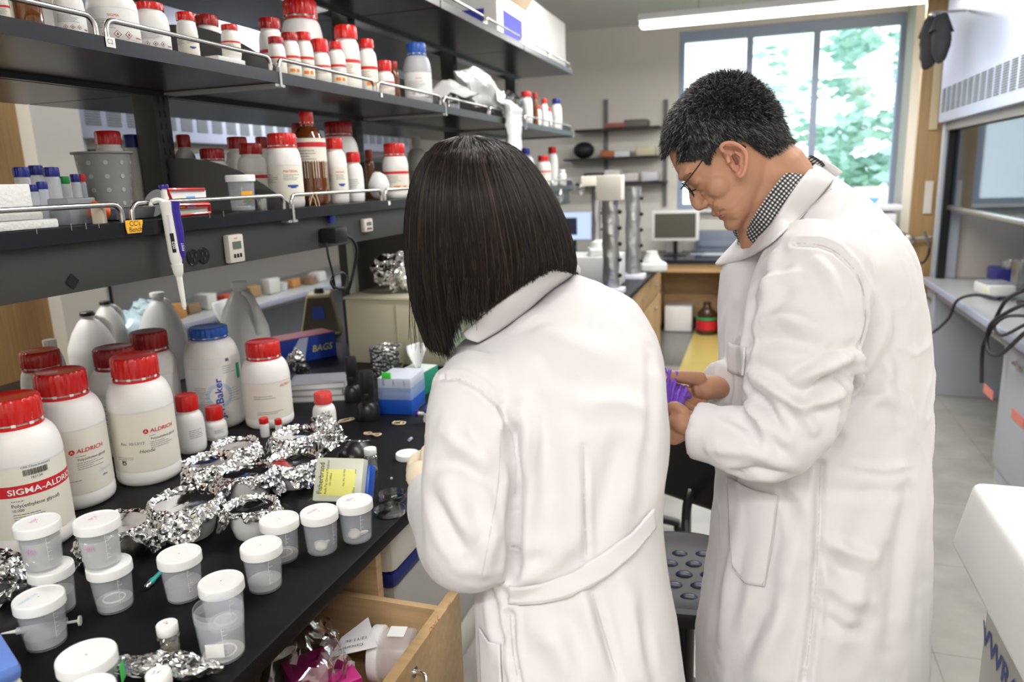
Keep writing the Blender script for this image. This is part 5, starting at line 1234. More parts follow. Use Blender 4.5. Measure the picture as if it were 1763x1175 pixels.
def patch(bv, top, bot, off, nu=40, nv=8, th=.002, fall=None, curl=0.0):
    """cloth strip lying on a body between two pixel polylines"""
    def samp(pl, t):
        L = [0]
        for a, b in zip(pl[:-1], pl[1:]): L.append(L[-1]+math.hypot(b[0]-a[0], b[1]-a[1]))
        s = t*L[-1]
        for i in range(len(pl)-1):
            if s <= L[i+1] or i == len(pl)-2:
                k = (s-L[i])/max(L[i+1]-L[i], 1e-9); return (pl[i][0]+(pl[i+1][0]-pl[i][0])*k, pl[i][1]+(pl[i+1][1]-pl[i][1])*k)
    G = []; last = None
    for i in range(nu):
        for j in range(nv):
            a, b = samp(top, i/(nu-1)), samp(bot, i/(nu-1)); t = j/(nv-1); x, y = a[0]+(b[0]-a[0])*t, a[1]+(b[1]-a[1])*t
            h, nn = hit(bv, x, y)
            G.append(None if h is None else h+nn*(off+curl*(1-t)))
    ds = [depth(g) for g in G if g is not None]; dm = sum(ds)/max(len(ds), 1)
    for i in range(nu):
        for j in range(nv):
            if G[i*nv+j] is None:
                a, b = samp(top, i/(nu-1)), samp(bot, i/(nu-1)); t = j/(nv-1); x, y = a[0]+(b[0]-a[0])*t, a[1]+(b[1]-a[1])*t
                best = None
                for dj in range(1, nv):
                    for jj in (j+dj, j-dj):
                        if 0 <= jj < nv and G[i*nv+jj] is not None: best = depth(G[i*nv+jj]); break
                    if best: break
                G[i*nv+j] = P(x, y, D=best or dm)
    for _ in range(3):
        G2 = list(G)
        for i in range(nu):
            for j in range(nv):
                nb = [G[ii*nv+jj] for ii, jj in ((i-1, j), (i+1, j), (i, j-1), (i, j+1)) if 0 <= ii < nu and 0 <= jj < nv]
                if len(nb) == 4: G2[i*nv+j] = G[i*nv+j]*.4+(nb[0]+nb[1]+nb[2]+nb[3])*.15
        G = G2
    mb = MB(); mb.v = [tuple(g) for g in G]; mb.f = [(i*nv+j, i*nv+j+1, (i+1)*nv+j+1, (i+1)*nv+j) for i in range(nu-1) for j in range(nv-1)]; mb.m = [0]*len(mb.f)
    return mb
def solid(o, th, off=0.0):
    md = o.modifiers.new('solid', 'SOLIDIFY'); md.thickness = th; md.offset = off; return o
def seam(bv, pl, r=.0011, off=.0004):
    pts = []
    for a, b in zip(pl[:-1], pl[1:]):
        k = max(2, int(math.hypot(b[0]-a[0], b[1]-a[1])/10))
        for i in range(k):
            h, nn = hit(bv, a[0]+(b[0]-a[0])*i/k, a[1]+(b[1]-a[1])*i/k)
            if h is not None: pts.append(h+nn*off)
    for _ in range(2): pts = [pts[0]]+[(pts[i-1]+pts[i]*2+pts[i+1])/4 for i in range(1, len(pts)-1)]+[pts[-1]]
    return MB().tube(pts, r, 6)
def strands(mb, polys, r0, mi, taper=.35):
    for q in polys:
        n = len(q); t = (q[-1]-q[0]).normalized(); u = t.orthogonal().normalized(); w = t.cross(u); o = len(mb.v)
        for i, p in enumerate(q):
            r = r0*(1-(1-taper)*i/(n-1))
            for j in range(3): a = j*2.0944; mb.v.append(tuple(p+u*(math.cos(a)*r)+w*(math.sin(a)*r)))
        for i in range(n-1):
            for j in range(3): j2 = (j+1) % 3; mb.f.append((o+i*3+j, o+i*3+j2, o+(i+1)*3+j2, o+(i+1)*3+j)); mb.m.append(mi)
def local(mb, base):
    b = V(base); mb.v = [(v[0]-b.x, v[1]-b.y, v[2]-b.z) for v in mb.v]; return mb
M_COAT = mat('white_cotton', (.725, .70, .715), .75, spec=.15, bump=.12, bscale=900, sheen=.15, bdist=.0006)
M_SEAM = mat('coat_seam', (.62, .58, .58), .8)
M_SKIN = mat('skin', (.52, .275, .17), .5, spec=.35, sss=.12, bump=.15, bscale=380, bdist=.0006, var=.12, vscale=14)
M_SKINP = mat('skin_pale', (.62, .36, .25), .5, spec=.35, sss=.12, bump=.12, bscale=380, bdist=.0006)
M_LIP = mat('lips', (.48, .16, .13), .45, spec=.4, sss=.1)
M_HAIRB = mat('black_hair', (.010, .008, .008), .38, spec=.45)
M_HAIRBR = mat('brown_black_hair', (.028, .017, .012), .34, spec=.5)
M_HAIRW = mat('grey_hair', (.38, .37, .36), .4, spec=.5)
M_TROUS = mat('charcoal_trousers', (.05, .052, .06), .8)
M_SHOE = mat('black_shoes', (.015, .015, .016), .4)
def hand(paths, palm, voxel=.0022, smooth=3):
    """paths: list of finger polylines of (px,py,D,r); palm: list of the same for the palm and wrist"""
    bits = [limb(p, 16, 4) for p in paths]+[limb(p, 24, 5, sq=s) for p, s in palm]
    return remesh(merge(*bits), voxel, smooth)
def legs(c, dirv, spread, z1, mshoe=M_SHOE, sh=.24):
    b = MB(); s = MB(); side = V((-dirv.y, dirv.x, 0))
    for g in (-1, 1):
        o = c+side*g*spread
        b.tube([V((o.x, o.y, .07)), V((o.x, o.y, .3)), V((o.x, o.y, z1*.7)), V((c.x+side.x*g*spread*.8, c.y+side.y*g*spread*.8, z1))], [.055, .062, .075, .085], 20)
        s.loft([[V((o.x, o.y, 0))+dirv*(f*sh-.07)+side*(w*math.cos(a))+V((0, 0, max(0.002, h*(.5+.5*math.sin(a))))) for a in [k*math.pi/8 for k in range(16)]] for f, w, h in ((0, .025, .05), (.1, .038, .08), (.4, .042, .09), (.65, .048, .06), (.88, .042, .045), (1.0, .02, .03))])
    return b, s

# ---------------------------------------------------------------- man
man_rows = [(1296, 420, 1425, 300, 1.27, 1.27, .065), (1282, 440, 1448, 322, 1.28, 1.28, .10), (1268, 470, 1482, 362, 1.29, 1.29, .165), (1260, 505, 1520, 412, 1.29, 1.29, .195),
            (1254, 555, 1545, 480, 1.29, 1.29, .195), (1250, 615, 1561, 560, 1.29, 1.29, .185), (1250, 680, 1571, 640, 1.29, 1.29, .175), (1248, 740, 1575, 730, 1.29, 1.29, .165), (1241, 810, 1576, 820, 1.29, 1.29, .165),
            (1235, 880, 1575, 910, 1.30, 1.30, .175), (1227, 960, 1573, 1000, 1.31, 1.31, .185), (1217, 1040, 1569, 1080, 1.32, 1.32, .195), (1208, 1110, 1562, 1140, 1.33, 1.33, .20), (1207, 1190, 1556, 1210, 1.34, 1.34, .205), (1206, 1330, 1552, 1340, 1.36, 1.36, .215)]
near_arm = [(1402, 465, 1.14, .083), (1388, 520, 1.115, .086), (1378, 590, 1.10, .082), (1372, 660, 1.09, .074), (1362, 718, 1.085, .066), (1325, 762, 1.09, .058), (1270, 757, 1.11, .050), (1228, 748, 1.135, .044), (1197, 742, 1.15, .043)]
far_arm = [(1420, 450, 1.42, .08), (1390, 560, 1.44, .078), (1360, 650, 1.44, .066), (1300, 668, 1.38, .05), (1255, 662, 1.31, .041), (1232, 660, 1.29, .038)]
coat = remesh(merge(torso(man_rows), limb(near_arm, flat=True), limb(far_arm, flat=True)), .0042, 3)
cloth_noise(coat, .0040, 7, 3.3, (1, 1, .55)); cloth_noise(coat, .0018, 20, 9.1); creases(coat, .0034, 9, 4.4)
coat = sculpt(coat, [
    ([(1372, 419), (1410, 420), (1439, 431), (1470, 462), (1486, 490), (1492, 549), (1478, 604)], .006, -.005, 'full'),
    ([(1300, 478), (1289, 565), (1283, 640), (1290, 688)], .010, -.004),
    ([(1478, 610), (1440, 622), (1400, 640), (1370, 655)], .008, .009), ([(1465, 640), (1425, 655), (1385, 680)], .007, -.008), ([(1460, 668), (1420, 690), (1372, 700)], .009, .008),
    ([(1290, 640), (1330, 668), (1375, 700), (1400, 740)], .009, .008), ([(1287, 668), (1320, 700), (1350, 745)], .007, -.008), ([(1283, 690), (1305, 725), (1325, 775)], .008, .007),
    ([(1250, 712), (1300, 740), (1355, 790)], .010, -.005), ([(1220, 775), (1290, 778), (1350, 795)], .009, .004), ([(1300, 560), (1345, 545), (1400, 560)], .012, .006), ([(1295, 590), (1350, 585), (1430, 600)], .012, -.006),
    ([(1330, 440), (1325, 500), (1310, 540)], .012, .005), ([(1400, 440), (1425, 470), (1450, 530)], .010, .005), ([(1305, 505), (1340, 480), (1372, 470)], .010, .006),
    ([(1455, 640), (1452, 720), (1432, 770)], .010, -.008), ([(1470, 610), (1476, 660), (1462, 690)], .007, .012), ([(1500, 500), (1520, 560), (1505, 620), (1480, 650)], .014, .006), ([(1525, 600), (1500, 660), (1455, 720)], .012, -.006),
    ([(1540, 560), (1552, 640), (1550, 740)], .012, -.004), ([(1480, 690), (1520, 680), (1560, 700)], .012, .004), ([(1460, 800), (1520, 808), (1570, 800)], .006, .003), ([(1420, 840), (1480, 850), (1560, 846)], .010, -.003),
    ([(1412, 800), (1410, 880), (1408, 960), (1400, 1060), (1385, 1175)], .006, -.006, 'full'), ([(1425, 930), (1460, 950), (1500, 960)], .010, .006), ([(1420, 960), (1450, 985), (1490, 995)], .010, -.006), ([(1415, 1000), (1455, 1030), (1500, 1040)], .012, .005), ([(1415, 1060), (1450, 1085), (1480, 1090)], .010, -.005),
    ([(1550, 780), (1520, 900), (1480, 1010), (1440, 1120)], .016, .005), ([(1565, 850), (1545, 980), (1530, 1120)], .014, -.005), ([(1380, 840), (1370, 940), (1340, 1060), (1310, 1160)], .018, .006), ([(1340, 1020), (1300, 1080), (1260, 1160)], .016, -.006), ([(1275, 900), (1255, 1000), (1240, 1120)], .014, .006),
    ([(1245, 820), (1300, 812), (1360, 820)], .010, -.005), ([(1350, 830), (1385, 860), (1400, 920)], .012, .005), ([(1262, 600), (1275, 590), (1290, 600)], .006, -.004)])
hem = P(1380, 1330, D=1.34); mb0 = V((hem.x, hem.y, 0)); man = thing('person', 'person with short greying hair and glasses in white lab coat, holding a purple glove', 'person', mb0)
local(coat, mb0); manc = coat.obj('lab_coat', M_COAT, man, ang=180); coat.v = [(v[0]+mb0.x, v[1]+mb0.y, v[2]) for v in coat.v]; CB = bvh(coat)
# pocket, vent seam, breast pocket, cuffs
pk = patch(CB, [(1255, 822), (1300, 845), (1341, 853)], [(1262, 975), (1285, 1005), (1318, 1010)], .0035, 30, 26); solid(local(pk, mb0).obj('pocket', M_COAT, manc, ang=60), .0022)
for nm, pl in (('pocket_stitch', [(1341, 853), (1332, 930), (1318, 1010), (1285, 1004), (1262, 975)]), ('armhole_seam', [(1372, 419), (1410, 420), (1439, 431), (1470, 462), (1486, 490), (1492, 549), (1478, 604)]), ('side_seam', [(1412, 800), (1410, 880), (1408, 960), (1400, 1060), (1385, 1175)]), ('yoke_seam', [(1340, 415), (1400, 352), (1440, 318)])):
    local(seam(CB, pl, .0009, .0002 if nm != 'pocket_stitch' else .0050), mb0).obj(nm, M_SEAM, manc)
pk = patch(CB, [(1258, 590), (1275, 597), (1286, 600)], [(1256, 640), (1270, 645), (1283, 648)], .004, 12, 8); solid(local(pk, mb0).obj('chest_pocket', M_COAT, manc, ang=60), .0022)
# head
HC = P(1255, 250, D=1.25); PXM = 1.25/FPX
LATH = ray(1240, 270).normalized()
def hp(s, q, w=0.0):
    """head local: s down the head, q forward, w sideways away from the viewer, in pixels"""
    px = 1255+s*.67-q*.74; py = 250+s*.74+q*.67
    return P(px, py, D=1.25)+LATH*(w*PXM)
sl = [(-106, 20, -35, 30), (-98, 44, -62, 50), (-86, 64, -80, 60), (-70, 80, -92, 67), (-50, 91, -99, 72), (-30, 97, -102, 75), (-12, 100, -101, 75), (4, 95, -97, 74), (20, 93, -92, 72), (36, 93, -86, 70), (52, 94, -76, 67), (66, 97, -58, 62), (80, 95, -38, 57), (94, 90, -14, 50), (106, 85, 12, 40), (114, 76, 34, 26)]
rings = []
for s, qf, qb, w in sl:
    r = []
    for j in range(48):
        th = 2*math.pi*j/48; c, sn = math.cos(th), math.sin(th); e = 2.25; k = (abs(c)**e+abs(sn)**e)**(-1/e)
        q = (qf+qb)/2+(qf-qb)/2*c*k; ww = w*sn*k*(1-.16*max(0, c)); r.append(hp(s, q, ww))
    rings.append(r)
headm = MB().loft(rings)
parts_ = [headm]
def hball(s, q, w, r, sc=(1, 1, 1)):
    c = hp(s, q, w); R3 = Matrix.Translation(c) @ Matrix((((hp(1, 0)-hp(0, 0)).normalized().x, (hp(0, 1)-hp(0, 0)).normalized().x, FW.x, 0), ((hp(1, 0)-hp(0, 0)).normalized().y, (hp(0, 1)-hp(0, 0)).normalized().y, FW.y, 0), ((hp(1, 0)-hp(0, 0)).normalized().z, (hp(0, 1)-hp(0, 0)).normalized().z, FW.z, 0), (0, 0, 0, 1)))
    return MB().ball((0, 0, 0), r*PXM, 0, 16, R3, sc)
def htube(pts, rr, seg=14): return MB().tube([hp(*p) for p in pts], [r*PXM for r in rr], seg)
parts_ += [htube([(-2, 90, 0), (12, 95, 0), (26, 103, 0), (38, 108, 0)], [7, 8, 10, 11]), hball(42, 107, 0, 11), hball(48, 99, -11, 8), hball(48, 99, 11, 8), htube([(-13, 80, -44), (-15, 94, -24), (-12, 99, 0), (-15, 94, 24), (-13, 80, 44)], [5, 7, 6, 7, 5]),
           hball(70, 94, 0, 9, (.7, .9, 2.0)), hball(84, 90, 0, 9, (.7, .8, 1.7)), hball(104, 84, 0, 16, (.9, 1, 1.5)), hball(38, 58, -40, 24), hball(38, 58, 40, 24), hball(8, 82, -30, 11, (.7, .8, 1.3)), hball(8, 82, 30, 11, (.7, .8, 1.3))]
# neck and trapezius
nk = [(1322, 292, 1.25, .060), (1345, 335, 1.26, .063), (1350, 385, 1.28, .056), (1358, 430, 1.29, .058)]
parts_.append(limb(nk)); parts_.append(limb([(1300, 330, 1.25, .052), (1322, 372, 1.265, .056), (1338, 420, 1.28, .06)]))
skin = remesh(merge(*parts_), .0026, 5)
HB = bvh(skin)
skin = sculpt(skin, [([(1226, 376), (1238, 366), (1246, 362)], .0022, -.0028), ([(1196, 335), (1204, 330), (1212, 330)], .003, -.0022), ([(1216, 358), (1226, 350), (1228, 340)], .004, -.002), ([(1215, 345), (1230, 352), (1245, 356)], .006, .0015),
                     ([(1255, 350), (1268, 372), (1276, 388)], .010, .002)])
sk = MB(); sk.v, sk.f, sk.m = list(skin.v), skin.f, skin.m; HB = bvh(skin)
headroot = local(sk, mb0).obj('head', M_SKIN, man, ang=180)
# ear
eb = []
Wn = -73
helix = [(-4, 3), (-14, 8), (-24, 2), (-30, -10), (-28, -24), (-16, -33), (2, -32), (16, -24), (26, -12), (30, -4)]
# ear laid out from the photo outline, standing off the head
ear_px = [(1246, 262), (1241, 254), (1246, 248), (1257, 246), (1270, 250), (1281, 259), (1285, 272), (1283, 288), (1279, 300), (1274, 304), (1270, 298)]
base_e = 1.25-.075
hx = smooth_path([P(x, y, D=base_e-.008-.010*math.sin(i/10*3.14)) for i, (x, y) in enumerate(ear_px)], 5)
eb.append(MB().tube(hx, [.0032]*len(hx), 10))
conc = MB(); cpt = P(1263, 275, D=base_e+.010); fan = [cpt]
rimp = [P(x, y, D=base_e-.002) for x, y in ear_px]+[P(x, y, D=base_e+.004) for x, y in ((1262, 292), (1254, 278), (1248, 270))]
bk = [p+FW*.006 for p in rimp]; n = len(rimp)
conc.v = [tuple(p) for p in rimp]+[tuple(p) for p in bk]+[tuple(cpt-FW*.004), tuple(cpt+FW*.006)]
conc.f = [(i, (i+1) % n, 2*n) for i in range(n)]+[((i+1) % n+n, i+n, 2*n+1) for i in range(n)]+[(i, i+n, (i+1) % n+n, (i+1) % n) for i in range(n)]; conc.m = [0]*len(conc.f)
eb.append(conc); eb.append(limb([(1278, 288, base_e, .0045), (1274, 299, base_e, .0055), (1268, 301, base_e+.004, .0045)], 12, 3)); eb.append(limb([(1266, 262, base_e-.002, .0025), (1276, 270, base_e-.003, .003), (1275, 284, base_e-.001, .003)], 10, 4)); eb.append(limb([(1253, 272, base_e+.002, .004), (1255, 280, base_e+.002, .004)], 10, 3)); eb.append(limb([(1258, 268, base_e+.012, .010), (1266, 285, base_e+.014, .010)], 12, 3))
ear = remesh(merge(*eb), .0011, 4); local(ear, mb0).obj('ear', mat('ear_skin', (.58, .28, .19), .5, spec=.3, sss=.2), headroot, ang=180)
MB_ = local(limb([(1262, 268, base_e-.0005, .0026), (1267, 276, base_e+.000, .003), (1268, 282, base_e, .0022)], 10, 4), mb0).obj('ear_shade', mat('ear_shadow_skin', (.22, .08, .05), .6), headroot)  # dark-coloured piece that paints the shade inside the ear
# mouth, brow, eye
lp = MB()
for pl, r in (([(1226, 375), (1233, 371), (1240, 368)], .0030), ([(1236, 381), (1240, 376), (1245, 371)], .0036)):
    pts = [hit(HB, *q)[0] for q in pl]; pts = [q for q in pts if q is not None]
    if len(pts) > 1: lp.tube(smooth_path(pts, 4), [r*(.55+.45*math.sin(3.14*i/(4*(len(pts)-1)))) for i in range(4*(len(pts)-1)+1)], 8)
local(lp, mb0).obj('lips', M_LIP, headroot)
br = MB(); rr_ = random.Random(2); ss = []
for i in range(160):
    x, y = 1167+rr_.random()*26, 305+rr_.random()*5; y -= (x-1167)*.32; h, nn = hit(HB, x, y)
    if h is None: continue
    ss.append([h, h+(P(x+5, y-3, D=1.2)-P(x, y, D=1.2)).normalized()*.006+nn*.0012])
strands(br, ss, .00035, 0); 
for x0, y0, x1, y1 in ((1187, 331, 1199, 326),):
    a, b = hit(HB, x0, y0)[0], hit(HB, x1, y1)[0]
    if a and b: br.tube([a, (a+b)/2-FW*.001, b], [.0007, .0012, .0006], 6, 0)
local(br, mb0).obj('eyebrow', M_HAIRB, headroot)
# glasses
gl = MB()
for sg in (-1, 1):
    w0 = sg*66
    a = [hp(-6, 101, sg*60), hp(-10, 70, sg*72), hp(-14, 40, sg*78), hp(-17, 8, sg*80), hp(-12, -12, sg*79), hp(4, -26, sg*76)]
    if sg < 0: a = [P(1172, 326, D=1.25-.058), P(1195, 296, D=1.25-.070), P(1215, 270, D=1.25-.079), P(1238, 252, D=1.25-.084), P(1264, 247, D=1.25-.088), P(1284, 254, D=1.25-.088)]
    gl.tube(smooth_path(a, 6), [.0011]*24+[.0022]*7, 8)
    c = V((0, 0, 0)); rim = []
    for k in range(28):
        th = k/28*6.2832; rim.append(hp(10+15*math.sin(th), 103-3*abs(math.cos(th)), sg*33+25*math.cos(th)))
    gl.tube(rim, .0009, 6, closed=True)
    ln = MB().add([p for p in rim]+[sum(rim, V((0, 0, 0)))/28], [(k, (k+1) % 28, 28) for k in range(28)]); local(ln, mb0)
    if sg < 0: lens_a = ln
    else: lens_b = ln
gl.tube([hp(2, 104, -10), hp(-1, 107, 0), hp(2, 104, 10)], .001, 6)
glo = local(gl, mb0).obj('eyeglasses', mat('black_frame', (.01, .01, .012), .3), man)
lens_a.obj('lens', M_CLEAR, glo); lens_b.obj('lens', M_CLEAR, glo)
# hair: dark scalp shell and thousands of short strands
hl = [(1146, 268), (1156, 262), (1164, 255), (1169, 268), (1173, 281), (1190, 280), (1208, 276), (1216, 284), (1226, 286), (1226, 268), (1240, 251), (1254, 241), (1279, 243), (1292, 254), (1306, 266), (1322, 275), (1343, 266), (1352, 252), (1380, 236), (1400, 200), (1330, 60), (1200, 60), (1100, 160), (1110, 270)]
def inside(x, y, poly):
    c = False; j = len(poly)-1
    for i in range(len(poly)):
        xi, yi = poly[i]; xj, yj = poly[j]
        if (yi > y) != (yj > y) and x < (xj-xi)*(y-yi)/(yj-yi)+xi: c = not c
        j = i
    return c
NN = normals(skin); keep = {}; shell = MB(); SV = [V(v) for v in skin.v]; PX = [proj(v) for v in SV]
hc_ = hp(-10, 0)
for fi, f in enumerate(skin.f):
    if all(inside(*PX[i], hl) for i in f) and all(depth(SV[i]) < 99 for i in f):
        idx = []
        for i in f:
            if i not in keep:
                keep[i] = len(shell.v); shell.v.append(tuple(SV[i]+V(NN[i])*.0035))
            idx.append(keep[i])
        shell.f.append(tuple(idx)); shell.m.append(0)
rr_ = random.Random(9); hs_ = [[], [], []]
fc = [f for f in skin.f if all(i in keep for i in f)]
fwdh = (hp(0, 1)-hp(0, 0)).normalized(); dnh = (hp(1, 0)-hp(0, 0)).normalized()
for k in range(21000):
    f = fc[rr_.randrange(len(fc))]; a, b, c = SV[f[0]], SV[f[1]], SV[f[2]]; u, v_ = rr_.random(), rr_.random()
    p = a+(b-a)*u+(c-b)*v_*(u if u > v_ else 1)*.9; n_ = V(NN[f[0]]); x, y = proj(p)
    d_ = n_*.65+fwdh*.42+dnh*.18
    if x < 1190: d_ = n_*.45+dnh*.45+fwdh*.5
    elif y > 205: d_ = n_*.30+dnh*.75+fwdh*.12
    edge = min(1, max(.25, (290-y)/60)) if x > 1175 else 1
    L = (.010+.009*rr_.random())*edge; jit = V((rr_.uniform(-1, 1), rr_.uniform(-1, 1), rr_.uniform(-1, 1)))*.28
    d_ = (d_+jit).normalized(); q = [p+n_*.0025, p+n_*.005+d_*L*.5, p+n_*.0045+d_*L*.85+(dnh*.25+fwdh*.1)*L*.3]
    hs_[0 if rr_.random() < (.66 if y < 240 else .78) else (1 if rr_.random() < .45 else 2)].append(q)
hair = MB(); hair.v, hair.f, hair.m = shell.v, shell.f, shell.m
strands(hair, hs_[0], .00055, 0); strands(hair, hs_[1], .00042, 1); strands(hair, hs_[2], .00045, 2)
local(hair, mb0).obj('hair', [mat('dark_scalp_hair', (.018, .017, .018), .5), M_HAIRW, mat('mid_grey_hair', (.12, .12, .12), .45)], headroot, ang=180)
# shirt collar (gingham) and coat collar
def band_mesh(tops, bots, bulge, nu, nv, cols=None):
    tp_, bt = smooth_path(tops, nu), smooth_path(bots, nu); m = min(len(tp_), len(bt)); mb = MB()
    cen = sum(tp_, V((0, 0, 0)))/len(tp_)
    for i in range(m):
        for j in range(nv):
            t = j/(nv-1); p = tp_[i]*(1-t)+bt[i]*t; o = (p-cen); o.z = 0; o = o.normalized(); mb.v.append(tuple(p+o*bulge*math.sin(t*math.pi)))
    for i in range(m-1):
        for j in range(nv-1):
            mb.f.append((i*nv+j, (i+1)*nv+j, (i+1)*nv+j+1, i*nv+j+1)); mb.m.append(cols(i, j) if cols else 0)
    return mb
D0, DN, DF = 1.25, 1.185, 1.33
near_t = [(1388, 272, D0+.02), (1362, 290, DN+.02), (1338, 315, DN), (1316, 345, DN), (1298, 372, DN+.015), (1284, 392, D0)]
near_b = [(1412, 290, D0+.02), (1388, 312, DN+.01), (1366, 340, DN-.012), (1346, 368, DN-.014), (1326, 398, DN), (1296, 420, D0)]
tops = [P(a, b, D=c) for a, b, c in near_t]; bots = [P(a, b, D=c) for a, b, c in near_b]
mirror = lambda p: p+FW*(2*((D0+.01)-depth(p)))
tops = tops+[mirror(p) for p in tops[::-1][1:]]; bots = bots+[mirror(p) for p in bots[::-1][1:]]
gc = band_mesh(tops, bots, .004, 24, 26, lambda i, j: (0 if (i//2) % 2 and (j//2) % 2 else (1 if (i//2) % 2 or (j//2) % 2 else 2)))
solid(local(gc, mb0).obj('shirt_collar', [mat('gingham_black', (.012, .012, .016), .8), mat('gingham_grey', (.10, .10, .11), .8), mat('gingham_white', (.75, .75, .72), .8)], man, ang=180), .0015)
near_t = [(1407, 280, D0+.02), (1388, 298, DN+.008), (1368, 326, DN-.018), (1348, 356, DN-.020), (1328, 386, DN-.012), (1308, 408, DN+.02), (1290, 428, D0)]
near_b = [(1442, 302, D0+.02), (1430, 320, DN+.0), (1410, 344, DN-.03), (1382, 374, DN-.04), (1350, 404, DN-.03), (1318, 430, DN+.0), (1284, 448, D0)]
tops = [P(a, b, D=c) for a, b, c in near_t]; bots = []
for a, b, c in near_b:
    h_, n_ = hit(CB, a, b); bots.append(h_+n_*.004 if h_ is not None and abs(depth(h_)-c) < .07 else P(a, b, D=c))
tops = tops+[mirror(p) for p in tops[::-1][1:]]; bots = bots+[mirror(p) for p in bots[::-1][1:]]
solid(local(band_mesh(tops, bots, .003, 8, 10), mb0).obj('coat_collar', M_COAT, man, ang=180), .003)
# hands
nh = hand([[(1178, 712, 1.15, .0100), (1163, 700, 1.155, .0085), (1150, 704, 1.165, .0078), (1140, 712, 1.17, .0070)],
           [(1162, 706, 1.165, .009), (1150, 718, 1.175, .0088), (1141, 728, 1.18, .0082), (1137, 735, 1.185, .0076)],
           [(1162, 722, 1.165, .009), (1148, 735, 1.17, .0092), (1139, 738, 1.178, .0084), (1136, 728, 1.19, .008)],
           [(1168, 738, 1.155, .009), (1152, 748, 1.165, .009), (1142, 746, 1.175, .0084), (1139, 738, 1.19, .008)],
           [(1176, 750, 1.15, .0085), (1162, 758, 1.16, .0082), (1152, 755, 1.17, .0076), (1146, 748, 1.185, .007)]],
          [([(1215, 742, 1.15, .026), (1196, 736, 1.152, .030), (1178, 727, 1.158, .031), (1164, 722, 1.164, .024)], .62)])
local(nh, mb0).obj('hand', M_SKIN, man, ang=180)
fh = hand([[(1205, 652, 1.245, .0125), (1180, 650, 1.235, .0115), (1160, 648, 1.225, .0095), (1142, 650, 1.22, .0080)],
           [(1200, 672, 1.265, .0095), (1178, 672, 1.26, .0090), (1160, 664, 1.25, .0082), (1148, 656, 1.24, .0076)],
           [(1202, 684, 1.262, .0095), (1182, 688, 1.255, .009), (1164, 682, 1.245, .0082), (1154, 672, 1.24, .0076)],
           [(1206, 692, 1.258, .009), (1190, 697, 1.25, .0085), (1174, 692, 1.242, .008), (1164, 684, 1.238, .0074)],
           [(1212, 696, 1.255, .008), (1200, 702, 1.245, .0076), (1188, 700, 1.238, .007), (1178, 694, 1.235, .0065)]],
          [([(1245, 668, 1.30, .026), (1226, 667, 1.275, .030), (1208, 668, 1.262, .031), (1196, 670, 1.26, .024)], .68)])
local(fh, mb0).obj('hand', M_SKIN, man, ang=180)
for (x, y, d_, nx) in ((1142, 650, 1.2115, 'thumbnail'),):
    MBn = MB().ball((0, 0, 0), .0052, 0, 14, sc=(1.25, .55, .85)); c = P(x, y, D=d_); MBn.v = [(v[0]+c.x, v[1]+c.y, v[2]+c.z) for v in MBn.v]; local(MBn, mb0).obj(nx, mat('nail', (.80, .52, .45), .3), man)
# purple glove held between the hands
gb = [limb([(1148, 648, 1.225, .012), (1150, 668, 1.225, .016), (1156, 690, 1.215, .020), (1150, 710, 1.20, .016), (1141, 722, 1.195, .012)], 20, 5), limb([(1156, 680, 1.22, .016), (1172, 678, 1.225, .014), (1182, 682, 1.235, .008)], 16, 5), limb([(1140, 640, 1.22, .006), (1150, 644, 1.22, .007), (1160, 646, 1.225, .006)], 12, 4), limb([(1140, 700, 1.19, .006), (1137, 714, 1.185, .007), (1146, 722, 1.18, .006), (1156, 716, 1.18, .006)], 12, 4)]
gm = remesh(merge(*gb), .0016, 2); v = [V(q) for q in gm.v]; N3 = normals(gm)
gm.v = [tuple(p+V(n_)*(.0030*math.sin(proj(p)[0]*.55+proj(p)[1]*.12+2*noise.noise(p*40))+.002*noise.noise(p*120))) for p, n_ in zip(v, N3)]
gp_ = P(1155, 680, D=1.21); tag(local(gm, gp_).obj('nitrile_glove', mat('purple_nitrile', (.24, .10, .62), .42, spec=.4), loc=gp_, ang=180), 'crumpled purple nitrile glove held in both hands of the person with glasses', 'glove')
lg, sh_ = legs(mb0, V((-.94, -.3, 0)).normalized(), .09, .55); local(lg, mb0).obj('trousers', M_TROUS, man); local(sh_, mb0).obj('shoes', M_SHOE, man)
# ---------------------------------------------------------------- person with black bob seen from behind
wr = [(815, 592, 985, 470, 1.10, 1.13, .055), (786, 612, 1036, 490, 1.085, 1.135, .085), (766, 645, 1084, 520, 1.07, 1.14, .105), (764, 690, 1112, 570, 1.055, 1.14, .122), (778, 740, 1126, 640, 1.04, 1.13, .13),
      (800, 800, 1130, 715, 1.03, 1.12, .125), (818, 860, 1127, 785, 1.02, 1.11, .12), (828, 930, 1120, 850, 1.02, 1.10, .116), (830, 985, 1120, 900, 1.02, 1.10, .12), (828, 1050, 1130, 970, 1.02, 1.10, .13), (828, 1120, 1144, 1060, 1.02, 1.10, .14), (830, 1195, 1157, 1160, 1.03, 1.11, .15), (836, 1400, 1180, 1380, 1.06, 1.14, .165)]
larm = [(822, 668, 1.045, .060), (815, 720, 1.02, .063), (812, 790, 1.005, .063), (810, 860, .995, .064), (812, 930, .99, .064), (793, 935, 1.03, .058), (768, 895, 1.13, .053), (750, 868, 1.22, .048), (742, 850, 1.30, .042)]
rarm = [(1040, 570, 1.18, .060), (1035, 660, 1.23, .056), (1010, 780, 1.30, .054), (930, 800, 1.38, .048), (850, 790, 1.44, .042)]
gc_ = remesh(merge(torso(wr, ex=2.2), limb(larm, flat=True), limb(rarm, flat=True)), .0042, 3)
cloth_noise(gc_, .0034, 7, 13.3, (1, 1, .6)); cloth_noise(gc_, .0014, 20, 2.1); creases(gc_, .0026, 8, 7.7)
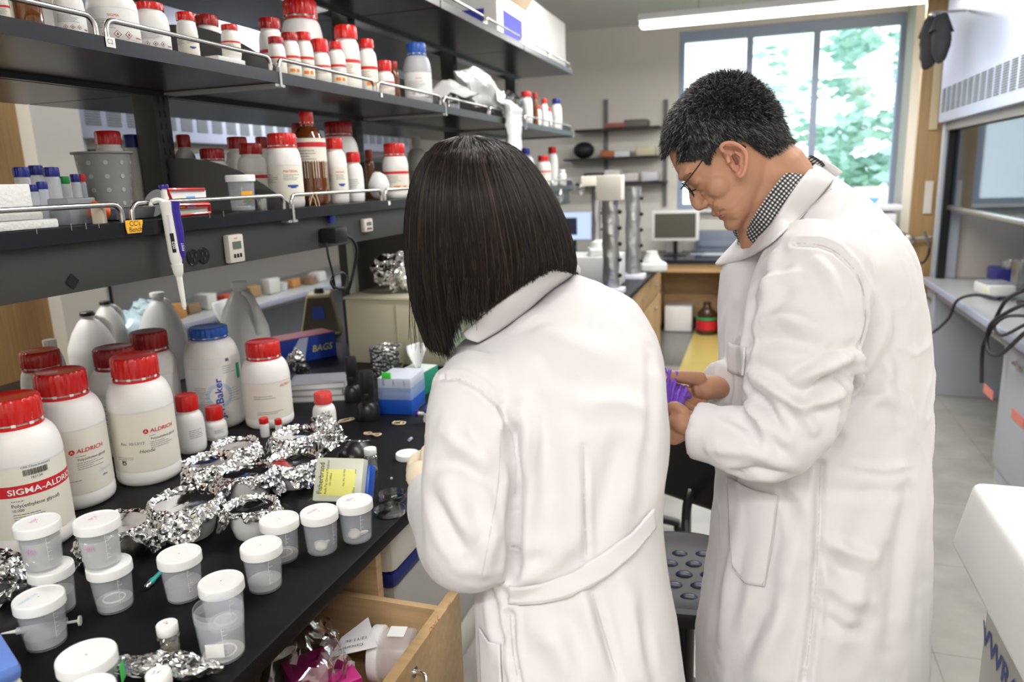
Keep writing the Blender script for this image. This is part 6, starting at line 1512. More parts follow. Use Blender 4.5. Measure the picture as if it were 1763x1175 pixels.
gc_ = sculpt(gc_, [
    ([(752, 650), (790, 650), (825, 668), (860, 700), (880, 745), (888, 800), (886, 860)], .005, -.004, 'full'), ([(885, 745), (892, 830), (884, 900), (884, 985)], .010, -.010, 'full'),
    ([(1004, 770), (1006, 860), (1010, 965)], .005, -.004), ([(1020, 1020), (1040, 1090), (1065, 1170)], .007, -.006), ([(1005, 1030), (1015, 1090), (1030, 1170)], .012, .004),
    ([(900, 690), (905, 760), (895, 820)], .012, .006), ([(930, 700), (950, 790), (960, 900)], .02, -.004), ([(965, 740), (985, 850), (985, 940)], .016, .004), ([(1060, 780), (1040, 860), (1025, 940)], .016, -.004), ([(1105, 720), (1085, 800), (1080, 890)], .014, .004),
    ([(900, 545), (960, 580), (1040, 620)], .02, .004), ([(930, 660), (1000, 640), (1090, 660)], .02, -.003), ([(900, 570), (940, 555), (975, 560)], .01, -.003), ([(1000, 700), (1060, 690), (1110, 700)], .012, .003),
    ([(760, 740), (800, 770), (830, 800)], .010, .004), ([(750, 800), (790, 800), (850, 830)], .010, -.004), ([(765, 830), (800, 900), (830, 930)], .012, .006), ([(745, 860), (770, 910), (800, 960)], .010, -.005), ([(835, 860), (850, 920), (838, 985)], .010, .005), ([(800, 700), (812, 760), (815, 820)], .012, -.003),
    ([(880, 1000), (920, 990), (960, 970)], .010, .004), ([(900, 940), (960, 950), (1000, 920)], .014, .003), ([(878, 1060), (882, 1120), (892, 1175)], .006, -.006, 'full'), ([(920, 1080), (960, 1110), (990, 1175)], .016, .005), ([(1070, 1000), (1090, 1070), (1110, 1160)], .014, .005), ([(1100, 1060), (1115, 1130), (1130, 1175)], .010, -.004),
    ([(845, 1020), (855, 1080), (870, 1120)], .010, -.005), ([(1118, 600), (1122, 680), (1118, 760)], .010, -.003)])
b_ = P(1000, 1400, D=1.09); gb0 = V((b_.x+.02, b_.y+.04, 0)); girl = thing('person', 'person with straight black bob in white lab coat, seen from behind at the bench', 'person', gb0)
GB_ = bvh(gc_); cc = MB(); cc.v, cc.f, cc.m = list(gc_.v), gc_.f, gc_.m; gco = local(cc, gb0).obj('lab_coat', M_COAT, girl, ang=180)
bl = patch(GB_, [(879, 1010), (930, 1002), (985, 985), (1040, 950), (1085, 915), (1121, 874)], [(878, 1042), (930, 1040), (985, 1026), (1045, 992), (1090, 952), (1124, 908)], .005, 50, 8); solid(local(bl, gb0).obj('back_belt', M_COAT, gco, ang=60), .003)
pk = patch(GB_, [(829, 1080), (845, 1105), (864, 1110)], [(834, 1190), (850, 1200), (868, 1200)], .004, 16, 26); solid(local(pk, gb0).obj('pocket', M_COAT, gco, ang=60), .0022)
for nm, pl in (('armhole_seam', [(752, 650), (790, 650), (825, 668), (860, 700), (880, 745), (888, 800), (886, 860)]), ('center_seam', [(1004, 770), (1006, 860), (1010, 965)]), ('sleeve_seam', [(862, 740), (858, 830), (842, 930), (828, 1000)]), ('side_seam', [(878, 1060), (882, 1120), (892, 1175)]), ('pleat_seam', [(1020, 1022), (1040, 1090), (1065, 1170)])):
    local(seam(GB_, pl, .0008, .0001), gb0).obj(nm, M_SEAM, gco)
for nm, pl in (('belt_stitch', [(885, 1038), (930, 1036), (985, 1022), (1045, 988), (1088, 949), (1120, 909)]),):
    local(seam(GB_, pl, .0007, .0068), gb0).obj(nm, M_SEAM, gco)
# collar: folded band round the neck
ct = [(797, 574, 1.075), (835, 540, 1.05), (875, 512, 1.035), (915, 482, 1.04), (950, 456, 1.06), (975, 450, 1.09), (984, 455, 1.14), (960, 470, 1.20), (900, 500, 1.22), (840, 545, 1.20), (800, 574, 1.14)]
cb = [(822, 590, 1.06), (862, 566, 1.02), (905, 534, 1.00), (942, 503, 1.01), (974, 480, 1.04), (990, 472, 1.09), (995, 476, 1.15), (975, 495, 1.22), (910, 530, 1.25), (850, 570, 1.23), (818, 592, 1.16)]
tops = [P(*q[:2], D=q[2]) for q in ct]; bots = []
for i, q in enumerate(cb):
    x, y = q[0]+(3 if i < 5 else 0), q[1]+(4 if i < 5 else 0); h_, n_ = hit(GB_, x, y); bots.append(h_+n_*.004 if (h_ is not None and i < 6) else P(*q[:2], D=q[2]))
solid(local(band_mesh(tops, bots, .006, 8, 10), gb0).obj('coat_collar', M_COAT, girl, ang=180), .0035)
# head and neck under the hair
gh = []
hd = P(842, 392, D=1.095)
gfw = (P(700, 470, D=1.17)-hd).normalized()
up_ = (V((0, 0, 1))-gfw*gfw.z).normalized(); sd = gfw.cross(up_)
def gp3(f, u, s): return hd+gfw*f+up_*u+sd*s
gr = []
for u, ff, fb, w in ((.095, .02, -.03, .03), (.085, .05, -.055, .05), (.065, .07, -.078, .064), (.035, .085, -.09, .072), (.0, .088, -.092, .073), (-.03, .086, -.085, .07), (-.06, .085, -.065, .062), (-.085, .08, -.03, .05), (-.105, .07, .01, .036), (-.115, .055, .03, .02)):
    r = []
    for j in range(36):
        th = j/36*6.2832; r.append(gp3((ff+fb)/2+(ff-fb)/2*math.cos(th), u, w*math.sin(th)))
    gr.append(r)
hm = MB().loft(gr[::-1]); hm2 = MB().tube([gp3(.085, .0, 0), gp3(.095, -.02, 0), gp3(.105, -.038, 0)], [.006, .008, .011], 12); hm3 = MB().ball(gp3(.083, -.066, 0), .012, 0, 12)
neck = limb([(862, 440, 1.13, .044), (882, 480, 1.14, .042), (895, 520, 1.15, .042), (905, 560, 1.155, .044)])
gsk = remesh(merge(hm, hm2, hm3, neck), .0035, 4); ghd = local(gsk, gb0).obj('head', M_SKINP, girl, ang=180)
fe = MB()
for s_ in (-1, 1): fe.tube([gp3(.084, .004, s_*.018), gp3(.0865, .001, s_*.030), gp3(.082, .003, s_*.042)], [.001, .002, .001], 6)
local(fe, gb0).obj('eyelash', M_HAIRB, ghd); local(MB().tube([gp3(.087, -.064, -.018), gp3(.096, -.066, 0), gp3(.087, -.064, .018)], [.002, .005, .002], 10), gb0).obj('lips', M_LIP, ghd)
# hair
HR = [(236, 792, 826, .012), (241, 772, 850, .035), (249, 755, 872, .055), (262, 740, 893, .072), (282, 726, 912, .086), (312, 713, 934, .098), (345, 706, 953, .105), (380, 702, 969, .108), (420, 701, 982, .108), (455, 703, 988, .104), (500, 709, 985, .096), (540, 717, 978, .088), (570, 727, 970, .08), (612, 742, 962, .07)]
def hrow(y):
    for a, b in zip(HR[:-1], HR[1:]):
        if y <= b[0] or b is HR[-1]:
            t = min(max((y-a[0])/(b[0]-a[0]), 0), 1); return [a[i]+(b[i]-a[i])*t for i in (1, 2, 3)]
YE = [(700, 566), (712, 590), (730, 602), (748, 607), (762, 592), (776, 562), (790, 544), (803, 548), (818, 552), (832, 532), (850, 518), (880, 500), (915, 480), (945, 464), (972, 466), (984, 470), (992, 446)]
def yend(x):
    if x <= YE[0][0]: return YE[0][1]
    for a, b in zip(YE[:-1], YE[1:]):
        if x <= b[0]: t = (x-a[0])/(b[0]-a[0]); return a[1]+(b[1]-a[1])*t
    return YE[-1][1]
def hsurf(u, y, off=0.0):
    xl, xr, t = hrow(y); c = math.cos(u); s_ = math.sin(u); k = (abs(c)**2.2+abs(s_)**2.2)**(-1/2.2)
    x = (xl+xr)/2+(xr-xl)/2*c*k; Dc = 1.105+.00012*(y-380)-.045*(1 if y > 300 else (y-236)/64)*0
    p = P(x, y, D=Dc-t*s_*k); o = (P(x+(x-(xl+xr)/2)*.01, y, D=Dc-t*s_*k*1.01)-p); return p+(P(x+c*10, y-(3 if y < 300 else 0), D=Dc-t*s_*k)-p).normalized()*off*abs(c)-FW*(off*s_)
def uend(u):
    c, s_ = math.cos(u), math.sin(u); xl, xr, t = hrow(500); k = (abs(c)**2.2+abs(s_)**2.2)**(-1/2.2); x = (xl+xr)/2+(xr-xl)/2*c*k
    if s_ >= 0: return yend(x)
    return 455+(566-455)*max(0, (-c))**.7 if c < 0 else 446+14*(-s_)
hb = MB(); NU, NVV = 150, 46
for j in range(NVV):
    for i in range(NU):
        u = 2*math.pi*i/NU; ye = uend(u)-8; y = 236+(ye-236)*(j/(NVV-1)); hb.v.append(tuple(hsurf(u, y, -.003+.002*math.sin(u*31+4*noise.noise(V((u*3, y*.004, 0)))))))
for j in range(NVV-1):
    for i in range(NU): i2 = (i+1) % NU; hb.f.append((j*NU+i, j*NU+i2, (j+1)*NU+i2, (j+1)*NU+i)); hb.m.append(0)
hb.f.append(tuple(range(NU))); hb.m.append(0)
rg = random.Random(21); sets = [[], [], []]
for k in range(5200):
    u = rg.uniform(-.5, math.pi+.5) if rg.random() < .85 else rg.uniform(0, 2*math.pi)
    ys = 236+max(0, rg.gauss(0, 16)) if rg.random() < .75 else rg.uniform(236, 420); jt = 1 if math.cos(u) < -.25 else .30; ye = uend(u)+(rg.gauss(0, 4)+(rg.random()**4)*14)*jt; off = rg.random()*.0045; ph = rg.uniform(0, 6); am = rg.uniform(.0, .045); sh = rg.gauss(0, .03)
    n = 13; q = []
    for i in range(n):
        t = i/(n-1); y = ys+(ye-ys)*t; uu = u+am*math.sin(t*2.6+ph)+sh*t+.03*noise.noise(V((u*5, t*2, 1)))
        q.append(hsurf(uu, y, off+.0015*math.sin(3.1*t)))
    sets[0 if rg.random() < .62 else (1 if rg.random() < .8 else 2)].append(q)
# loose strands and the thin fringe by the face
for k in range(60):
    x0 = rg.uniform(700, 770); x1 = x0+rg.uniform(0, 35); D_ = rg.uniform(1.03, 1.10); q = [P(x0+(x1-x0)*t**1.4+3*math.sin(3*t+k), 430+t*(rg.uniform(150, 178)), D=D_) for t in [i/9 for i in range(10)]]; sets[0].append(q)
for k in range(110):
    x0 = rg.uniform(768, 845); x1 = x0+rg.gauss(2, 6); L = rg.uniform(50, 85)*(1-(abs(x0-800)/160)); q = [P(x0+(x1-x0)*t, 480+t*L, D=rg.uniform(1.03, 1.04)) for t in [i/6 for i in range(7)]]
    dd = rg.uniform(1.0, 1.06); q = [P(x0+(x1-x0)*t, 478+t*L, D=dd) for t in [i/6 for i in range(7)]]; sets[0].append(q)
for k in range(40):
    a = rg.uniform(.6, 2.6); q = [hsurf(a, 238+t*60, .004+.012*math.sin(t*3.1)*rg.random()) for t in [i/6 for i in range(7)]]; sets[1].append(q)
strands(hb, sets[0], .00050, 0, .6); strands(hb, sets[1], .00048, 1, .6); strands(hb, sets[2], .00040, 2, .6)
local(hb, gb0).obj('hair', [M_HAIRB, M_HAIRBR, mat('hair_highlight', (.09, .065, .05), .35, spec=.5)], girl, ang=180)
# gloved hands
M_LATEX = mat('cream_latex', (.80, .68, .52), .5, spec=.3, sss=.15, bump=.3, bscale=120, bdist=.001)
lh = hand([[(733, 800, 1.375, .0105), (731, 786, 1.385, .0095), (733, 775, 1.395, .0088), (741, 770, 1.405, .0082)],
           [(722, 806, 1.38, .0105), (716, 796, 1.395, .0098), (722, 785, 1.405, .009), (730, 780, 1.41, .008)],
           [(716, 812, 1.375, .0105), (709, 802, 1.39, .0098), (714, 790, 1.40, .009), (722, 786, 1.41, .008)],
           [(714, 822, 1.37, .0098), (707, 812, 1.385, .009), (710, 800, 1.395, .0085), (718, 796, 1.405, .0078)],
           [(744, 805, 1.37, .0110), (748, 790, 1.38, .0105), (746, 778, 1.39, .0095), (740, 770, 1.40, .0082)]],
          [([(748, 850, 1.31, .026), (738, 838, 1.335, .028), (728, 822, 1.355, .031), (727, 808, 1.37, .027)], .68)])
local(lh, gb0).obj('gloved_hand', M_LATEX, girl, ang=180)
rh = hand([[(770, 765, 1.44, .0105), (758, 764, 1.44, .0095), (750, 768, 1.435, .0088), (745, 772, 1.43, .0082)],
           [(772, 775, 1.44, .0105), (760, 776, 1.44, .0098), (752, 780, 1.435, .009), (746, 780, 1.43, .008)],
           [(774, 785, 1.44, .0105), (764, 787, 1.44, .0098), (756, 790, 1.435, .009), (750, 788, 1.43, .008)],
           [(778, 795, 1.44, .0098), (768, 797, 1.44, .009), (760, 798, 1.435, .0085), (754, 796, 1.43, .0078)],
           [(780, 765, 1.43, .0105), (768, 756, 1.43, .010), (756, 758, 1.43, .0092), (748, 766, 1.425, .0082)]],
          [([(850, 790, 1.44, .026), (820, 785, 1.44, .028), (795, 780, 1.44, .031), (778, 778, 1.44, .026)], .68)])
local(rh, gb0).obj('gloved_hand', M_LATEX, girl, ang=180)
lg, sh_ = legs(gb0, V((-.6, .8, 0)).normalized(), .075, .55, sh=.22); local(lg, gb0).obj('trousers', M_TROUS, girl); local(sh_, gb0).obj('shoes', M_SHOE, girl)
# ================================================================ under the bench, drawer contents, stools
def cooler(x0, x1, y0, y1, z0, z1, label, cols, band=False, lidh=.06):
    t = thing('styrofoam_cooler', label, 'cooler', ((x0+x1)/2, (y0+y1)/2, z0), 0)
    w, d = x1-x0, y1-y0
    MB().box((0, 0, (z1-z0-lidh)/2), (w*.95, d*.95, z1-z0-lidh), 0, .03).obj('box', cols[0], t)
    if band: MB().box((0, 0, z1-z0-lidh-.018), (w*.985, d*.985, .040), 0, .03).obj('blue_band', cols[2], t)
    MB().box((0, 0, z1-z0-lidh/2), (w, d, lidh), 0, .022).obj('lid', cols[1], t)
    return t
M_DIRTY = mat('dirty_styrofoam', (.55, .52, .47), .85, bump=.4, bscale=60, var=.3, vscale=6)
M_IVORY = mat('ivory_cooler', (.72, .69, .62), .5, var=.08)
cooler(-1.06, -.665, 1.20, 1.95, .43, .868, 'ivory plastic cooler with navy band stacked under the bench top', [mat('cooler_grey', (.42, .41, .38), .6), M_IVORY, mat('navy_band', (.008, .015, .14), .4)], True, .100)
cooler(-1.04, -.68, 1.22, 1.93, .0, .428, 'grey stained styrofoam box beneath the ivory cooler', [M_DIRTY, M_DIRTY], lidh=.10)
q1 = P(690, 985, Y=2.02); cooler(q1.x, -.40, 2.02, 2.5, .0, q1.z, 'big grey stained styrofoam box on the floor beyond the open drawer', [M_DIRTY, M_DIRTY], lidh=.10)
# drawer contents (drawer floor is at zt-.152)
zf = zt-.151
def bagmesh(r, sc, seed, amp=.25, fr=1.3):
    b = MB().ball((0, 0, 0), r, 0, 48, sc=sc); vs = crumple(b.v, r*amp, fr/r, seed); vs = crumple(vs, r*amp*.4, 4/r, seed+2); lo = min(v.z for v in vs); b.v = [(v.x, v.y, v.z-lo) for v in vs]; return b
t = thing('plastic_bag', 'clear zip bag with handwritten white patch and magenta card inside the drawer', 'plastic bag', (-.70, .91, zf), .4)
bagmesh(.080, (1.1, 1.35, 1.05), 61).obj('film', glass('bag_film', a=.34, rough=.1), t, ang=25)
MB().box((.035, -.02, .060), (.10, .12, .10), 0, .004, Matrix.Rotation(.5, 4, 'Z')).obj('magenta_card', mat('magenta_card', (.55, .02, .20), .35), t)
MB().box((-.05, .02, .06), (.06, .13, .08), 0, .004, Matrix.Rotation(.2, 4, 'Z')).obj('dark_pouch', mat('dark_olive', (.05, .045, .03), .3), t)
c1, c2, c3, c4 = P(592, 1130, z=zt-.06), P(655, 1113, z=zt-.055), P(640, 1065, z=zt-.05), P(585, 1125, z=zt-.05)
w_ = MB(); lo = V((-.70, .91, zf)); Ri = Matrix.Rotation(-.4, 4, 'Z')
q = [P(567, 1133, z=zt-.035), P(650, 1114, z=zt-.035), P(634, 1063, z=zt-.035), P(588, 1098, z=zt-.035)]
w_.add([Ri @ (a-lo) for a in q]+[Ri @ (a-lo-V((0, 0, .001))) for a in q], [(0, 1, 2, 3), (7, 6, 5, 4)]+[(i, i+4, (i+1) % 4+4, (i+1) % 4) for i in range(4)])
ux = (q[1]-q[0]).normalized(); uy = V((0, 0, 1)).cross(ux); f0_ = plane_map(q[0], ux, uy)
f = lambda u, v, h: Ri @ (f0_(u, v, .0015)-lo)
put_text(w_, 'Cancam Yan', .0105, 1, f, 0, math.pi, .060, .018, slant=.2); put_text(w_, '12/11 nc', .011, 1, f, 0, math.pi, .070, .036, slant=.2)
w_.obj('write_on_patch', [mat('patch_white', (.82, .80, .82), .35), M_INK], t)
t = tag(bagmesh(.075, (1.1, 1.4, 1.05), 71).obj('plastic_bag', MT['bag_film'], loc=(-.80, .74, zf), ang=25), 'empty clear plastic bag crumpled at the front of the drawer', 'plastic bag')
tag(bagmesh(.062, (1.2, 1.1, .95), 81).obj('metallic_bag', mat('black_film', (.03, .03, .035), .12, metal=.6), loc=(-.88, .99, zf), ang=25), 'dark glossy crumpled bag at the back of the drawer', 'bag')
tag(bagmesh(.05, (1.2, 1.1, .8), 82, .3).obj('foil_ball', M_FOIL, loc=(-.585, .66, zf), ang=15), 'crumpled foil at the near end of the drawer', 'foil')
# jar lying on its side
a, b = P(650, 1124, z=zf+.075), P(700, 1108, z=zf+.075); a = P(654, 1125, z=zf+.072); t = thing('plastic_jar', 'clear plastic jar with white lid lying on its side in the drawer', 'jar', a, 0)
m = Matrix.Rotation(math.radians(12), 4, 'Z') @ Matrix.Rotation(math.radians(90), 4, 'Y')
MB().lathe([(.047, 0), (.048, .002), (.048, .018), (.045, .020)], 48, 0, m @ Matrix.Translation((0, 0, -.012))).obj('lid', M_LID, t)
MB().lathe([(.042, 0), (.044, .01), (.044, .055), (.038, .060), (.001, .061)], 40, 0, m @ Matrix.Translation((0, 0, .006)), cap=False).obj('jar_body', mat('rosy_clear', (.85, .78, .78), .25, alpha=.4), t)
MB().box((0, 0, 0), (.001, .03, .03), 0, 0, m @ Matrix.Translation((-.0445, 0, .035))).obj('label', M_PAPERW, t)

# stool with a bumpy polyurethane seat
sc_ = P(1178, 985, z=.60); t = thing('lab_stool', 'black moulded lab stool with round grip bumps on its seat, between the two people', 'stool', (sc_.x, sc_.y, 0), .2)
st = MB(); R = .20
prof = [(.001, .565), (R*.8, .56), (R*.98, .575), (R, .595), (R*.97, .608), (R*.90, .612), (R*.80, .600), (R*.5, .594), (.001, .592)]
st.lathe(prof, 56, 0, cap=False)
st.obj('seat', M_RUBBER, t); bp = MB()
for i in range(-4, 5):
    for j in range(-4, 5):
        x, y = i*.058+(j % 2)*.029, j*.050
        if x*x+y*y < .145**2: bp.ball((x, y, .592), .021, 0, 14, sc=(1, .72, .42))
bp.obj('grip_bumps', mat('blue_black_rubber', (.012, .018, .032), .35), t)['kind'] = 'stuff'
MB().cyl((0, 0, .09), (0, 0, .565), .028, seg=20).cyl((0, 0, .09), (0, 0, .30), .036, seg=20).obj('column', M_BLACKP, t)
bc_ = P(1203, 812, Y=2.16); bc_ = Matrix.Rotation(-.2, 4, 'Z') @ (bc_-V((sc_.x, sc_.y, 0)))
MB().box((0, 0, 0), (.30, .045, .21), 0, .022, Matrix.Translation(bc_) @ Matrix.Rotation(-.30, 4, 'Z') @ Matrix.Rotation(.22, 4, 'Y'), seg=4).obj('backrest', M_BLACKP, t)
MB().tube(smooth_path([(.02, .12, .57), (bc_.x*.6, bc_.y*.9, .57), (bc_.x, bc_.y+.03, .64), (bc_.x, bc_.y+.025, bc_.z)], 5), .014, 10, sq=1.6).obj('back_bracket', M_BLACKP, t)
for k in range(5):
    a = k*2*math.pi/5+.3; lg_ = MB().tube([(0.02*math.cos(a), .02*math.sin(a), .095), (.16*math.cos(a), .16*math.sin(a), .085), (.27*math.cos(a), .27*math.sin(a), .062)], [.026, .022, .018], 12, sq=.7); L_ = lg_.obj('leg', M_BLACKP, t)
    c = Matrix.Translation((.27*math.cos(a), .27*math.sin(a), .030)) @ Matrix.Rotation(a, 4, 'Z') @ Matrix.Rotation(math.radians(90), 4, 'X'); MB().lathe([(.001, -.02), (.028, -.02), (.029, -.015), (.029, .015), (.028, .02), (.001, .02)], 24, 0, c).obj('caster', M_BLACKP, L_)
# second chair whose backrest shows beside the white sleeve
cb_ = P(1118, 835, Y=2.80); t = thing('lab_chair', 'black chair whose rounded backrest edge shows beside the white-coated back', 'chair', (cb_.x-.23, cb_.y+.1, 0), 0)
zc_ = cb_.z
MB().box((.23-.13, -.10, zc_), (.28, .045, .27), 0, .022, seg=4).obj('backrest', M_BLACKP, t)
MB().tube([(.07, -.08, zc_-.10), (.07, -.10, zc_-.2), (.07, .05, .50), (.07, .15, .49)], .014, 10).obj('back_bracket', M_BLACKP, t)
MB().lathe([(.001, .48), (.19, .478), (.21, .495), (.205, .515), (.15, .52), (.001, .515)], 40, 0, Matrix.Translation((.07, .14, 0))).obj('seat', M_RUBBER, t)
MB().cyl((.07, .14, .09), (.07, .14, .48), .028).obj('column', M_BLACKP, t)
for k in range(5):
    a = k*2*math.pi/5; MB().tube([(.07, .14, .09), (.07+.26*math.cos(a), .14+.26*math.sin(a), .05)], [.024, .018], 10).ball((.07+.26*math.cos(a), .14+.26*math.sin(a), .028), .027, 0, 14).obj('leg', M_BLACKP, t)

# ================================================================ far part of the bench
def on_b(px, py): return P(px, py, z=BZ)
def column(px, py, pyt, w, label, top=None):
    p = on_b(px, py); H = ztop(p.x, p.y, pyt)-BZ; R = size_at(p, w, px)/2; t = thing('foil_wrapped_column', label, 'column', (p.x, p.y, BZ), 0, 'foil wrapped columns on the far bench')
    b = MB().lathe([(R*(1+.03*math.sin(k*2.1)), H*k/24) for k in range(25)], 28, 0, None, lambda k, a, r: r*(1+.05*math.sin(3*a+k*.8))); b.obj('column_body', mat('dull_foil', (.60, .60, .60), .35, metal=.9, bump=.5, bscale=60, voro=True), t)
    MB().box((0, 0, -.0+.015), (R*3.2, R*2.4, .03), 0, .006).obj('foot', mat('pale_lilac', (.80, .80, .90), .4), t)
    for k in range(5): MB().ball((R*1.1, -R*.2, H*(.2+.17*k)), R*.28, 0, 10).obj('clamp', M_BLACKP, t)
    if top: MB().box((0, 0, H+top[1]/2), (top[0], top[0]*.8, top[1]), 0, .004).obj('head_box', M_PAPER, t)
column(1052, 505, 345, 29, 'nearer tall foil-wrapped column with cream box on top at far bench', (.13, .13))
column(1090, 480, 322, 26, 'tall foil-wrapped column at the far bench, right of the nearer one')
column(1028, 480, 320, 16, 'thin tall foil-wrapped column at left of the nearer one', (.16, .06))
p = on_b(1010, 500); t = tag(MB().box((0, 0, .09), (.36, .30, .178), 0, .006).obj('equipment_case', mat('case_white', (.72, .73, .72), .5), loc=(p.x-.02, p.y+.2, BZ+.001)), 'low white equipment case on the far bench left of the foil columns', 'case')
ecz = BZ+.18; ec_ = t.location.copy()
def balance(px, py, z, label, s=.85):
    p = P(px, py, z=z)
    if z > BZ+.1: p = V((ec_.x+.06, ec_.y-.04, z))
    t = thing('bench_balance', label, 'balance', (p.x, p.y, z), .3, 'pale round-shouldered instruments on the far bench')
    MB().box((0, 0, .035*s), (.20*s, .24*s, .07*s), 0, .02*s, seg=3).obj('base', mat('instrument_white', (.75, .76, .74), .35), t); MB().lathe([(.07*s, .07*s), (.075*s, .075*s), (.06*s, .10*s), (.045*s, .13*s), (.045*s, .15*s), (.001, .155*s)] if s > .7 else [(.08*s, .07*s), (.085*s, .075*s), (.07*s, .12*s), (.03*s, .14*s), (.001, .142*s)], 28, 0).obj('stirrer_head', MT['instrument_white'], t)
    return t
balance(1026, 462, ecz+.001, 'pale instrument on the white case behind the foil columns', .62)
balance(1122, 466, BZ+.001, 'white stirrer at the bench corner with an orange-capped bottle', .85)
p = on_b(1105, 452); q_ = P(1105, 407, Y=p.y+.06)
t = bottle((p.x-.05, min(p.y, 5.3), BZ+.001), .045, .26, .03, .035, mat('orange_plastic2', (.85, .35, .08), .4), None, None, None, 'white bottle with orange and white cap at the far bench end', None)
tag(MB().box((0, 0, .012), (.16, .09, .022), 0, .004).obj('blue_tray', mat('violet_blue', (.10, .12, .62), .4), loc=(-.76, 3.78, BZ+.001), rz=.2), 'small violet-blue tray in front of the foil columns', 'tray')
tag(MB().box((0, 0, .002), (.16, .2, .003), 0, .0).obj('green_mat', mat('green_mat', (.03, .25, .12), .4), loc=(-.74, on_b(1122, 466).y-.25, BZ+.001)), 'green mat under the white stirrer at the bench corner', 'mat')
# small glass-shelf balance behind the tissue box
p = on_b(755, 600); t = thing('analytical_balance', 'analytical balance with pale glass draft shield behind the green tissue box', 'balance', (-.80, 2.22, BZ), 0)
MB().box((0, 0, .02), (.24, .24, .04), 0, .01).obj('base', mat('instrument_white', (.75, .76, .74), .35), t); MB().lathe([(.04, .04), (.045, .045), (.045, .05), (.001, .052)], 32, 0).obj('pan', M_STEEL, t)
MB().box((0, 0, .12), (.20, .20, .16), 0, .002).obj('draft_shield', glass('shield_glass', (.80, .95, .85), .12), t); MB().cyl((.05, .05, .04), (.05, .05, .2), .008).obj('post', M_CREAM, t)

# ================================================================ plastic bags and boxes on the shelves
z1 = SZ[1]
p = P(772, 140, X=XS-.08); b = MB(); n = 40
for j in range(20):
    for i in range(n):
        t_ = j/19; a = 2*math.pi*i/n; r = .075*(1-t_)**.75*(1+.25*math.sin(3*a+1)*(1-t_))+.002; b.v.append((r*math.cos(a)*1.2, r*math.sin(a)*1.4, .055+.070*t_+.010*math.sin(5*a)*(1-t_)))
for j in range(19):
    for i in range(n): i2 = (i+1) % n; b.f.append((j*n+i, j*n+i2, (j+1)*n+i2, (j+1)*n+i)); b.m.append(0)
b.v = [tuple(q) for q in crumple(b.v, .008, 25, 91)]
t = thing('funnel_stand', 'clear beaker topped by a peaked white filter paper on the middle shelf', 'beaker', (p.x, p.y, z1+.0008))
b.obj('filter_paper', mat('soft_white_paper', (.78, .77, .76), .7), t); MB().lathe([(.001, .0005), (.04, 0), (.042, .06), (.040, .06), (.038, .003), (.001, .003)], 32, 0, cap=False).obj('beaker', M_CLEARB, t)
# white plastic bag draped over the rail
M_BAGW = mat('white_film', (.80, .80, .79), .25, coat=.3, alpha=.92)
pts = [(800, 155, XS-.10), (830, 150, XS-.06), (858, 168, XS-.02), (880, 185, XS+.012), (884, 215, XS+.02), (884, 250, XS+.022), (884, 262, XS+.02)]
bm_ = MB(); path = smooth_path([P(a, b, X=c) for a, b, c in pts], 6); m = 30; n = len(path)
for i, q in enumerate(path):
    t_ = (path[min(i+1, n-1)]-path[max(i-1, 0)]).normalized(); s_ = t_.cross(V((1, 0, .3))).normalized(); s_ = V((0, 1, 0)) if i > 14 else (V((0, 1, 0))*.5+s_*.5).normalized(); wd = .11-.03*(i/n)
    for j in range(m):
        a = 2*math.pi*j/m; bm_.v.append(q+s_*(wd*math.cos(a))+(s_.cross(t_))*(.022*math.sin(a)*(1+.5*math.sin(4*a))))
for i in range(n-1):
    for j in range(m): j2 = (j+1) % m; bm_.f.append((i*m+j, i*m+j2, (i+1)*m+j2, (i+1)*m+j)); bm_.m.append(0)
bm_.f.append(tuple(range(m-1, -1, -1))); bm_.f.append(tuple((n-1)*m+j for j in range(m))); bm_.m += [0, 0]
bm_.v = [v for v in crumple(bm_.v, .012, 14, 95)]; bm_.v = [tuple(v) for v in crumple(bm_.v, .004, 55, 97)]; p0_ = path[0].copy(); local(bm_, p0_)
tag(bm_.obj('plastic_bag', M_BAGW, loc=p0_, ang=30), 'white plastic bag draped over the middle shelf rail and hanging down', 'plastic bag')
p = P(868, 152, X=XS-.13); tag(bagmesh(.085, (1.0, 1.7, .8), 99).obj('plastic_bag', M_CLEARB, loc=(p.x, p.y, z1+.002), ang=25), 'clear bluish plastic bag lying behind the white bag on the middle shelf', 'plastic bag')
for k, (px, py) in enumerate(((993, 325), (956, 335))):
    p = P(px, py-8, X=XS+.02); b = bagmesh(.028, (.6, .8, 1.3), 101+k); tag(b.obj('hanging_bag', M_CLEARB, loc=(p.x+.03, p.y, p.z-.075), ang=25), 'small clear bag hanging from the far lower shelf, '+('right one' if k == 0 else 'left one'), 'bag')
# boxes on the top shelf
zt3 = SZ[2]
a = P(838, 60, X=XS-.05); y0_ = P(856, 60, X=XS-.06).y; y1_ = P(908, 90, X=XS-.06).y; y2_ = P(974, 105, X=XS-.06).y
zt_a = P(907, 22, X=XS-.06).z
t = thing('cardboard_box', 'open white cardboard box with blue square on the top shelf', 'box', (XS-.20, (y0_+y1_)/2, zt3+.0008))
hh = zt_a-zt3; dd = y1_-y0_; bx_ = MB()
for s in (-1, 1): bx_.box((s*.14, 0, hh/2), (.004, dd, hh)).box((0, s*(dd/2), hh/2), (.28, .004, hh))
bx_.box((0, 0, .002), (.28, dd, .004)); bx_.obj('carton', M_PAPERW, t)
MB().box((.1425, -.0, hh*.42), (.002, dd*.62, hh*.55), 0).box((0, -dd/2-.0025, hh*.42), (.16, .002, hh*.5)).obj('blue_square', mat('royal_blue', (.03, .03, .42), .5), t)
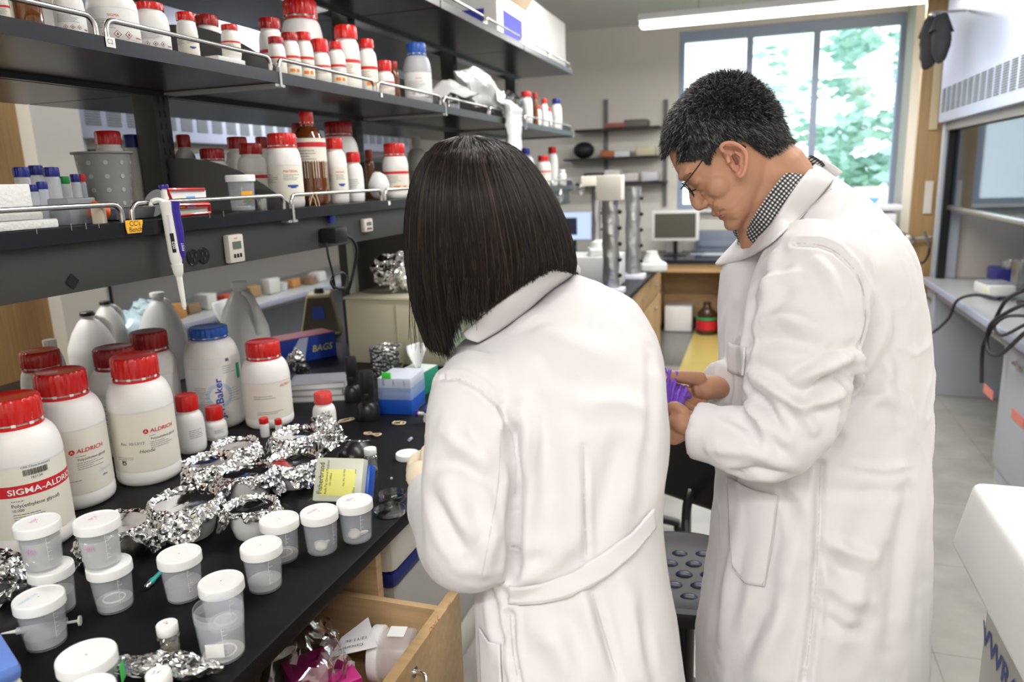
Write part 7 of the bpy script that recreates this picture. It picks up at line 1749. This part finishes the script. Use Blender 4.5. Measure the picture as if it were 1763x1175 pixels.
for s in (-1, 1): MB().box((s*.15, 0, hh+.02), (.09, dd*.98, .003), 0, 0, Matrix.Translation((s*.15, 0, hh+.02)) @ Matrix.Rotation(-s*.9, 4, 'Y') @ Matrix.Translation((-s*.15, 0, -hh-.02))).obj('flap', mat('cardboard_brown', (.40, .30, .20), .7), t)
tz = P(974, 42, X=XS-.06).z; tag(MB().box((0, 0, (tz-zt3)/2), (.30, y2_-y1_-.02, tz-zt3), 0, .004).obj('storage_box', mat('box_ivory', (.78, .77, .72), .6), loc=(XS-.21, (y1_+y2_)/2+.01, zt3+.0008)), 'tall plain white storage box at the far end of the top shelf', 'box')

# ================================================================ back of the room
DY0, DY1b, DZ = 7.10, 7.95, .735
t = thing('writing_desk', 'black-topped maple desk along the back wall with an open knee space', 'desk', (-.4, DY0, 0))
def DB(a, b, bev=0.0, mb=None): return (mb or MB()).box2((a[0]+.4, a[1]-DY0, a[2]), (b[0]+.4, b[1]-DY0, b[2]), 0, bev)
DB((-2.6, DY0, DZ-.035), (.60, DY1b, DZ), .004).obj('desk_top', mat('blue_black_top', (.012, .016, .03), .2), t)
x1_, x2_ = P(1240, 500, Y=DY0).x, P(1137, 500, Y=DY0).x
DB((x1_, DY0+.03, .06), (x1_+.5, DY1b, DZ-.035)).obj('drawer_pedestal', M_WOOD, t); DB((x2_-.5, DY0+.03, .06), (x2_-.02, DY1b, DZ-.035)).obj('drawer_pedestal', M_WOOD, t)
for k in range(3): 
    dw_ = DB((x1_+.01, DY0+.012, .09+k*.2), (x1_+.49, DY0+.03, .28+k*.2), .002).obj('drawer', M_WOODX, t); DB((x1_+.2, DY0-.01, .20+k*.2), (x1_+.3, DY0, .21+k*.2)).obj('handle', M_CHROME, dw_)
DB((x2_-.02, DY1b-.35, .10), (x1_, DY1b-.33, DZ-.035)).obj('modesty_panel', M_WOOD, t); DB((x2_-.02, DY0+.03, DZ-.12), (x1_, DY0+.05, DZ-.035)).obj('apron', M_WOODX, t)
def monitor(pxa, pxb, pya, pyb, Y, bezel, screen, label, bw):
    a, b = P(pxa, pya, Y=Y), P(pxb, pyb, Y=Y); w, h = b.x-a.x, a.z-b.z; t = thing('computer_monitor', label, 'monitor', ((a.x+b.x)/2, Y, DZ))
    zc = (a.z+b.z)/2-DZ; MB().box((0, .02, zc), (w, .035, h), 0, .012).obj('bezel', bezel, t); s_ = MB().box((0, .0005, zc), (w-bw*2, .003, h-bw*2), 0); s_.obj('screen', screen, t)
    MB().cyl((0, .05, 0.01), (0, .05, zc), .02).box((0, .05, .006), (.22, .16, .012), 0, .004).obj('stand', M_BLACKP, t); return t
monitor(1122, 1203, 363, 415, 7.45, M_PAPERW, mat('dim_screen', (.11, .11, .085), .25), 'computer monitor with white bezel and blank dark screen on the back desk', .030)
m_ = monitor(955, 1019, 365, 414, 7.3, mat('pale_bezel', (.55, .60, .75), .4), mat('lit_screen', (.1, .1, .1), .3, emit=(.55, .70, 1.0), es=1.3), 'lit pale blue computer screen behind the dark-haired head', .012)
MB().box((-.05, -.003, P(975, 390, Y=7.3).z-DZ), (.18, .002, .17), 0).obj('dark_window', mat('dark_window', (.03, .03, .06), .4), m_)
# keyboard, papers, things on the desk
k = P(1160, 428, z=DZ+.01); tag(MB().box((0, 0, .012), (.44, .15, .022), 0, .004).obj('keyboard', mat('blue_grey', (.14, .18, .30), .3), loc=(k.x, k.y, DZ+.001)), 'dark keyboard in front of the white-bezelled monitor', 'keyboard')
for i, (px, py, w, d, c, lb) in enumerate(((1238, 428, .26, .20, (.80, .84, .92), 'bright paper sheet on the back desk right of the monitor'), (1205, 432, .14, .10, (.55, .65, .85), 'small pale paper beside the keyboard on the back desk'))):
    k = P(px, py, z=DZ); k.y = min(k.y, 7.6); tag(MB().box((0, 0, .003), (w, d, .005), 0).obj('paper_sheet', mat('sheet%d' % i, c, .5), loc=(k.x, k.y, DZ+.001), rz=.2*i), lb, 'paper')
k = P(1238, 405, Y=7.75); tag(MB().box((0, 0, .11), (.46, .10, .22), 0, .01).box((0, -.06, .09), (.40, .02, .06), 0, .004).obj('desktop_printer', mat('printer_grey', (.22, .26, .34), .4), loc=(k.x, 7.8, DZ+.001)), 'grey desktop printer on the back desk behind the papers', 'printer')
k = P(1208, 380, Y=7.8); tag(MB().box((0, 0, .12), (.16, .14, .24), 0, .01).obj('file_box', M_PAPERW, loc=(-.80, 7.82, DZ+.001)), 'white file box on the back desk behind the monitor', 'box')
# under the desk
k = P(1152, 560, z=.0); tag(MB().box((0, 0, .13), (.26, .24, .25), 0, .01).obj('floor_box', M_PAPERW, loc=(x2_+.15, 7.42, .001)), 'white box on the floor under the back desk', 'box')
k = P(1222, 575, z=0); t = thing('floor_bottle', 'dark bottle with red and green label standing on the floor under the desk', 'bottle', (k.x-.03, min(k.y, 7.4), 0.001))
MB().lathe([(.001, 0), (.09, 0), (.10, .02), (.10, .20), (.04, .26), (.035, .31), (.001, .31)], 28, 0, cap=False).obj('bottle_body', mat('dark_brown_glass', (.06, .03, .015), .2), t); MB().lathe([(.101, .05), (.102, .05), (.102, .14), (.101, .14)], 28, 0, cap=False).obj('red_label', M_REDINK, t); MB().lathe([(.101, .15), (.102, .15), (.102, .17), (.101, .17)], 28, 0, cap=False).obj('green_label', MT['green_ink'], t)
# wall shelves
M_BLK = mat('black_shelf', (.015, .015, .017), .5)
t = thing('wall_shelving', 'black bracketed wall shelves on the back wall left of the window', 'shelving', (-1.5, YB-.02, 1.2))
def WB(a, b, mb=None): return (mb or MB()).box2((a[0]+1.5, a[1]-YB+.02, a[2]-1.2), (b[0]+1.5, b[1]-YB+.02, b[2]-1.2))
zz = [P(1090, 219, Y=7.75).z, P(1060, 271, Y=7.75).z, P(1070, 314, Y=7.75).z]; xr = P(1135, 220, Y=7.7).x
for i, (z, xl) in enumerate(((zz[0], P(985, 225, Y=7.7).x), (zz[1], P(970, 270, Y=7.7).x), (zz[2], P(985, 316, Y=7.7).x))): WB((xl, YB-.30, z-.02), (xr+(.0, .0, .06)[i], YB-.02, z)).obj('shelf', M_BLK, t)
for px in (1043, 1146):
    x = P(px, 200, Y=YB-.02).x; WB((x-.02, YB-.03, 1.2), (x+.02, YB-.005, P(px, 172, Y=YB).z)).obj('upright', mat('bracket_grey', (.18, .18, .18), .5), t)
wall_items = [(1062, 0, .34, .22, .05, (.40, .14, .12), 'flat reddish folder pile on the top wall shelf'), (1095, 0, .36, .2, .075, (.16, .15, .13), 'dark slanted folder on the top wall shelf'), (1045, 1, .22, .2, .07, (.45, .14, .06), 'rust coloured box on the middle wall shelf'), (1072, 1, .24, .2, .06, (.75, .76, .80), 'white stack of paper on the middle wall shelf'), (1112, 1, .30, .2, .10, (.62, .58, .42), 'beige bag on the middle wall shelf'),
              (1022, 2, .30, .2, .10, (.03, .03, .07), 'dark box on the lowest wall shelf'), (1055, 2, .26, .2, .13, (.74, .76, .72), 'white box on the lowest wall shelf'), (1085, 2, .26, .2, .09, (.66, .62, .62), 'pinkish white pile on the lowest wall shelf'), (1120, 2, .24, .2, .10, (.70, .70, .74), 'crumpled pale bag on the lowest wall shelf')]
for i, (px, k, w, d, h, c, lb) in enumerate(wall_items):
    x = P(px, 260, Y=7.8).x; m = MB().box((0, 0, h/2), (w*.66, d, h), 0, min(.02, h*.3)); m.v = [tuple(q) for q in crumple(m.v, .006, 9, i)]; m.v = [(a, b, max(c_, 0)) for a, b, c_ in m.v]
    tag(m.obj('shelf_item', mat('shelf_item%d' % i, c, .6), loc=(x, YB-.16, zz[k]+.001), rz=.05*((i*7) % 5-2)), lb, 'pile' if 'pile' in lb or 'stack' in lb else 'box' if 'box' in lb else 'bag' if 'bag' in lb else 'folder')
x = P(1004, 258, Y=7.8).x; tag(MB().ball((0, 0, .085), .10, 0, 24, sc=(1.1, 1, .85)).obj('helmet', M_BLK, loc=(x, YB-.17, zz[1]+.001)), 'round black helmet on the middle wall shelf', 'helmet')
# right of the window: bench with boxes, partly hidden by the man
t = thing('side_counter', 'white side counter by the window, mostly hidden behind the person with glasses', 'counter', (P(1500, 400, Y=7.3).x, 7.3, 0))
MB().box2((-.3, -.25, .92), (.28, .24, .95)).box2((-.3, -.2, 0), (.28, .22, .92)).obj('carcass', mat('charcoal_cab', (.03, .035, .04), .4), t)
def rbox(px, py, Y, w, h, cols, label, tri=False):
    a = P(px, py, Y=Y); t = thing('carton_box', label, 'box', (a.x, Y+.1, a.z-h/2)); MB().box((0, 0, h/2), (w, .18, h), 0, .004).obj('carton', cols, t)
    if tri: MB().add([(-.06, -.092, h*.62), (.06, -.092, h*.62), (0, -.092, h*.25)], [(0, 2, 1)]).obj('blue_triangle', mat('sky_print', (.15, .45, .85), .4), t)
    return t
a = P(1500, 372, Y=7.25).z
tag(MB().box((0, 0, (a-.952)/2), (.36, .24, a-.952), 0, .01).obj('black_cabinet', M_BLK, loc=(P(1500, 390, Y=7.25).x, 7.30, .951)), 'black appliance under the carton with the blue triangle', 'appliance')
h_ = P(1500, 322, Y=7.2).z-a; t = thing('carton_box', 'white carton with a blue triangle under the window, right of the shoulder', 'box', (P(1499, 345, Y=7.2).x, 7.30, a+.001)); MB().box((0, 0, h_/2), (.27, .2, h_), 0, .004).obj('carton', M_PAPERW, t); MB().add([(-.07, -.102, h_*.62), (.07, -.102, h_*.62), (0, -.102, h_*.2)], [(0, 2, 1)]).obj('blue_triangle', mat('sky_print', (.15, .45, .85), .4), t)
a2 = P(1528, 380, Y=6.9); t = thing('lab_shaker', 'white instrument on the side counter beside the wooden door', 'instrument', (a2.x, 7.08, .951)); MB().box((0, 0, (a2.z-.951)/2+.03), (.16, .2, a2.z-.951+.06), 0, .02).box((0, 0, a2.z-.951+.1), (.24, .24, .05), 0, .015).obj('housing', mat('pale_grey_white', (.66, .70, .78), .35), t)

# ================================================================ fume hood contents
cz = .777
def hp_(px, py): return P(px, py, z=cz)
tag(MB().box2((-.0, -.0, 0), (.30, 1.35, .02)).obj('dark_liner', mat('dark_liner', (.05, .05, .05), .4), loc=(1.36, 3.3, cz+.0005)), 'dark liner tray lying on the right fume hood counter', 'tray')
for i, (px, py, r, h, lb) in enumerate(((1712, 470, .055, .16, 'conical glass flask in the right fume hood, leftmost'), (1733, 470, .05, .13, 'round glass beaker in the right fume hood'), (1757, 475, .05, .16, 'glass jar at the right photo edge in the fume hood'))):
    p = P(px, py, X=1.52); t = MB(); 
    if i == 0: t.lathe([(.001, .001), (r, .001), (r*1.02, .01), (r*.4, h*.72), (r*.38, h*.9), (r*.48, h), (r*.44, h), (r*.34, h*.9), (r*.9, .012), (.001, .006)], 32, 0, cap=False)
    else: t.lathe([(.001, .001), (r, .001), (r, h*.9), (r*1.08, h), (r*1.0, h), (r*.94, h*.88), (r*.94, .006), (.001, .006)], 32, 0, cap=False)
    tag(t.obj('glass_flask', M_CLEARB, loc=(1.62 if i == 0 else 1.52, min(p.y, 5.4), cz+.0215)), lb, 'glassware', 'glassware in the fume hood')
p = P(1690, 475, X=1.45); p.y = 5.35; tag(MB().box((0, 0, .04), (.12, .22, .08), 0, .01).obj('blue_bin', mat('indigo_bin', (.04, .04, .25), .4), loc=(1.50, p.y+.1, cz+.0215)), 'indigo plastic bin in the right fume hood', 'bin')
p = P(1745, 505, z=cz+.03); t = thing('stirring_hotplate', 'white hotplate with yellow sticker on the right fume hood counter', 'hotplate', (1.30, p.y, cz+.0215), .1); MB().box((0, 0, .035), (.14, .22, .06), 0, .012).obj('base', mat('instrument_white', (.75, .76, .74), .35), t); MB().box((0, 0, .070), (.13, .15, .010), 0, .002).obj('plate', mat('plate_grey', (.30, .32, .36), .3), t); MB().lathe([(.001, 0), (.012, 0), (.012, .002), (.001, .002)], 16, 0, Matrix.Translation((-.0705, -.07, .035)) @ Matrix.Rotation(-math.pi/2, 4, 'Y')).obj('yellow_sticker', mat('carton_yellow', (.85, .75, .15), .4), t)
# taps and pipe inside hood
for i, (px, py) in enumerate(((1687, 402), (1722, 432))):
    p = P(px, py, X=1.785); t = thing('gas_tap', 'green-handled gas tap on the hood liner, '+('upper one' if i == 0 else 'lower one'), 'tap', (1.79, min(p.y, (5.55, 5.15)[i]), p.z), 0, 'gas taps in the hood'); MB().cyl((.006, 0, 0), (-.05, 0, 0), .012).cyl((-.045, 0, 0), (-.05, 0, -.05), .008).obj('tap_body', M_BLACKP, t); MB().ball((-.06, 0, .01), .022, 0, 14, sc=(.6, 1.2, .8)).obj('handle', mat('dark_green', (.01, .16, .07), .4), t)
pp = [P(1712, 375, X=1.76), P(1713, 395, X=1.74), P(1722, 408, X=1.72), P(1742, 412, X=1.72), P(1790, 413, X=1.72)]; b_ = pp[0].copy(); tag(MB().tube([q-b_ for q in smooth_path(pp, 5)], .016, 12).obj('black_hose', M_RUBBER, loc=b_), 'thick black hose inside the right fume hood', 'hose')
# cables hanging from the hood
def cable(pts, r, label, X=1.06):
    q = smooth_path([P(a, b, X=X+(c if c else 0)) for a, b, c in pts], 7); b_ = q[0].copy(); return tag(MB().tube([w-b_ for w in q], r, 8).obj('black_cable', M_RUBBER, loc=b_), label, 'cable', 'black cables by the right fume hood')
cable([(1592, 400, 0), (1600, 430, 0), (1590, 452, 0), (1572, 455, -.0), (1563, 480, 0), (1572, 520, 0), (1580, 560, 0), (1600, 575, 0), (1632, 550, 0), (1648, 518, 0), (1680, 508, 0), (1720, 515, .03)], .008, 'black cable looping from the door side over the hood counter edge')
cable([(1763, 500, 0), (1730, 520, 0), (1705, 570, 0), (1692, 600, 0), (1690, 660, 0)], .009, 'black cable hanging straight down in front of the hood counter', 1.06)
cable([(1775, 520, 0), (1740, 535, 0), (1705, 560, 0), (1700, 600, 0), (1720, 612, 0), (1763, 575, 0), (1790, 560, 0)], .009, 'black cable in a wide loop at the right photo edge', 1.05)
cable([(1780, 545, 0), (1735, 545, 0), (1712, 562, 0), (1725, 578, 0), (1763, 560, 0), (1790, 545, 0)], .007, 'thin black cable looping above the wide loop', 1.04)
# black gloves hanging from a hook high on the hood
hk = P(1622, 22, X=.99); t = thing('hanging_gloves', 'pair of dark grey work gloves clipped high on the hood beside the door', 'gloves', hk)
MB().tube([(.125, 0, .0), (-.03, 0, .005), (-.05, 0, -.01)], .008, 8).ball((-.05, 0, -.005), .016, 0, 12).obj('clip', M_CHROME, t)
for i, (dx, dy, s) in enumerate(((-.035, .03, 1.0), (-.01, -.07, .9))):
    dx *= 1.3; dy *= 1.5; g = MB().ball((dx, dy, -.16), .085*s, 0, 24, sc=(.65, .8, 1.75)); g.tube([(dx, dy+.02, -.02), (dx, dy+.01, -.12)], [.035, .065], 14); g.tube([(dx-.01, dy+.05, -.12), (dx-.02, dy+.065, -.17)], [.02, .015], 10); g.v = [tuple(v) for v in crumple(g.v, .010, 18, i)]
    g.obj('glove', mat('dark_cotton', (.045, .045, .05), .9), t)
# yellowish papers at the hood side
for i, (px, py, w, h, c) in enumerate(((1612, 150, .05, .55, (.70, .58, .36)), (1598, 340, .05, .22, (.78, .74, .66)))):
    p = P(px, py, Y=5.84); tag(MB().box((0, 0, 0), (w, .004, h)).obj('paper_strip', mat('strip%d' % i, c, .6), loc=(p.x, 5.84, p.z)), ['tall cream paper strip hanging beside the door', 'pale notice taped beside the door handle'][i], 'paper')
# white freezer with VWR print at the lower right
zl_ = .95; X0 = .415; y1f = P(1680, 825, z=zl_).y
t = thing('chest_freezer', 'white-lidded grey chest freezer with blue lettering at the lower right corner', 'freezer', (X0, y1f, 0))
L = 1.25; 
lid = MB().box((.36, -L/2, zl_-.075), (.74, L, .145), 0, .022, seg=4)
lid.v = [(x-(.022 if x < .2 else 0)*max(0, min(1, (zl_-.02-z)/.1)), y, z) for x, y, z in lid.v]
lid.obj('lid', mat('freezer_white', (.78, .78, .77), .3, spec=.4), t)
rc = MB().box((.37, -L/2, zl_+.001), (.50, L*.80, .006), 0, .003); rc.obj('lid_recess', mat('freezer_cream', (.80, .82, .72), .35), t)
MB().box((.37, -L/2, .40), (.68, L-.06, .80), 0, .012).obj('cabinet', mat('freezer_grey', (.46, .45, .40), .4), t)
n = MB(); pv = P(1692, 1083, X=X0+.029); f_ = plane_map((.0295, pv.y-y1f, pv.z), (0, -1, 0), (0, 0, 1)); put_text(n, 'VWR', .060, 0, f_, .0008, 0, .0, -.022, wide=1.2, bold=True)
pe = f_; u0 = .165; n.add([pe(u0, -.022, .001), pe(u0+.03, -.022, .001), pe(u0+.042, .0, .001), pe(u0+.02, .024, .001), pe(u0, .0, .001)], [(0, 4, 3, 2, 1)]); n.obj('print', mat('vwr_blue', (.03, .06, .28), .5), t)

# ================================================================ clutter on the counter of the left hoods
rc_ = random.Random(12); names = ['tray of brown samples', 'pale box', 'white cup', 'orange tin', 'brown packet', 'white carton', 'red box', 'tan bag']
cols_ = [(.42, .28, .14), (.75, .74, .70), (.80, .80, .80), (.62, .30, .10), (.30, .20, .12), (.78, .78, .76), (.60, .08, .05), (.55, .42, .28)]
for i in range(14):
    k = i % 8; y = 3.08+i*.16; w, d, h = rc_.uniform(.07, .12), rc_.uniform(.08, .12), rc_.uniform(.05, .11); m = MB()
    if k == 2: m.lathe([(.001, 0), (.035, 0), (.045, h), (.041, h), (.032, .004), (.001, .004)], 20, 0, cap=False)
    else: m.box((0, 0, h/2), (w, d, h), 0, .006); m.v = [tuple(q) for q in crumple(m.v, .005, 12, i)]; m.v = [(a, b, max(c, 0)) for a, b, c in m.v]
    tag(m.obj(names[k].replace(' ', '_'), mat('clutter%d' % k, cols_[k], .5), loc=(-3.33-.02*(i % 3), y, .778)), names[k]+' on the left hood counter, '+['nearest', 'second nearest', 'third nearest', 'fourth nearest', 'fifth nearest', 'sixth nearest', 'seventh nearest', 'eighth nearest', 'ninth nearest', 'tenth nearest', 'eleventh nearest', 'twelfth nearest', 'last but one', 'farthest'][i]+' in its row', names[k].split()[-1] if k else 'tray', 'clutter in a row on the left hood counter')
